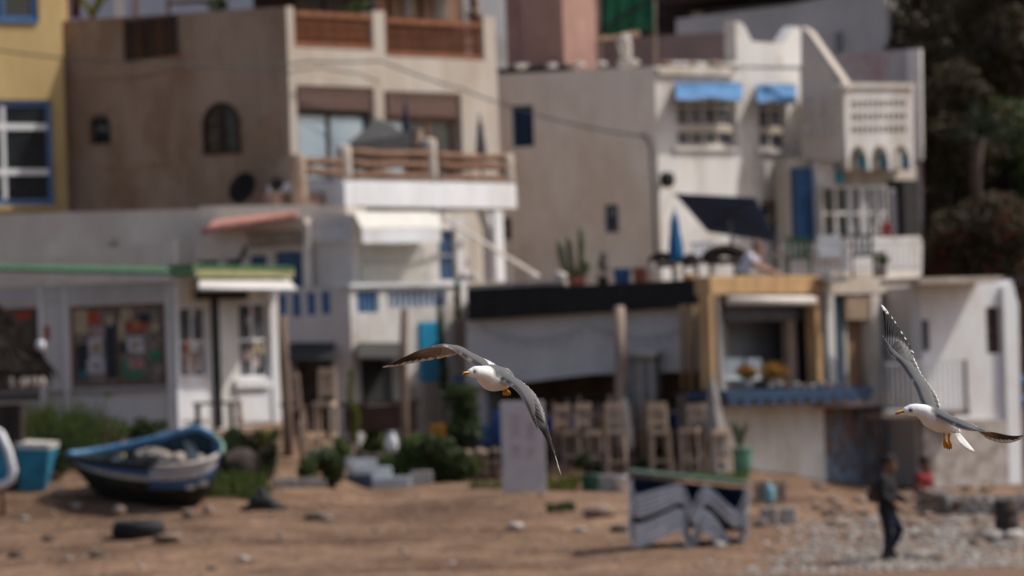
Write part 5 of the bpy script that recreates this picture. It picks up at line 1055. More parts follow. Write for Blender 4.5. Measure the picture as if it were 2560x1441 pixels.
def people():
    # walking man on the stones
    b = G(2216, 1402); D = b.y; q = lambda x, y, d=0: P(x, y, D + d)
    ft = Vector((1, -.2, -.1))
    J = dict(pelvis=q(2219, 1281), neck=q(2214, 1190), head=q(2224, 1160), face=(.9, -.35, -.15), shoulder_a=q(2205, 1200, -.19), shoulder_b=q(2221, 1198, .18), elbow_a=q(2206, 1240, -.24), wrist_a=q(2236, 1262, -.14), elbow_b=q(2238, 1237, .2), wrist_b=q(2266, 1256, .06),
             hip_a=q(2217, 1288, -.09), hip_b=q(2224, 1288, .09), knee_a=q(2222, 1340, -.1), ankle_a=q(2215, 1391, -.06), knee_b=q(2250, 1325, .02), ankle_b=q(2226, 1372, .16), foot_a=ft, foot_b=Vector((.8, 0, -.6)))
    person('man in dark jacket and navy trousers walking on the stony beach', b, J, mat('black_jacket', (.014, .014, .016), .85, .2), mat('navy_trousers', (.012, .018, .032), .85, .2), BLACK, S=1.22)
    bp = q(2184, 1222, .02); t = thing('backpack', 'brown backpack worn by the walking man', 'backpack', q(2186, 1262)); cb = mat('brown_canvas', (.075, .055, .042), .85, .2)
    rings = []
    for y, rx, ry in ((1198, .05, .08), (1204, .09, .13), (1225, .105, .145), (1248, .10, .14), (1258, .06, .1)):
        c = q(2186 + (y - 1198) * .06, y, .0); rings.append([c + Vector((rx * math.copysign(abs(math.cos(a)) ** .6, math.cos(a)), ry * math.copysign(abs(math.sin(a)) ** .6, math.sin(a)), 0)) for a in [6.2832 * k / 16 for k in range(16)]])
    MB().loft(rings).build('bag', cb, t, True)
    for d in (-.13, .12): MB().tube([q(2190, 1204, d), q(2205, 1192, d), q(2220, 1200, d), q(2221, 1222, d), q(2204, 1246, d)], [(.03, .012)] * 5, 6).build('strap', mat('beige_strap', (.30, .23, .18), .8, .1), t, True)
    rings = [[q(2187 + dx, y) + Vector((.03 * math.cos(a) - .1, .09 * math.sin(a), 0)) for a in [6.2832 * k / 12 for k in range(12)]] for y, dx in ((1228, 0), (1232, -1), (1250, 0), (1254, 1))]
    MB().loft(rings).build('pocket', cb, t, True)
    # seated man in red
    b = G(2310, 1290); D = b.y + .1; q = lambda x, y, d=0: P(x, y, D + d)
    J = dict(pelvis=q(2306, 1232), neck=q(2310, 1184), head=q(2313, 1160), face=(.85, -.5, -.2), shoulder_a=q(2297, 1193, -.16), shoulder_b=q(2322, 1192, .16), elbow_a=q(2297, 1222, -.2), wrist_a=q(2326, 1232, -.18), elbow_b=q(2330, 1216, .16), wrist_b=q(2348, 1230, .1),
             hip_a=q(2310, 1238, -.1), hip_b=q(2314, 1236, .1), knee_a=q(2362, 1238, -.12), ankle_a=q(2382, 1287, -.14), knee_b=q(2352, 1236, .14), ankle_b=q(2366, 1284, .1), foot_a=(1, -.2, 0), foot_b=(1, 0, 0))
    person('person in red top and grey trousers seated on the low stone wall', q(2340, 1292), J, mat('red_top', (.20, .018, .022), .85, .2), mat('grey_trousers', (.26, .25, .24), .85, .15), BLACK, sleeve=.5, S=1.15)
    # person on the terrace
    b = deckp(1872, .45); D = b.y; q = lambda x, y, d=0: P(x, y, D + d)
    J = dict(pelvis=q(1862, 684), neck=q(1882, 638), head=q(1895, 622), face=(.85, -.3, -.5), shoulder_a=q(1873, 643, -.18), shoulder_b=q(1886, 644, .17), elbow_a=q(1893, 668, -.22), wrist_a=q(1926, 678, -.12), elbow_b=q(1902, 664, .2), wrist_b=q(1932, 676, .08),
             hip_a=q(1864, 690, -.09), hip_b=q(1868, 690, .09), knee_a=q(1910, 694, -.1), ankle_a=q(1912, 738, -.1), knee_b=q(1906, 693, .1), ankle_b=q(1905, 736, .1), foot_a=(1, 0, 0), foot_b=(1, 0, 0))
    person('person in a white shirt bending over the terrace table', b, J, mat('white_shirt', (.62, .60, .66), .85, .08), mat('beige_trousers', (.4, .33, .27), .85, .1), DKBRN, sleeve=.5, hair=mat('brown_hair', (.16, .10, .07), .8, .2), skin=mat('tan_skin', (.42, .24, .16), .6, .1), S=1.15)
people()
# ------------------------------------------------------------------ beach: boats, tyre, boxes
def boat():
    b = G(390, 1272); D = b.y; q = lambda x, y, d: P(x, y, D + d)
    t = thing('fishing_boat', 'blue and white wooden fishing boat tilted on the sand', 'boat', b)
    near = [(166, 1146, .9), (215, 1150, .45), (275, 1157, .05), (340, 1163, -.25), (405, 1166, -.45), (465, 1162, -.5), (515, 1152, -.35), (545, 1138, -.05)]
    far = [(170, 1136, 1.0), (225, 1131, 1.25), (275, 1122, 1.3), (335, 1110, 1.25), (395, 1096, 1.15), (445, 1082, 1.0), (492, 1072, .8), (535, 1092, .45)]
    keel = [(176, 1158, .95), (230, 1222, .75), (282, 1256, .5), (340, 1274, .35), (400, 1279, .25), (455, 1276, .2), (500, 1258, .2), (530, 1220, .2)]
    N = [q(*p) for p in near]; F = [q(*p) for p in far]; K = [q(*p) for p in keel]
    def spline(A, n=29):
        out = []
        for i in range(n):
            s = i / (n - 1) * (len(A) - 1); k = min(int(s), len(A) - 2); f = s - k; p0, p1, p2, p3 = A[max(k - 1, 0)], A[k], A[k + 1], A[min(k + 2, len(A) - 1)]
            out.append(.5 * ((2 * p1) + (p2 - p0) * f + (2 * p0 - 5 * p1 + 4 * p2 - p3) * f * f + (3 * p1 - p0 - 3 * p2 + p3) * f ** 3))
        return out
    N, F, K = spline(N), spline(F), spline(K); n = len(N)
    def pro(G_, K_, s, k, off=0):            # hull curve from gunwale (s=0) to keel (s=1)
        a = G_.lerp(K_, s); down = Vector((0, 0, -1)); c = (N[k] + F[k]) / 2; out = (G_ - c); out.z *= .3; bulge = math.sin(math.pi * s) * .30
        p = a + out * bulge * .75; return p + (c - p).normalized() * off if off else p
    def strake(G_, s0, s1, name, m, off, i0=0, i1=n, sub=4):
        mb = MB(); rows = []
        for k in range(i0, i1): rows.append([pro(G_[k], K[k], s0 + (s1 - s0) * j / sub, k, off) for j in range(sub + 1)] + [pro(G_[k], K[k], s0 + (s1 - s0) * j / sub, k, off + .035) for j in range(sub, -1, -1)])
        mb.loft(rows); return mb.build(name, m, t, True)
    HB = mat('boat_blue', (.03, .10, .24), .55, .25, 7, 0, c2=(.05, .08, .13)); HB2 = mat('boat_light_blue', (.13, .30, .50), .6, .2, 7, 0); HW = mat('boat_white', (.52, .48, .44), .6, .2, 9, 0); HD = mat('boat_tar', (.02, .02, .018), .7, .4, 5, 0); HGn = mat('boat_green_black', (.02, .032, .02), .7, .3, 5, 0); HGr = mat('boat_pale_green', (.22, .36, .30), .6, .2, 7, 0); IN = mat('boat_inside', (.025, .045, .055), .8, .4, 6, 0)
    strake(N, .015, .10, 'top_strake', HD, -.004, 0, 15); strake(N, .015, .12, 'top_strake', HW, -.004, 14, n); strake(N, .10, .24, 'blue_strake', HB, 0, 0, 15); strake(N, .12, .17, 'rubbing_strake', HB2, .002, 14, n); strake(N, .17, .30, 'white_strake', HW, 0, 14, n); strake(N, .24, .33, 'white_strake', HW, -.003, 0, 15); strake(N, .30, .52, 'blue_strake', HB, .0, 14, n); strake(N, .33, .5, 'green_strake', HGn, 0, 0, 15); strake(N, .5, 1.0, 'hull', HD, .004, 0, n, 8)
    strake(F, .015, .3, 'far_side', HB2, 0); strake(F, .3, 1.0, 'far_side', HD, .003, 0, n, 8)
    # inside lining
    mb = MB(); rows = []
    for k in range(n): rows.append([pro(N[k], K[k], .03 + .6 * j / 5, k, .05) for j in range(6)] + [pro(F[k], K[k], .63 - .6 * j / 5, k, .05) for j in range(6)])
    i0 = len(mb.v); m_ = 12
    for r in rows: mb.v += r
    for k in range(n - 1):
        for j in range(m_ - 1): a = i0 + k * m_ + j; mb.f.append((a, a + 1, a + m_ + 1, a + m_))
    mb.build('lining', IN, t, True)
    # gunwales and end transom
    MB().tube(N[:16], [(.035, .045)] * 16, 8).build('gunwale', HD, t, True); MB().tube(N[15:], [(.035, .045)] * (n - 15), 8).build('gunwale', HW, t, True); MB().tube(F, [(.05, .06)] * n, 8).build('gunwale', HB2, t, True)
    tip = q(556, 1118, .15); end = [F[-1], q(549, 1103, .33), tip, q(555, 1130, .02), N[-1]]
    MB().tube([F[-1], q(549, 1103, .33), tip, q(555, 1130, .02), N[-1]], [(.045, .055)] * 5, 8).build('end_rim', HGr, t, True)
    mb = MB(); rows = []
    for k, e in enumerate(end): rows.append([e.lerp(K[-1], s) for s in (.02, .3, .6, 1.0)])
    for r in rows: mb.v += r
    for k in range(4):
        for j in range(3): a = k * 4 + j; mb.f.append((a, a + 1, a + 5, a + 4))
    o = mb.build('end_planking', HB, t, True); s_ = o.modifiers.new('s', 'SOLIDIFY'); s_.thickness = .04
    for k in (9, 16, 22):
        a, c = pro(N[k], K[k], .12, k, .04), pro(F[k], K[k], .12, k, .04); MB().beam(a, c, .18, .035).build('thwart', IN, t)
    for k in range(2):
        p = pro(N[21 + k * 2], K[21 + k * 2], .47, 21, -.012); MB().rock(p, (.11, .012, .05), k, 2).build('painted_mark', HW, t)
    # nets heaped inside
    g = random.Random(2); nb = q(400, 1146, .15); nt_ = thing('fishing_net', 'heap of pale fishing net lying in the blue boat', 'net', nb); mb = MB()
    for k in range(10): mb.rock(q(350 + k * 16 + g.uniform(-6, 6), 1150 - 14 * math.exp(-((k - 2) / 2.5) ** 2), .18 + g.uniform(-.15, .25)), (g.uniform(.12, .2), g.uniform(.15, .22), g.uniform(.07, .13)), k, 3)
    mb.build('heap', mat('pale_net', (.42, .36, .30), .95, .35, 14, .5, 60), nt_, True)
    for k in range(5): tag(MB().lathe(q(285 + k * 22, 1138 + g.uniform(-4, 4), .2), [(.02, -.05), (.05, -.03), (.05, .03), (.02, .05)], 8).build('net_float', [BLACK, LIME, BLACK, HW, BLACK][k], None, True), '%s small net float from the left in the blue boat' % ORD[k], 'float', 'net floats in the boat')
    # prop stones under the hull
    for k, (x, y, r) in enumerate(((297, 1281, .13), (470, 1284, .11), (520, 1274, .09))):
        p = G(x, y + 8); tag(MB().rock(p + Vector((0, 0, .05)), (r, r, r * .9), 80 + k, 2).build('prop_stone', STONE, None, True), '%s stone propping the blue fishing boat' % ['left', 'middle', 'right'][k], 'stone')
boat()
def left_edge():
    # white dinghy bow
    b = G(10, 1290); D = b.y; q = lambda x, y, d=0: P(x, y, D + d); t = thing('dinghy', 'white rimmed dinghy end at the left edge', 'boat', b)
    rim = [q(-70, 1070, .6), (q(-30, 1066, .3)), q(2, 1085, .1), q(22, 1130, -.05), q(33, 1175, -.1), q(28, 1200, -.1), q(8, 1213, -.05), q(-40, 1220, .1), q(-90, 1215, .4)]
    MB().tube(rim, [.075] * len(rim), 10).build('rim', WHITEM, t, True)
    mb = MB(); bk = [p + Vector((-.35, .5, -.25)) for p in rim]
    mb.v += rim + bk; n = len(rim)
    for k in range(n - 1): mb.f.append((k, k + 1, n + k + 1, n + k))
    mb.f.append(tuple(range(n, 2 * n))); mb.build('hull', TEAL, t, True)
    MB().tube([q(2, 1216), q(8, 1262), q(6, 1308)], [.045, .04, .04], 8).build('support', mat('rusty_support', (.13, .05, .03), .8, .3), t, True)
    MB().tube([q(-60, 1218, .5), q(-64, 1262, .5), q(-62, 1300, .5)], [.045, .04, .04], 8).build('support', mat('rusty_support', (1, 1, 1)), t, True)
    # dark wooden cabinet
    b = G(28, 1224); q = W(0, 1120, b.y, -6); t = thing('wooden_cabinet', 'dark brown wooden cabinet standing by the dinghy', 'cabinet', b)
    part(q, 'body', -60, 1012, 54, 1226, -.5, 0, mat('cabinet_brown', (.045, .027, .02), .8, .3, 6, 0, streak=True), t)
    for k in range(4): part(q, 'board', -58 + k * 28, 1016, -31.5 + k * 28, 1222, .001, .018, mat('cabinet_brown', (1, 1, 1)), t)
    # turquoise trough
    b = G(100, 1228); D = b.y; q = lambda x, y, d=0: P(x, y, D + d); t = thing('turquoise_trough', 'turquoise painted boat shaped trough with pale rim', 'trough', b)
    A = [q(50, 1228), q(108, 1230), q(122, 1226, .45), q(60, 1222, .5)]; B = [q(40, 1122), q(120, 1124), q(146, 1118, .55), q(60, 1115, .6)]
    MB().hexa(A + B).build('body', mat('trough_turquoise', (.03, .20, .30), .6, .2, 4, 0), t)
    Rm = [q(36, 1108), q(124, 1110), q(150, 1104, .6), q(56, 1100, .65)]; MB().hexa([p + Vector((0, -.01, 0)) for p in B] + Rm).build('rim', PALEST, t)
    MB().beam(q(112, 1229, -.02), q(122, 1124, -.02), .05, .04).build('corner_post', mat('sunlit_edge_turquoise', (.10, .34, .48), .6, .15), t)  # not a post: paler strip paints the sunlight on the right edge
    # tyre
    c = G(345, 1346); t = thing('tyre', 'worn black car tyre lying flat on the sand', 'tyre', c); c = c + Vector((0, .25, -.02)); 
    prof = [(r_, z_ * 1.25) for r_, z_ in [(.25, .01), (.36, .0), (.42, .03), (.445, .08), (.45, .16), (.43, .23), (.37, .26), (.26, .25), (.235, .2), (.35, .17), (.35, .07), (.235, .05), (.25, .01)]]
    mb = MB(); ax = Vector((.03, -.05, 1)).normalized(); mb.lathe(c, prof, 36, ax); mb.f = mb.f[:-2]; mb.build('carcass', RUBBER, t, True)
    for k in range(30):
        a = 6.2832 * k / 30; MB().box(c + Vector((.448 * math.cos(a), .448 * math.sin(a), .125)), (.012, .03, .07), (Vector((math.cos(a), math.sin(a), 0)), Vector((-math.sin(a), math.cos(a), .3)).normalized(), Vector((0, -.3, 1)).normalized())).build('tread_block', RUBBER, t)
    # clay jar, black heap
    b = G(602, 1226); t = thing('clay_jar', 'large round brown clay jar lying among the grass', 'jar', b); c = b + Vector((0, .3, .36)); ax = Vector((-.75, -.3, .35))
    MB().lathe(c - ax.normalized() * .35, [(.05, 0), (.22, .05), (.36, .2), (.40, .36), (.34, .54), (.2, .66), (.19, .72), (.23, .75), (.17, .74), (.15, .6)], 22, ax).build('body', mat('dark_clay', (.06, .042, .032), .85, .25, 6, 0), t, True)
    b = G(660, 1276); t = thing('black_heap', 'black folded tarpaulin heap on the sand', 'tarpaulin', b); mb = MB(); mb.rock(b + Vector((-.03, .15, .1)), (.26, .2, .17), 3, 3); mb.rock(b + Vector((-.02, .15, .2)), (.13, .12, .16), 5, 3); mb.rock(b + Vector((.2, .12, .04)), (.22, .16, .07), 7, 3); mb.rock(b + Vector((-.22, .1, .04)), (.2, .16, .07), 9, 3); mb.build('heap', mat('black_tarpaulin', (.018, .017, .017), .6, .2, 6, 0), t, True)
    # thatched parasol edge
    ap = P(-95, 690, 152.6); t = thing('thatched_parasol', 'dark thatched parasol hanging into the left edge', 'parasol', G(-150, 1225)); g = random.Random(12); mb = MB(); L = 1.9
    L = 1.42; n = 40; rim = []
    for k in range(n):
        a = 6.2832 * k / n; rim.append(ap + Vector((L * math.cos(a), L * .8 * math.sin(a), -1.75 + .05 * math.sin(k * 2.1))))
    o_ = MB(); o_.v = [ap] + rim; o_.f = [(0, 1 + k, 1 + (k + 1) % n) for k in range(n)]; oo = o_.build('thatch', mat('dark_thatch', (.020, .013, .010), .95, .4, 14, .5, 60), t); s_ = oo.modifiers.new('s', 'SOLIDIFY'); s_.thickness = .12
    fr = MB()
    for k in range(520):
        a = g.uniform(0, 6.2832); q_ = g.uniform(.15, 1) ** .6; p = ap + Vector((L * q_ * math.cos(a), L * .8 * q_ * math.sin(a), -1.75 * q_ + .06)); fr.blade(p, p + Vector((.22 * math.cos(a) + g.uniform(-.08, .08), .15 * math.sin(a), -g.uniform(.15, .5))), .09, Vector((.05 * math.cos(a), 0, .06)), 3)
    fr.build('fringe', mat('thatch_fringe', (.04, .028, .02), .9, .4, 9, 0), t)['kind'] = 'stuff'
    for k in range(9):
        a = -.9 + k * .22; p = ap + Vector((L * 1.0 * math.cos(a), L * .8 * math.sin(a), -1.9)); MB().lathe(p, [(.015, .05), (.05, .0), (.055, -.06), (.03, -.13), (.005, -.15)], 8).build('shell_pendant', PALEST, t, True)
    MB().rock(ap + Vector((L * .97, -.3, -1.3)), (.09, .08, .10), 4, 2).build('white_float', WHITE2, t, True)
    MB().tube([t.location, ap], [.09, .07], 9).build('pole', DKWOOD, t, True)
left_edge()
# ------------------------------------------------------------------ plants and stones
def clump(label, px, py, wpx, hpx, m, n, kind='bush', D=None, cat='plant', name=None, seed=0, dd=.0):
    b = G(px, py) if D is None else GD(px, D); s = M(b.y); g = random.Random(seed + int(px)); h0 = 0 if D is None else max(0, (py_of(b) - py) * s); t = thing(name or ('bush' if kind == 'bush' else 'grass_clump'), label, cat, b); r = wpx * s / 2; h = hpx * s; mb = MB()
    if kind == 'bush':
        st = MB()
        for k in range(max(5, int(wpx / 9))):
            a = g.uniform(0, 6.28); q = g.uniform(0, .8); p = b + Vector((r * q * math.cos(a), r * .7 * q * math.sin(a) + dd, (h * g.uniform(.3, .8)) if D is None else h0 + h * g.uniform(.02, .95))); st.tube([b + Vector((0, dd, -.03)), b.lerp(p, .5) + Vector((.02, dd, .04)), p], [.015, .01, .005], 5); mb.leaves(p, (r * .42, r * .4, h * .30), max(40, n // 5), .10, g, .55, .1)
        st.build('stems', BARK, t); mb.build('leaves', m, t)
    else:
        for k in range(n):
            x, y = g.uniform(-r, r), g.uniform(-r * .5, r * .5); p = b + Vector((x, y + dd, -.02)); p.z = max(p.z, gz(p.x, p.y) - .02) if D is None else p.z; L = h * g.uniform(.5, 1.15); mb.blade(p, p + Vector((g.uniform(-.25, .25) * L + x * .15, g.uniform(-.2, .2) * L, L)), .075, Vector((g.uniform(-.04, .04), 0, .03)), 4)
        mb.build('blades', m, t)
    return t
def plants():
    clump('long yellow green grass beside the dark cabinet', 95, 1150, 100, 140, LEAFY, 150, 'grass'); clump('tall dark green reeds behind the turquoise trough', 170, 1165, 140, 150, LEAF, 170, 'grass'); clump('reeds and dry grass left of the green shrub', 225, 1150, 90, 120, mat('dry_grass', (.20, .18, .075), .8, .3, 6, 0), 120, 'grass')
    clump('rounded green shrub above the blue boat', 275, 1130, 110, 78, LEAF, 900); clump('dark shrub at the foot of the kiosk poster wall', 370, 1100, 120, 50, LEAFD, 500); clump('small shrub behind the turquoise trough', 150, 1190, 60, 60, LEAFD, 400)
    clump('bright green grass slope right of the blue boat', 590, 1236, 130, 60, mat('bright_grass', (.15, .20, .045), .7, .3, 6, 0), 240, 'grass'); clump('short bright grass tuft below the clay jar', 640, 1246, 60, 36, mat('bright_grass', (1, 1, 1)), 110, 'grass')
    clump('slim leafy plant left of the wooden pole', 678, 1205, 52, 135, LEAFD, 500); clump('yellow green tips above the slim leafy plant', 668, 1110, 60, 30, LEAFY, 160, D=152.5); clump('low plant left of the grey steps', 760, 1208, 70, 60, LEAF, 400); clump('dark green bush at the left side of the steps', 835, 1222, 80, 88, LEAFD, 800); clump('pale leafy plant above the left planter bed', 800, 1165, 90, 50, mat('pale_leaf', (.17, .21, .12), .7, .3, 6, 0), 300)
    clump('yellow green shrub behind the steps', 895, 1075, 40, 130, LEAFY, 350, D=156); clump('green bush behind the grey steps', 935, 1150, 90, 100, LEAF, 900, D=158); clump('broad dark bush right of the grey steps', 1030, 1192, 150, 90, LEAF, 1500, D=155.1); clump('dense dark green bush beside the path', 1115, 1192, 150, 92, LEAFD, 1700, D=155.0)
    clump('small shrub at the right end of the green bushes', 1180, 1192, 70, 50, LEAF, 500, D=155.0); clump('grass at the foot of the sign board, right side', 1395, 1225, 90, 40, LEAFY, 90, 'grass'); clump('grass left of the sign board', 1215, 1222, 70, 22, mat('dry_green', (.20, .20, .08), .8, .3, 6, 0), 70, 'grass')
    clump('potted dark shrub below the bar chairs', 1470, 1195, 60, 62, LEAFD, 400); clump('green grass strip above the stacked sunbeds', 1800, 1204, 110, 22, mat('bright_grass', (1, 1, 1)), 160, 'grass'); clump('dark weeds left of the sunbed stack', 1400, 1278, 60, 24, LEAFD, 50, 'grass'); clump('green weeds beneath the bar chairs on the right', 1640, 1185, 110, 45, LEAFD, 420); clump('climbing vine on the white house wall, left strand', 1112, 985, 30, 260, LEAFD, 700, D=159.2); clump('climbing vine beside the black fascia', 1160, 790, 26, 110, LEAFD, 320, D=158.5); clump('dark foliage beneath the vine by the blue barrels', 1165, 1090, 120, 110, LEAFD, 900, D=157.2)
    clump('dark shrub right of the boat below the kiosk doors', 470, 1120, 90, 60, LEAFD, 700); clump('low shrub beneath the right kiosk door', 590, 1128, 100, 56, LEAFD, 800); clump('dry shrub between the clay jar and the kiosk', 640, 1150, 80, 70, mat('dry_leaf', (.13, .11, .05), .8, .3, 6, 0), 500); clump('reedy tuft at the right end of the boat', 560, 1160, 70, 70, LEAFD, 90, 'grass'); clump('green shrub under the tall bar chair', 850, 1150, 80, 50, LEAF, 600, D=155.2)
    # agave in green pot
    b = G(1852, 1192); t = thing('potted_agave', 'agave in a large green glazed pot by the white cafe wall', 'plant', b)
    MB().lathe(b, [(.15, -.02), (.19, .25), (.215, .42), (.22, .47), (.24, .48), (.24, .52), (.19, .52), (.17, .45)], 18).build('pot', POTG, t, True); mb = MB(); g = random.Random(3)
    for k in range(34): a = g.uniform(0, 6.28); L = g.uniform(.3, .55); mb.blade(b + Vector((0, 0, .5)), b + Vector((.24 * math.cos(a) * L * 1.6, .3 * math.sin(a) * L, .5 + L)), .06, Vector((0, 0, .02)), 4)
    mb.build('leaves', AGAVE, t)
    b = G(1476, 1228); t = thing('green_tub', 'dark green plastic tub in front of the bar chairs', 'tub', b); MB().lathe(b, [(.14, -.02), (.165, .26), (.175, .27), (.175, .3), (.15, .3), (.14, .1)], 16).build('body', mat('dark_green_plastic', (.03, .13, .09), .5, .15), t, True); MB().lathe(b + Vector((0, 0, .24)), [(.10, 0), (.15, .01), (.05, .03)], 12).build('soil', DKBRN, t, True)
    b = G(1552, 1230); t = thing('white_bucket', 'white plastic bucket left of the sunbed stack', 'bucket', b); MB().lathe(b, [(.10, -.02), (.125, .26), (.135, .27), (.135, .29), (.115, .29), (.1, .05)], 16).build('body', WHITEM, t, True); MB().tube([b + Vector((.13 * math.cos(a), -.02, .28 - .1 * math.sin(a))) for a in [math.pi * k / 8 for k in range(9)]], .006, 5).build('handle', GREYM, t, True)
    b = G(1515, 1228); t = thing('concrete_planter', 'plain concrete block planter between green tub and white bucket', 'planter', b); bevel(MB().box(b + Vector((0, .1, .14)), (.19, .15, .15)).build('body', CONC, t), .02); MB().box(b + Vector((0, .1, .292)), (.15, .11, .004)).build('soil', DKBRN, t)
    b = GD(1052, 154.5); t = thing('concrete_planter', 'low concrete planter set in the green bushes', 'planter', b); bevel(MB().box(b + Vector((0, .12, .12)), (.2, .14, .14)).build('body', CONC, t), .02); MB().box(b + Vector((0, .12, .262)), (.16, .10, .004)).build('soil', DKBRN, t)
    b = G(740, 1222); t = thing('stone_bed', 'low grey stone edging of the left planter bed', 'edging', b)
    for k in range(8): bevel(MB().box(G(690 + k * 17, 1220) + Vector((0, .05, .06 + .015 * (k % 3))), (.055, .09, .10)).build('block', CONC if k % 2 else STONE2, t), .02)
    # steps
    t = thing('garden_steps', 'grey blue concrete steps leading up between the bushes', 'steps', G(940, 1214))
    for k, (x0, x1, y, D_) in enumerate(((922, 1024, 1192, 154.0), (878, 978, 1168, 154.6), (862, 940, 1148, 155.2), (800, 880, 1132, 155.8))):
        xm = (x0 + x1) / 2; top = P(xm, y, D_).z; c = GD(xm, D_); s = M(D_); zb = min(c.z, top) - .3; bevel(MB().box(Vector((c.x, D_ + .35, (top + zb) / 2)), ((x1 - x0) * s / 2, .4, (top - zb) / 2)).build('step', STEPM if k < 3 else CONC, t), .015)
    c = GD(897, 153.7); top = P(897, 1186, 153.7).z; bevel(MB().box(Vector((c.x, 153.8, (c.z + top) / 2 - .05)), (.23, .16, (top - c.z) / 2 + .05)).build('side_block', mat('blue_grey_block', (.06, .085, .12), .8, .15), t), .015)
    g = random.Random(21)
    data = [(790, 1298, .14, STONE3, 'dark'), (120, 1352, .10, STONE3, 'dark'), (240, 1392, .12, STONE3, 'dark'), (40, 1392, .11, STONE3, 'dark'), (420, 1352, .2, STONE, 'flat brown'), (610, 1402, .09, PALEST, 'pale'), (440, 1346, .1, STONE3, 'dark'), (170, 1400, .06, STONE2, 'grey'), (820, 1300, .08, STONE2, 'grey'), (225, 1235, .17, STONE, 'rounded brown'), (150, 1240, .14, STONE, 'brown'), (190, 1270, .09, STONE2, 'grey'), (1290, 1322, .12, PALEST, 'pale'), (1450, 1330, .1, STONE2, 'grey'), (1500, 1290, .22, STONE, 'large brown'), (1550, 1330, .14, STONE3, 'dark'), (1690, 1366, .1, PALEST, 'pale'), (1800, 1366, .09, PALEST, 'pale'), (2075, 1290, .12, STONE3, 'dark'), (2290, 1395, .17, STONE2, 'grey'), (2350, 1400, .12, STONE, 'brown'), (2130, 1342, .09, STONE2, 'grey'), (2480, 1352, .2, STONE2, 'large grey'), (2535, 1345, .16, PALEST, 'pale'), (2440, 1362, .12, STONE, 'brown'), (1010, 1380, .06, STONE2, 'grey'), (940, 1330, .05, STONE3, 'dark'), (1130, 1410, .05, PALEST, 'pale'), (700, 1340, .05, STONE2, 'grey'), (530, 1425, .07, STONE3, 'dark'), (60, 1300, .08, STONE2, 'grey'), (350, 1420, .06, STONE2, 'grey')]
    place = ['midway between black heap and sign board', 'left of the tyre near the left edge', 'below the tyre to the left', 'in the lower left corner', 'touching the right side of the tyre', 'on open sand below the black heap', 'behind the flat stone by the tyre', 'lower left on the open sand', 'next to the dark stone in mid sand', 'left of the blue boat bow', 'at the foot of the turquoise trough', 'in the shadow left of the boat', 'on open sand below the sign board', 'left of the sunbed stack on the slope', 'at the left foot of the sunbed stack', 'under the left corner of the sunbeds', 'under the middle of the sunbeds', 'under the right part of the sunbeds', 'on the sand mound right of the crates', 'right of the walking man', 'farther right of the walking man', 'left of the walking man on the slope', 'below the low stone wall at right', 'at the far right below the barrel', 'left of the large stone at right', 'on the open sand in the lower middle', 'on the mid beach below the steps', 'near the bottom edge in the middle', 'right below the black heap', 'near the bottom edge left of middle', 'between dinghy and tyre', 'near the bottom edge below the tyre']
    for k, ((x, y, r, m_, adj), pl) in enumerate(zip(data, place)):
        p = G(x, y); tag(MB().rock(p + Vector((0, 0, r * .22)), (r * 1.25, r, r * (.35 if 'flat' in adj else .62)), 100 + k, 2).build('beach_stone', m_, None, True), '%s stone %s' % (adj, pl), 'stone')
    # gravel: nobody could count it
    def shore(ymin):
        while True:
            x, y = g.uniform(1700, 2560), g.uniform(ymin, 1441); e = 1830 + 220 * (1441 - y) / 150 + 160 * noise.noise((x * .006, y * .02, 1))
            if g.random() < sm(e - 90, e + 240, x) * (.35 + .65 * sm(-.25, .3, noise.noise((x * .012, y * .035, 7)))): return x, y
    for nm, lab, m_, N, f, sz in (('gravel', 'pale grey beach pebbles and gravel in the lower right', STONE2, 2600, lambda: shore(1290), (.02, .075)), ('gravel', 'light pebbles mixed through the lower right gravel', PALEST, 900, lambda: shore(1300), (.02, .06)), ('rubble', 'rough rubble strewn below the walls at the right', STONE, 150, lambda: (g.uniform(2040, 2560), g.uniform(1215, 1320)), (.04, .17)), ('gravel', 'small brown stones scattered over the whole beach', STONE, 700, lambda: (g.uniform(0, 2560), g.uniform(1230, 1441)), (.012, .05)), ('gravel', 'dark little stones scattered over the beach', STONE3, 330, lambda: (g.uniform(0, 2560), g.uniform(1250, 1441)), (.012, .045))):
        mb = MB(); proto = [MB().rock((0, 0, 0), (1, .9, .6), 200 + j, 1).v for j in range(6)]; fc = MB().rock((0, 0, 0), 1, 0, 1).f
        for _ in range(N):
            x, y = f()
            d = ray(x, y); D0 = 139 + (1441 - y) / 241 * 15.5
            p = None
            for kk in range(7):
                pp = P(x, y, D0); dz = pp.z - gz(pp.x, pp.y); D0 += dz / .115; D0 = max(136, min(170, D0))
            pp = P(x, y, D0); p = Vector((pp.x, pp.y, gz(pp.x, pp.y))); s = sz[0] + (sz[1] - sz[0]) * g.random() ** 2; a = g.uniform(0, 6.28); i = len(mb.v)
            for v in g.choice(proto): mb.v.append(p + Vector(((v.x * math.cos(a) - v.y * math.sin(a)) * s, (v.x * math.sin(a) + v.y * math.cos(a)) * s, v.z * s + s * .15)))
            mb.f += [tuple(i + j for j in q) for q in fc]
        tag(mb.build(nm, m_, None), lab, 'gravel', kind='stuff')
plants()
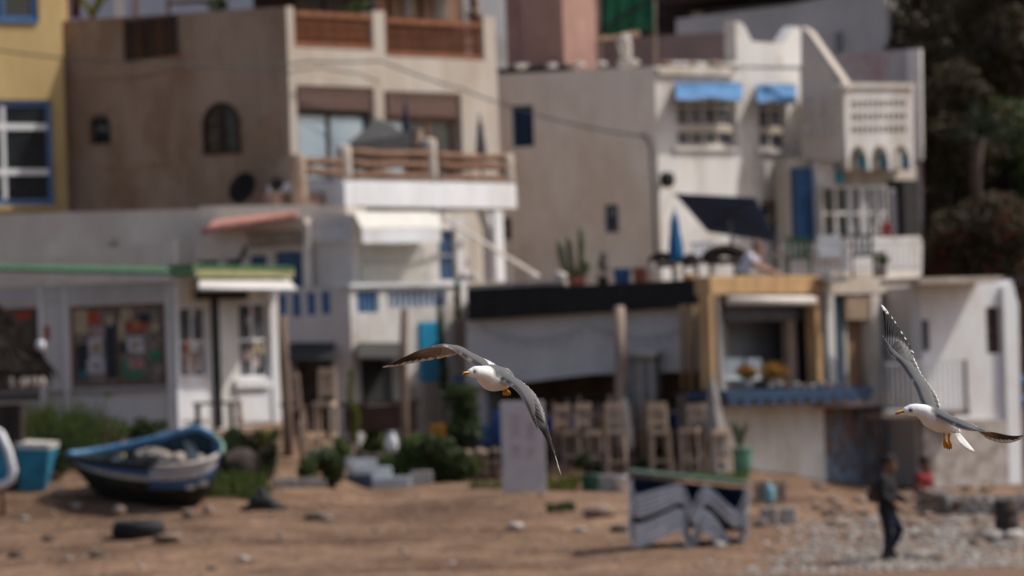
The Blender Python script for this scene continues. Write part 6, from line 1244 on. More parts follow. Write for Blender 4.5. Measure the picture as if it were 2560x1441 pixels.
# ------------------------------------------------------------------ poles, chairs, fence, sign, barrels
def pole(label, x0, y0, x1, y1, D, r):
    a, b = P(x0, y0, D), P(x1, y1, D); b.z = min(b.z, gz(b.x, b.y)); tag(MB().tube([b, b.lerp(a, .35) + Vector((.02, 0, 0)), b.lerp(a, .7) - Vector((.015, 0, 0)), a], [r * 1.15, r * 1.05, r, r * .9], 9).build('wooden_pole', mat('pole_wood', (.24, .165, .12), .9, .25, 8, 0, streak=True), None, True), label, 'pole')
def bar_chair(label, px, py, h, hd, m, wpx=46, group='tall wooden bar chairs', D=None):
    b = G(px, py) if D is None else GD(px, D); s = M(b.y)
    if D: dy = py_of(b) - py; h += dy; hd += dy
    s = M(b.y); w_ = wpx * s / 2; t = thing('bar_chair', label, 'chair', b, group); H = h * s; Z = hd * s
    for sx in (-1, 1):
        MB().beam(b + Vector((sx * w_, .2, -.03)), b + Vector((sx * w_ * .85, .22, H)), .042).build('back_leg', m, t); MB().beam(b + Vector((sx * w_, -.18, -.03)), b + Vector((sx * w_ * .85, -.14, Z)), .042).build('front_leg', m, t)
    MB().box(b + Vector((0, .03, Z)), (w_ * 1.05, .22, .05)).build('seat', m, t); MB().box(b + Vector((0, .22, H - .06)), (w_ * .95, .03, .065)).build('top_rail', m, t); MB().box(b + Vector((0, .22, Z + (H - Z) * .35)), (w_ * .9, .02, .03)).build('back_rail', m, t)
    for k in (-1, 0, 1): MB().box(b + Vector((k * w_ * .45, .22, Z + (H - Z) * .55)), (.018, .012, (H - Z) * .36)).build('back_slat', m, t)
    t.rotation_euler = (0, ((px * 7) % 11 - 5) * .006, ((px * 13) % 17 - 8) * .06)
    for zz in (.35,):
        MB().box(b + Vector((0, -.16, Z * zz)), (w_ * .9, .02, .025)).build('stretcher', m, t)
        for sx in (-1, 1): MB().beam(b + Vector((sx * w_ * .93, -.15, Z * zz + .08)), b + Vector((sx * w_ * .93, .19, Z * zz + .08)), .035).build('stretcher', m, t)
def seating():
    pole('tall weathered wooden pole left of the white house entrance', 707, 788, 722, 1185, 153.2, .085); pole('wooden pole standing before the dark entrance of the white house', 1011, 772, 1006, 1100, 156, .075); pole('short bleached post beside the left pole', 748, 1050, 756, 1180, 153.0, .05)
    bar_chair('tall wooden bar chair left of the white house', 815, 1135, 215, 125, PALEWOOD, D=155); bar_chair('wooden bar chair partly hidden behind the left pole', 745, 1120, 190, 100, GREYWOOD, 40, D=155.5); bar_chair('wooden bar chair in front of the left kiosk door', 492, 1070, 150, 60, PALEWOOD, 36); bar_chair('wooden bar chair in front of the right kiosk door', 583, 1070, 155, 62, PALEWOOD, 36)
    for k, (x, y, h, z) in enumerate(((1545, 1196, 190, 118), (1655, 1192, 185, 112), (1738, 1192, 182, 116), (1798, 1188, 175, 108), (1475, 1178, 170, 95), (1420, 1172, 160, 90))):
        bar_chair('tall pale bar chair by the slat fence, ' + ['tallest beside the wooden post', 'third from the right', 'second from the right', 'rightmost beside the green pot', 'above the dark green tub', 'nearest the sign board'][k], x, y, h, z, PALEWOOD if k < 4 else GREYWOOD, 48)
    # dark table by the kiosk, brown tables by the white house
    for label, px, py, wpx, D_, m_ in (('dark round topped table before the kiosk doors', 540, 1005, 110, 154.6, DKWOOD), ('brown wooden table left of the wooden pole', 955, 1008, 200, 157, mat('table_brown', (.07, .035, .025), .7, .25)), ('dark red brown table below the tall bar chair', 770, 1010, 130, 156.6, mat('table_brown', (1, 1, 1)))):
        b = GD(px, D_); s = M(b.y); w_ = wpx * s / 2; h = (py_of(b) - py) * s; t = thing('table', label, 'table', b)
        if 'round' in label: MB().lathe(b + Vector((0, 0, h - .05)), [(w_ * .95, 0), (w_, .02), (w_ * .96, .05)], 24).build('top', m_, t, True)
        else: MB().box(b + Vector((0, 0, h)), (w_, .35, .03)).build('top', m_, t); MB().box(b + Vector((0, -.3, h - .28)), (w_ * .9, .015, .24)).build('apron', m_, t)
        for sx in (-1, 1):
            for sy in (-1, 1): MB().beam(b + Vector((sx * w_ * .8, sy * (w_ * .5 if 'round' in label else .28), -.05)), b + Vector((sx * w_ * .75, sy * (w_ * .45 if 'round' in label else .28), h - .04)), .06).build('leg', m_, t)
    # slat fence
    t = thing('slat_fence', 'rough wooden slat fence in front of the restaurant', 'fence', G(1580, 1165)); g = random.Random(6); q = W(1600, 1060, G(1600, 1165).y + .5, -3)
    part(q, 'rail', 1350, 1028, 1830, 1038, -.05, -.01, GREYWOOD, t); part(q, 'rail', 1345, 1078, 1830, 1096, -.05, -.01, WOOD, t); part(q, 'plank', 1345, 1100, 1720, 1122, -.05, -.012, mat('red_brown_plank', (.13, .07, .045), .8, .25, 5, 0), t)
    for k in range(17):
        x = 1352 + k * 28 + g.uniform(-7, 7); y0 = 992 + g.uniform(-14, 22); w_ = g.uniform(7, 12); ln = g.uniform(-7, 7); d_ = g.uniform(0, .02); poly(q, 'slat', [(x + ln, y0), (x + ln + w_, y0 + g.uniform(-3, 3)), (x + w_, 1174), (x, 1174)], -.008 + d_, .02 + d_, [GREYWOOD, PALEWOOD, GREYWOOD, BAMBOO][g.randint(0, 3)], t)
    # coloured tubs behind the fence
    D = G(1600, 1165).y + 1.6
    for k, (x, y0, y1, w_, m_, lab) in enumerate(((1372, 1035, 1095, 26, POTB, 'blue plastic drum behind the fence nearest the sign'), (1402, 1050, 1095, 30, ORANGE, 'orange plastic drum behind the fence on the left'), (1436, 1035, 1090, 28, POTB, 'blue plastic drum behind the fence, second from the sign'), (1476, 1030, 1090, 24, POTB, 'blue plastic drum behind the fence beside the orange one'), (1508, 1045, 1090, 28, ORANGE, 'orange plastic drum behind the fence near the wooden post'), (1686, 1025, 1080, 34, POTB, 'blue plastic drum behind the fence on the right'), (1735, 1025, 1080, 22, mat('pale_blue_plastic', (.18, .34, .5), .5, .1), 'pale blue drum behind the fence on the right'), (1145, 1068, 1112, 46, POTB, 'blue barrel left of the sign board under the vine'), (1206, 1065, 1115, 44, POTB, 'blue barrel nearest the left side of the sign board'), (1244, 1030, 1112, 24, POTB, 'tall blue barrel partly hidden by the sign board'), (1097, 1062, 1098, 46, ORANGE, 'orange yellow crate drum behind the dark bush'), (1152, 940, 1000, 28, mat('deep_blue_plastic', (.02, .06, .19), .5, .1), 'dark blue tank beside the white house corner'))):
        a = P(x, y1, D); s = M(D); h = (y1 - y0) * s; r = w_ * s / 2; o = thing('plastic_drum', lab, 'drum', a)
        MB().lathe(a, [(r * .9, 0), (r, .03), (r, h * .3), (r * 1.04, h * .33), (r, h * .36), (r, h * .66), (r * 1.04, h * .69), (r, h * .72), (r, h - .03), (r * .9, h)], 16).build('body', m_, o, True); MB().lathe(a + Vector((0, 0, h)), [(r * .85, -.005), (r * .85, .015), (r * .2, .02)], 14).build('lid', m_, o, True)
        zg = gz(a.x, a.y)
        if zg < a.z - .05 : MB().box(Vector((a.x, a.y, (zg + a.z) / 2 - .02)), (r, r, (a.z - zg) / 2 + .01)).build('plinth', DKBRN, o)
    parasol('closed_parasol', 'closed off white parasol beside the wooden post', G(1568, 1192), 1.48, .12, mat('off_white_cloth', (.50, .46, .42), .85, .1), GREYM); parasol('closed_parasol', 'closed grey parasol at the right end of the slat fence', G(1790, 1188), 1.72, .17, mat('grey_cloth', (.30, .28, .26), .9, .15), GREYM)
    b = G(1800, 1190); 
    # sign board
    b = G(1308, 1236); q = W(1308, 1120, b.y, 4); t = thing('sign_board', 'tall white sign board with faded red lettering', 'sign', b); part(q, 'panel', 1254, 1004, 1362, 1232, -.06, 0, mat('sign_white', (.50, .47, .475), .7, .06, 4, 0), t, .012)
    for c, (x0, x1) in enumerate(((1278, 1304), (1316, 1338))):
        for k in range(7 if c == 0 else 6):
            y = 1036 + k * 16 + c * 22; 
            if k == 4 - c: continue
            for j in range(3): w_ = (x1 - x0) / 3; part(q, 'lettering', x0 + j * w_, y, x0 + j * w_ + w_ * (.55 + .25 * ((k * 7 + j * 3 + c) % 3) / 2), y + 9, .0005, .002, mat('faded_red_ink', (.36, .26, .26), .8, .15), t)
    for x in (1262, 1354): part(q, 'foot', x - 6, 1233, x + 6, 1242, -.2, .12, CONC, t)
    # white cloth bag, low kerb
    t = thing('raised_bed', 'low stone raised bed behind the bushes and steps', 'planting bed', GD(1060, 155.9)); zt_ = P(1060, 1128, 155.9).z; xa, xb = P(872, 1116, 156).x, P(1256, 1116, 156).x; z_ = t.location.z - .2; g3 = random.Random(77)
    MB().hexa([Vector((xa, 156.0, z_)), Vector((xb, 156.0, z_)), Vector((xb, 159.0, z_)), Vector((xa, 159.0, z_)), Vector((xa, 156.0, zt_ - .03)), Vector((xb, 156.0, zt_ - .03)), Vector((xb, 159.0, zt_ - .03)), Vector((xa, 159.0, zt_ - .03))]).build('earth', mat('bed_earth', (.10, .07, .05), .95, .3), t)
    for r in range(4):
        x = xa - .1 * (r % 2)
        while x < xb:
            w_ = g3.uniform(.16, .3); MB().rock(Vector((x + w_ / 2, 155.98, z_ + .12 + (zt_ - z_ - .1) * r / 3.6)), (w_ * .55, .1, .1), g3.randint(0, 999), 2).build('stone', [STONE, STONE3, STONE, STONE3][g3.randint(0, 3)], t, True); x += w_
    b = P(978, 1112, 156.25); b.z = zt_ + .08; t = thing('white_sack', 'white sack standing in the green bush', 'sack', b); MB().loft([[b + Vector((r * math.cos(a) * (1 + .1 * math.sin(3 * a)), r * .8 * math.sin(a), z)) for a in [6.2832 * k / 12 for k in range(12)]] for r, z in ((.09, -.1), (.12, .0), (.12, .12), (.09, .22), (.05, .26), (.08, .30))]).build('body', WHITE2, t, True); MB().lathe(b + Vector((0, 0, .25)), [(.05, 0), (.06, .01), (.05, .03)], 10).build('tie', GREYWOOD, t, True)
    t = thing('path_kerb', 'low stone kerb in front of the blue barrels', 'kerb', G(1200, 1180))
    for k in range(9): bevel(MB().box(G(1175 + k * 17, 1172) + Vector((0, 0, .03)), (.058, .12, .09)).build('kerb_stone', STONE2 if k % 2 else CONC, t), .015)
seating()
# ------------------------------------------------------------------ stacked sunbeds, crates, low wall
def sunbeds():
    D = G(1720, 1372).y + .25; base = G(1720, 1370); g = random.Random(14)
    prof = [(0, -34), (8, 18), (40, 8), (90, -16), (118, -34), (134, -30), (144, 4), (155, 26), (166, 4), (180, -34), (194, -34), (226, -2), (258, 30), (274, 22), (292, -32)]
    fm = mat('sunbed_frame', (.46, .50, .58), .6, .12, 6, 0); fm2 = mat('sunbed_frame_pale', (.85, .85, .84), .55, .1, 6, 0); sl = mat('sunbed_sling', (.025, .05, .12), .8, .2, 8, 0)
    n = 0
    for grp in range(2):
        for k in range(11 if grp == 0 else 10):
            yy = (1354 if grp == 0 else 1279) - k * (5.4 if grp == 0 else 4.6); t = thing('sunbed', '%s sunbed from the bottom in the %s half of the stack' % (ORD[k], 'lower' if grp == 0 else 'upper'), 'sunbed', P(1720, yy, D), 'stacked sunbeds'); dx = g.uniform(-4, 4)
            for side in (0, .62):
                mb = MB(); pts = [P(1574 + x * 1.0 + dx + (2 if grp else 0) , yy + (y if y < 20 or grp or k < 5 else y + (k - 4) * 5) * (1 if grp == 0 else .95) + x * .05 - (grp * k * 1.6 * sm(125, 60, x) * sm(-5, 12, x)), D + side) for x, y in prof]
                fine = []
                for i in range(len(pts) - 1): fine += [pts[i].lerp(pts[i + 1], f) for f in (0, .5)]
                fine.append(pts[-1]); sm_ = [fine[0]] + [(fine[i - 1] + fine[i] * 2 + fine[i + 1]) / 4 for i in range(1, len(fine) - 1)] + [fine[-1]]
                mb.tube(sm_, [(.018, .0185)] * len(sm_), 6); mb.build('side_rail', fm if k % 2 else fm2, t, True)
                if side == 0: near = sm_
                else: far = sm_
            if k % 3 == 0:
                mb = MB(); a = len(near)
                for i in range(a): mb.v += [near[i] - Vector((0, 0, .004)), far[i] - Vector((0, 0, .004))]
                for i in range(a - 1): mb.f.append((2 * i, 2 * i + 1, 2 * i + 3, 2 * i + 2))
                mb.build('sling', sl, t, True)
            for i in (0, 9, len(near) - 1): MB().beam(near[i], far[i], .03).build('cross_bar', fm2, t)
            MB().box(near[-1] + Vector((.0, -.03, -.0)), (.028, .03, .026)).build('end_cap', fm2, t)
    # blue backing fabric seen in the gaps: folded cover under a green tarpaulin
    t = thing('green_cover', 'dark green cover spread over the sunbed stack', 'cover', P(1720, 1212, D)); C = [P(1574, 1184, D - .06), P(1868, 1214, D - .06), P(1872, 1206, D + .7), P(1580, 1176, D + .7)]
    o = MB().hexa(C + [p + Vector((0, 0, .03)) for p in C]).build('sheet', mat('cover_green', (.035, .075, .045), .7, .2, 5, 0), t)
    mb = MB(); mb.prism([P(1582, 1195, D + .66), P(1864, 1222, D + .66), P(1862, 1330, D + .66), P(1582, 1315, D + .66)], (0, .03, 0)); mb.build('hanging_side', mat('cover_navy', (.03, .06, .14), .8, .2), t)
    # crates and blocks
    b = G(1915, 1258); q = W(1915, 1230, b.y, -8); t = thing('wooden_crate', 'open wooden crate right of the sunbed stack', 'crate', b)
    for x in (1884, 1938, 1958): part(q, 'post', x, 1204, x + 8, 1262, -.04, .0, PALEWOOD, t)
    for y in (1206, 1222, 1240): part(q, 'board', 1882, y, 1968, y + 10, -.06, -.041, GREYWOOD if y != 1222 else STONE, t)
    part(q, 'back_board', 1884, 1204, 1966, 1262, -.36, -.33, GREYWOOD, t)
    b2 = q.at(1924, 1256, -.2); t = thing('blue_canister', 'pale blue canister inside the wooden crate', 'canister', q.at(1924, 1258, .08)); p = t.location.copy(); MB().lathe(p, [(.09, 0), (.1, .03), (.1, .26), (.07, .3), (.035, .31), (.035, .35)], 14).build('body', mat('canister_blue', (.17, .34, .40), .5, .1), t, True); MB().lathe(p + Vector((0, 0, .35)), [(.04, 0), (.04, .03)], 10).build('cap', WHITEM, t, True)
    for k, (x, y, w_, h, lab) in enumerate(((1925, 1312, 44, 46, 'left concrete block below the crate'), (1972, 1310, 40, 44, 'right concrete block below the crate'), (1905, 1316, 24, 20, 'small broken concrete block beside the sunbeds'))):
        a = G(x, y); s = M(a.y); tag(bevel(MB().box(a + Vector((0, .1, h * s / 2 - .02)), (w_ * s / 2, .16, h * s / 2), (Vector((1, .15 * (k - 1), 0)).normalized(), Vector((-.15 * (k - 1), 1, 0)).normalized(), Vector((0, 0, 1)))).build('concrete_block', STONE2 if k != 1 else CONC, None), .03, 2), lab, 'block', 'concrete blocks')
    # low stone wall with barrel
    t = thing('stone_wall', 'low rough stone wall where the person in red sits', 'wall', G(2420, 1300)); y0 = G(2310, 1290).y + .35; g2 = random.Random(31)
    for r in range(3):
        x = 2296 - (r % 2) * 10
        while x < 2600:
            w_ = g2.uniform(22, 40); c = P(x + w_ / 2, 1276 - r * 15 + (x - 2296) * .03, y0 + .12); MB().rock(c, (w_ * .0038, .17, .075), g2.randint(0, 999), 2).build('stone', [STONE2, PALEST, CONC, PALEST][g2.randint(0, 3)], t, True); x += w_ * .96
    mb = MB(); mb.prism([P(2296, 1236, y0), P(2620, 1240, y0), P(2620, 1330, y0 + .06), P(2296, 1310, y0 + .06)], (0, .3, 0)); mb.build('core', PALEST, t)
    b = G(2518, 1330); t = thing('rusty_barrel', 'dark rusty barrel leaning at the low stone wall', 'barrel', b); MB().lathe(b + Vector((0, .15, -.02)), [(.19, 0), (.205, .03), (.2, .16), (.215, .18), (.2, .2), (.2, .36), (.215, .38), (.2, .4), (.205, .52), (.19, .55)], 20).build('body', mat('rust_dark', (.055, .04, .033), .8, .3, 6, 0), t, True); MB().lathe(b + Vector((0, .15, .53)), [(.18, 0), (.18, .01), (.02, .012)], 18).build('lid', DKBRN, t, True)
    b = G(2395, 1300); tag(MB().rock(b + Vector((0, .3, .25)), (.12, .1, .11), 44, 2).build('wall_stone', STONE3, None, True), 'dark stone on the low wall right of the seated person', 'stone')
sunbeds()
# ------------------------------------------------------------------ the two gulls
PLUM = vcol_mat('plumage', .85, .12, 0, .14, 340); FEAT = vcol_mat('flight_feather', .8, .08, .15, .1, 300)
BILLY = mat('bill_yellow', (.72, .40, .03), .4, .15, 60, 0, spec=.4); BILLR = mat('bill_red', (.50, .03, .012), .4, .1, 60, 0, spec=.4); FOOT = mat('foot_orange', (.62, .26, .012), .5, .2, 80, 0)
BILLT = mat('bill_pale_tip', (.35, .27, .12), .4, .1, 60, 0); IRIS = mat('iris', (.13, .055, .015), .2, .2, 90, 0, spec=.6); PUPIL = mat('pupil', (.004, .004, .004), .1, .1, 9, 0, spec=.6)
WHT = (.80, .79, .77); GRY = (.128, .126, .127); BLK = (.014, .013, .013)
def cr(A, s):
    s = max(0, min(1, s)) * (len(A) - 1); k = min(int(s), len(A) - 2); f = s - k; p0, p1, p2, p3 = A[max(k - 1, 0)], A[k], A[k + 1], A[min(k + 2, len(A) - 1)]
    return .5 * ((2 * p1) + (p2 - p0) * f + (2 * p0 - 5 * p1 + 4 * p2 - p3) * f * f + (3 * p1 - p0 - 3 * p2 + p3) * f ** 3)
def mixc(a, b, t): t = max(0, min(1, t)); return tuple(x + (y - x) * t for x, y in zip(a, b))
class Wing:
    def __init__(s, st, tip, up, D, tipblend=1):
        s.LE = [P(a[0], a[1], D + a[2]) for a, b in st] + [P(tip[0], tip[1], D + tip[2])]; s.TE = [P(b[0], b[1], D + b[2]) for a, b in st] + [P(tip[0] + .5, tip[1] + .5, D + tip[2] + .006)]
        s.sgn = 1; n = s.raw(.02); s.sgn = 1 if n.dot(up) > 0 else -1
    def raw(s, q):
        a, b = cr(s.LE, q), cr(s.TE, q); e = cr(s.LE, min(1, q + .02)) - cr(s.LE, max(0, q - .02)) + cr(s.TE, min(1, q + .02)) - cr(s.TE, max(0, q - .02)); return (b - a).cross(e).normalized()
    def nor(s, q): return s.raw(min(q, .97)) * s.sgn
    def S(s, q, c):
        a, b = cr(s.LE, q), cr(s.TE, q); ch = (b - a).length; return a.lerp(b, c) + s.nor(q) * (ch * .10 * math.sin(math.pi * min(1, c) ** .8))
def gull(label, D, rings, up, st_wings, bill, eye_side, tail, legs, face, seed):
    g = random.Random(seed); up = Vector(up).normalized(); base = P(rings[6][0], rings[6][1], D + rings[6][2]); t = thing('seagull', label, 'seagull', base)
    C = [P(r[0], r[1], D + r[2]) for r in rings]; mb = MB(); cols = []; n = 22
    # body: finer rings by spline
    cc, rr = [], []; m = len(C); fine = 34
    for i in range(fine):
        s = i / (fine - 1); cc.append(cr(C, s)); q = s * (m - 1); k = min(int(q), m - 2); f = q - k; f = f * f * (3 - 2 * f); rr.append((rings[k][3] * (1 - f) + rings[k + 1][3] * f, rings[k][4] * (1 - f) + rings[k + 1][4] * f))
    Rg = []
    for i in range(fine):
        ax = (cc[min(i + 1, fine - 1)] - cc[max(i - 1, 0)]).normalized(); sd = ax.cross(up).normalized(); uu = sd.cross(ax); s = i / (fine - 1); ring = []
        for j in range(n):
            a = 6.2832 * j / n; ring.append(cc[i] + sd * (rr[i][0] * math.cos(a)) + uu * (rr[i][1] * math.sin(a))); h = math.sin(a)
            mant = sm(.38, .45, s + .03 * noise.noise((a * 3, s * 20, seed))) * sm(.05, .35, h + .12 * noise.noise((a * 5, s * 30, 2))) * sm(.92, .82, s); cols.append(mixc(WHT, GRY, mant))
        Rg.append(ring)
    mb.loft(Rg)
    wings = [Wing(st, tip, up, D) for st, tip in st_wings]
    for w_ in wings:
        sec = []; ns = 30; L = 14
        for i in range(ns):
            q = .66 * i / (ns - 1); a, b = cr(w_.LE, q), cr(w_.TE, q); ch = (b - a).length; nn = w_.nor(q); th = (.013 * (1 - q) ** 1.2 + .002) * (1 - .8 * sm(.46, .66, q)); cm = .60 - .52 * sm(.34, .66, q); ring = []
            for j in range(L):
                u = j / (L - 1) * 2 - 1; c = abs(u) ** 1.5; thick = th * (math.sqrt(max(0, 1 - (2 * c - 1) ** 2)) * .4 + .75 * (1 - c) ** .5 * min(1, c * 9 + .0)) if 0 < c < 1 else 0
                ring.append(w_.S(q, c * cm) + nn * ((thick if u > 0 else -thick * .6) + (.0026 if u > 0 else -.0026) * (1 - .85 * sm(.46, .66, q))))
                top = u > -.02; lead = c < .05
                cols.append(mixc(mixc(GRY, BLK, sm(.52, .62, q) * .9), WHT, .55 if (lead and g.random() < .22 and .1 < q < .55) else 0) if top else mixc(mixc((.55, .53, .51), (.25, .23, .21), q), WHT, .6 if lead else 0))
            sec.append(ring)
        mb.loft(sec)
    src = [v.copy() for v in mb.v]; kd = KDTree(len(src))
    for i, v in enumerate(src): kd.insert(v - base, i)
    kd.balance()
    body = remesh(mb.build('body', PLUM, t), .0028, 3); me = body.data; at = me.color_attributes.new('Col', 'FLOAT_COLOR', 'POINT'); E = [Vector(e) - base for e in eye_side]
    for v in me.vertices:
        ws, c = 0, Vector((0, 0, 0))
        for co, i, d in kd.find_n(v.co, 3): k = 1 / (d + .0015) ** 2; ws += k; c += Vector(cols[i]) * k
        c /= ws
        for e in E:
            d = (v.co - e).length; c = c.lerp(Vector((.20, .17, .16)), .75 * sm(.017, .006, d))
        at.data[v.index].color = (c.x, c.y, c.z, 1)
    # flight feathers
    def feather(name, pts, nrm, side, wd, col_top, col_bot, par=t, tipr=.5):
        k = len(pts); fb = MB(); vc = []; thk = .0011
        for layer in (1, -1):
            for i, p in enumerate(pts):
                s = i / (k - 1); sh = (min(1, .55 + s * 1.2) if s < .4 else 1) * (math.sqrt(max(0, 1 - ((s - tipr) / (1 - tipr)) ** 2)) * .92 + .02 if s > tipr else 1)
                for j, o_ in enumerate((-.36, -.05, .0, .06, .64)):
                    fb.v.append(p + side[i] * (wd * sh * o_) + nrm[i] * (layer * thk * (1.8 if j == 2 else 1.2 if j in (1, 3) else .5) - (abs(o_) ** 2) * wd * .10)); vc.append((col_top if layer > 0 else col_bot)(s, j))
        for i in range(k - 1):
            for j in range(4):
                a = i * 5 + j; fb.f.append((a, a + 1, a + 6, a + 5)); b = k * 5 + a; fb.f.append((b, b + 5, b + 6, b + 1))
            for j in (0, 4): a = i * 5 + j; b = k * 5 + a; fb.f.append((a, a + 5, b + 5, b))
        a = (k - 1) * 5
        fb.f += [(a + j, a + j + 1, k * 5 + a + j + 1, k * 5 + a + j) for j in range(4)]
        return fb.build(name, FEAT, par, True, vc=vc)
    for w_ in wings:
        def run(q0, c0, q1, c1, lift, k=13):
            pts, nn = [], []
            for i in range(k):
                s = i / (k - 1); q = q0 + (q1 - q0) * s ** 1.15; c = c0 + (c1 - c0) * s; pts.append(w_.S(min(q, 1), c) + w_.nor(min(q, .97)) * (lift * (1 - .4 * s))); nn.append(w_.nor(min(q, .97)))
            sd = [nn[i].cross(pts[min(i + 1, k - 1)] - pts[max(i - 1, 0)]).normalized() for i in range(k)]; inw = (cr(w_.LE, 0) - cr(w_.LE, .6))
            te = w_.S(.4, 1) - w_.S(.4, 0); sd = [x if x.dot(inw + te * .8) > 0 else -x for x in sd]; return pts, nn, sd
        NS = 15
        for i in range(NS):     # secondaries
            f = i / (NS - 1); q0 = .06 + .42 * f; q1 = q0 + .02 + .06 * f; p, nn, sd = run(q0, .28, q1, 1.0 + g.uniform(-.03, .02), -.0012 - .0006 * (i % 2)); L = (cr(w_.LE, .03) - cr(w_.LE, .5)).length
            gg = mixc(GRY, (.19, .185, .185), g.random()); feather('secondary_feather', p, nn, sd, .034, lambda s, j, gg=gg: WHT if s > .88 else mixc(gg, WHT, .12 if j == 4 else .1 if j == 2 else 0), lambda s, j: WHT if s > .84 else (.40, .37, .345), tipr=.8)
        NP = 10
        for i in range(NP):     # primaries, innermost first
            f = i / (NP - 1); q0 = .47 + .14 * f; q1 = .60 + .40 * f ** .9; c1 = 1.02 - .30 * f ** 2; p, nn, sd = run(q0, .46 - .40 * f, q1 if i < NP - 1 else 1.0, c1, -.001 + .0011 * (NP - i) * .35, 15)
            b0 = .86 - .072 * i; wd = .036 - .014 * f
            tw = g.uniform(.88, .965)
            def ct(s, j, b0=b0, i=i, tw=tw):
                if i >= 8 and .80 < s < .97: return WHT
                if s > tw: return WHT if i < 8 else mixc(BLK, WHT, .35)
                c = mixc(mixc(GRY, (.17, .165, .165), .4), BLK, sm(b0 - .16, b0 - .02, s)); return mixc(c, (.55, .55, .55), (.30 if s < b0 - .1 else .05) if j == 4 else .14 if j == 2 else 0)
            def cb(s, j, b0=b0, i=i):
                if i >= 8 and .84 < s < .97: return WHT
                if s > (.84 if i < 6 else .92): return WHT
                c = mixc((.32, .265, .225), (.055, .046, .04), sm(b0 - .15, b0 + .2, s)); return mixc(c, (.5, .47, .45), (.35 if s < b0 else .08) if j == 4 else .12 if j == 2 else 0)
            feather('primary_feather', p, nn, sd, wd, ct, cb, tipr=.72)
        NC = 16
        for i in range(NC):     # greater coverts
            f = i / (NC - 1); q0 = .06 + .48 * f; p, nn, sd = run(q0, .24 - .1 * f, q0 + .03 + .07 * f, .70 - .10 * sm(.6, 1, f) + g.uniform(-.02, .02), .0052 - .002 * f, 8); gg = mixc(GRY, (.185, .18, .18), g.random()); kb = sm(.72, .95, f) * .6
            feather('covert_feather', p, nn, sd, .036, lambda s, j, gg=gg, kb=kb: mixc(mixc(gg, BLK, kb), WHT, .25 if s > .93 else .10 if j == 4 else 0), lambda s, j: (.45, .42, .40), tipr=.6)
    # tail
    r0 = P(tail[0][0], tail[0][1], D + tail[0][2]); a, b = P(*tail[1][:2], D + tail[1][2]), P(*tail[2][:2], D + tail[2][2]); K = 10
    for i in range(K):
        f = i / (K - 1); tip = a.lerp(b, f) + (a.lerp(b, f) - r0).normalized() * (.02 * math.sin(math.pi * f)); rt = r0 + (b - a).normalized() * (.030 * (f - .5)); pts = [rt.lerp(tip, k / 8) for k in range(9)]; sdv = (b - a).normalized(); nv = sdv.cross(tip - rt).normalized(); nv = nv if nv.dot(up) > 0 else -nv
        feather('tail_feather', [p + nv * .0009 * (i if i < 5 else 9 - i) for p in pts], [nv] * 9, [sdv] * 9, .030, lambda s, j: mixc(WHT, (.6, .59, .57), .35 if j == 4 else .15 if j == 2 else 0), lambda s, j: WHT, tipr=.8)
    # bill: upper and lower mandible
    b0, b1 = P(*bill[0][:2], D + bill[0][2]), P(*bill[1][:2], D + bill[1][2]); dv = b1 - b0; L = dv.length; dn = dv.normalized(); sdv = dn.cross(up).normalized(); uu = sdv.cross(dn)
    def bl(prof, name, m_, par=t):
        mbb = MB(); rg = []
        for s, zt_, zb_, wd in prof: c = b0 + dn * (L * s); rg.append([c + sdv * (wd * math.cos(x)) + uu * ((zt_ + zb_) / 2 + (zt_ - zb_) / 2 * math.sin(x)) for x in [6.2832 * k / 10 for k in range(10)]])
        mbb.loft(rg); return mbb.build(name, m_, par, True)
    ub = bl([(-.25, .008, -.001, .0065), (0, .0088, 0, .0072), (.35, .0082, .0, .006), (.65, .0085, -.0002, .0054), (.85, .0065, -.003, .0042), (.97, .002, -.007, .0026), (1.0, -.002, -.0085, .001)], 'upper_bill', BILLY)
    lb = bl([(-.25, -.0015, -.0065, .006), (0, -.0008, -.0068, .0066), (.35, -.0008, -.0062, .0055), (.6, -.0009, -.0072, .005), (.72, -.001, -.0085, .0046), (.88, -.002, -.0058, .003)], 'lower_bill', BILLY)
    bl([(.55, -.0006, -.0078, .0053), (.68, -.0008, -.0092, .0052), (.82, -.0012, -.0076, .0042), (.90, -.002, -.0056, .0026)], 'red_spot', BILLR, lb); bl([(.80, .0073, -.0022, .0046), (.9, .0052, -.0046, .0038), (.985, .0012, -.0080, .0022)], 'pale_tip', BILLT, ub)
    bl([(-.55, -.0004, -.0018, .0105), (-.2, -.0002, -.0016, .0082), (.5, -.0001, -.0012, .0058)], 'gape_line', mat('gape_dark', (.12, .04, .02), .6, .1), lb)
    for e in eye_side:
        e = Vector(e); ey = MB().rock(e, .0052, 0, 3, 1); ey = MB(); bm = bmesh.new(); bmesh.ops.create_uvsphere(bm, u_segments=14, v_segments=10, radius=.0062); ey.v = [e + v.co for v in bm.verts]; ey.f = [tuple(v.index for v in f_.verts) for f_ in bm.faces]; bm.free(); o = ey.build('eye', IRIS, t, True)
        od = (e - C[2]).normalized(); od = (od + Vector((0, -.35, 0))).normalized(); MB().lathe(e + od * .0044, [(.0042, 0), (.0034, .0014), (.0006, .0022)], 12, od).build('pupil', PUPIL, o, True)
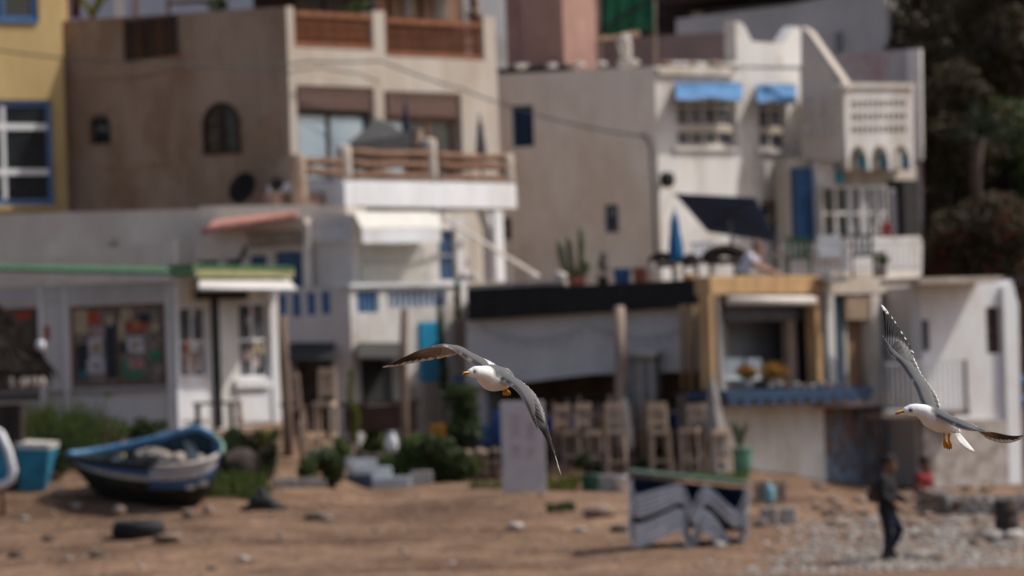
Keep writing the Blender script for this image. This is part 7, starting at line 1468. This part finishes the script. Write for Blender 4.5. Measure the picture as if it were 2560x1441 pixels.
    # legs and webbed feet
    for pts in legs:
        q = [P(x, y, D + d) for x, y, d in pts]; o = MB().tube(q[:2] + [q[1].lerp(q[2], .25)], [.0062, .0052, .006], 8).build('leg', FOOT, t, True); dv = (q[2] - q[1]); sdv = dv.cross(Vector((0, -1, .2))).normalized(); ft = MB()
        toes = []
        for k in (-1, 0, 1): e = q[2] + sdv * (.010 * k) - dv * (.12 * abs(k)); toes.append(e); ft.tube([q[1], q[1].lerp(e, .6) + sdv * .003 * k, e], [.0055, .0048, .0026], 7)
        ft.v += [q[1]] + toes; i = len(ft.v) - 4; ft.f += [(i, i + 1, i + 2), (i, i + 2, i + 3)]; ft.build('foot', FOOT, o, True)
        for e in toes: MB().tube([e, e + dv.normalized() * .006], [.0020, .0006], 6).build('claw', PUPIL, o, True)
    return t
def gulls():
    D = GULL_D
    r1 = [(1168, 935, -.225, .008, .008), (1176, 933, -.215, .020, .020), (1189, 931, -.195, .0285, .029), (1202, 932, -.165, .031, .031), (1212, 936, -.12, .042, .040), (1220, 941, -.07, .056, .055), (1231, 945, -.02, .068, .063), (1245, 946, .05, .068, .057), (1256, 943, .12, .058, .044), (1260, 936, .19, .042, .030), (1260, 930, .25, .022, .014)]
    L = [((1208, 934, -.05), (1228, 926, .1)), ((1190, 916, -.06), (1216, 904, .12)), ((1164, 899, -.10), (1184, 889, .07)), ((1141, 882, -.15), (1153, 873, .0)), ((1114, 868, -.18), (1136, 886, -.04)), ((1080, 869, -.15), (1108, 894, .0)), ((1040, 880, -.08), (1062, 902, .04)), ((1003, 896, .0), (1018, 911, .09)), ((976, 908, .06), (984, 918, .11))]
    Rr = [((1220, 942, -.04), (1246, 934, .1)), ((1236, 948, -.05), (1254, 922, .11)), ((1264, 959, -.10), (1284, 942, .06)), ((1291, 978, -.14), (1316, 963, .02)), ((1310, 1006, -.16), (1342, 992, 0.0)), ((1326, 1040, -.14), (1357, 1030, 0.0)), ((1343, 1076, -.10), (1368, 1068, .03)), ((1359, 1108, -.05), (1379, 1108, .06)), ((1378, 1147, .01), (1391, 1150, .08))]
    gull('gull flying towards the viewer with arched wings, left of the other', D, r1, (.26, -.25, .93), [(L, (956, 918, .11)), (Rr, (1403, 1189, .08))], [(1174, 933, -.222), (1156, 934, -.25)], [P(1186, 929, D - .2225)], [(1258, 938, .2), (1205, 895, .38), (1256, 925, .40)], [[(1262, 968, .06), (1267, 976, .06), (1271, 990, .05)], [(1255, 972, .08), (1260, 978, .08), (1265, 988, .08)]], (-.8, -.6, 0), 1)
    r2 = [(2257, 1031, -.12, .008, .008), (2264, 1028, -.12, .019, .019), (2279, 1026, -.11, .0285, .029), (2295, 1026, -.10, .031, .030), (2311, 1032, -.08, .042, .038), (2329, 1043, -.05, .057, .053), (2349, 1053, -.02, .060, .054), (2367, 1062, .01, .050, .043), (2382, 1070, .035, .034, .026), (2392, 1077, .05, .020, .014), (2398, 1083, .06, .010, .007)]
    U = [((2314, 1032, -.03), (2352, 1050, .02)), ((2300, 1004, .0), (2354, 1030, .06)), ((2288, 972, .05), (2344, 994, .10)), ((2268, 938, .10), (2326, 965, .14)), ((2247, 908, .13), (2306, 938, .17)), ((2226, 888, .15), (2290, 905, .19)), ((2210, 858, .19), (2278, 876, .22)), ((2200, 828, .24), (2258, 842, .26)), ((2195, 800, .29), (2240, 810, .30)), ((2195, 780, .33), (2223, 784, .33))]
    N = [((2316, 1034, -.03), (2352, 1045, .03)), ((2328, 1038, -.06), (2362, 1034, .05)), ((2352, 1051, -.14), (2385, 1043, -.02)), ((2382, 1064, -.20), (2412, 1053, -.08)), ((2410, 1074, -.25), (2440, 1065, -.12)), ((2440, 1078, -.26), (2462, 1090, -.13)), ((2478, 1082, -.22), (2490, 1103, -.10)), ((2512, 1087, -.15), (2522, 1108, -.05)), ((2545, 1087, -.08), (2552, 1102, 0))]
    gull('gull in side view with one wing raised high, at the right', D, r2, (.28, -.12, .95), [(U, (2201, 760, .36)), (N, (2592, 1080, .02))], [(2262, 1028, -.127), (2238, 1034, -.145)], [P(2277, 1026, D - .1405)], [(2388, 1074, .04), (2439, 1132, .09), (2406, 1114, .0)], [[(2360, 1084, -.02), (2361, 1099, -.02), (2367, 1121, -.02)], [(2373, 1084, .01), (2372, 1102, .01), (2374, 1124, .01)]], (-.95, -.3, 0), 2)
gulls()
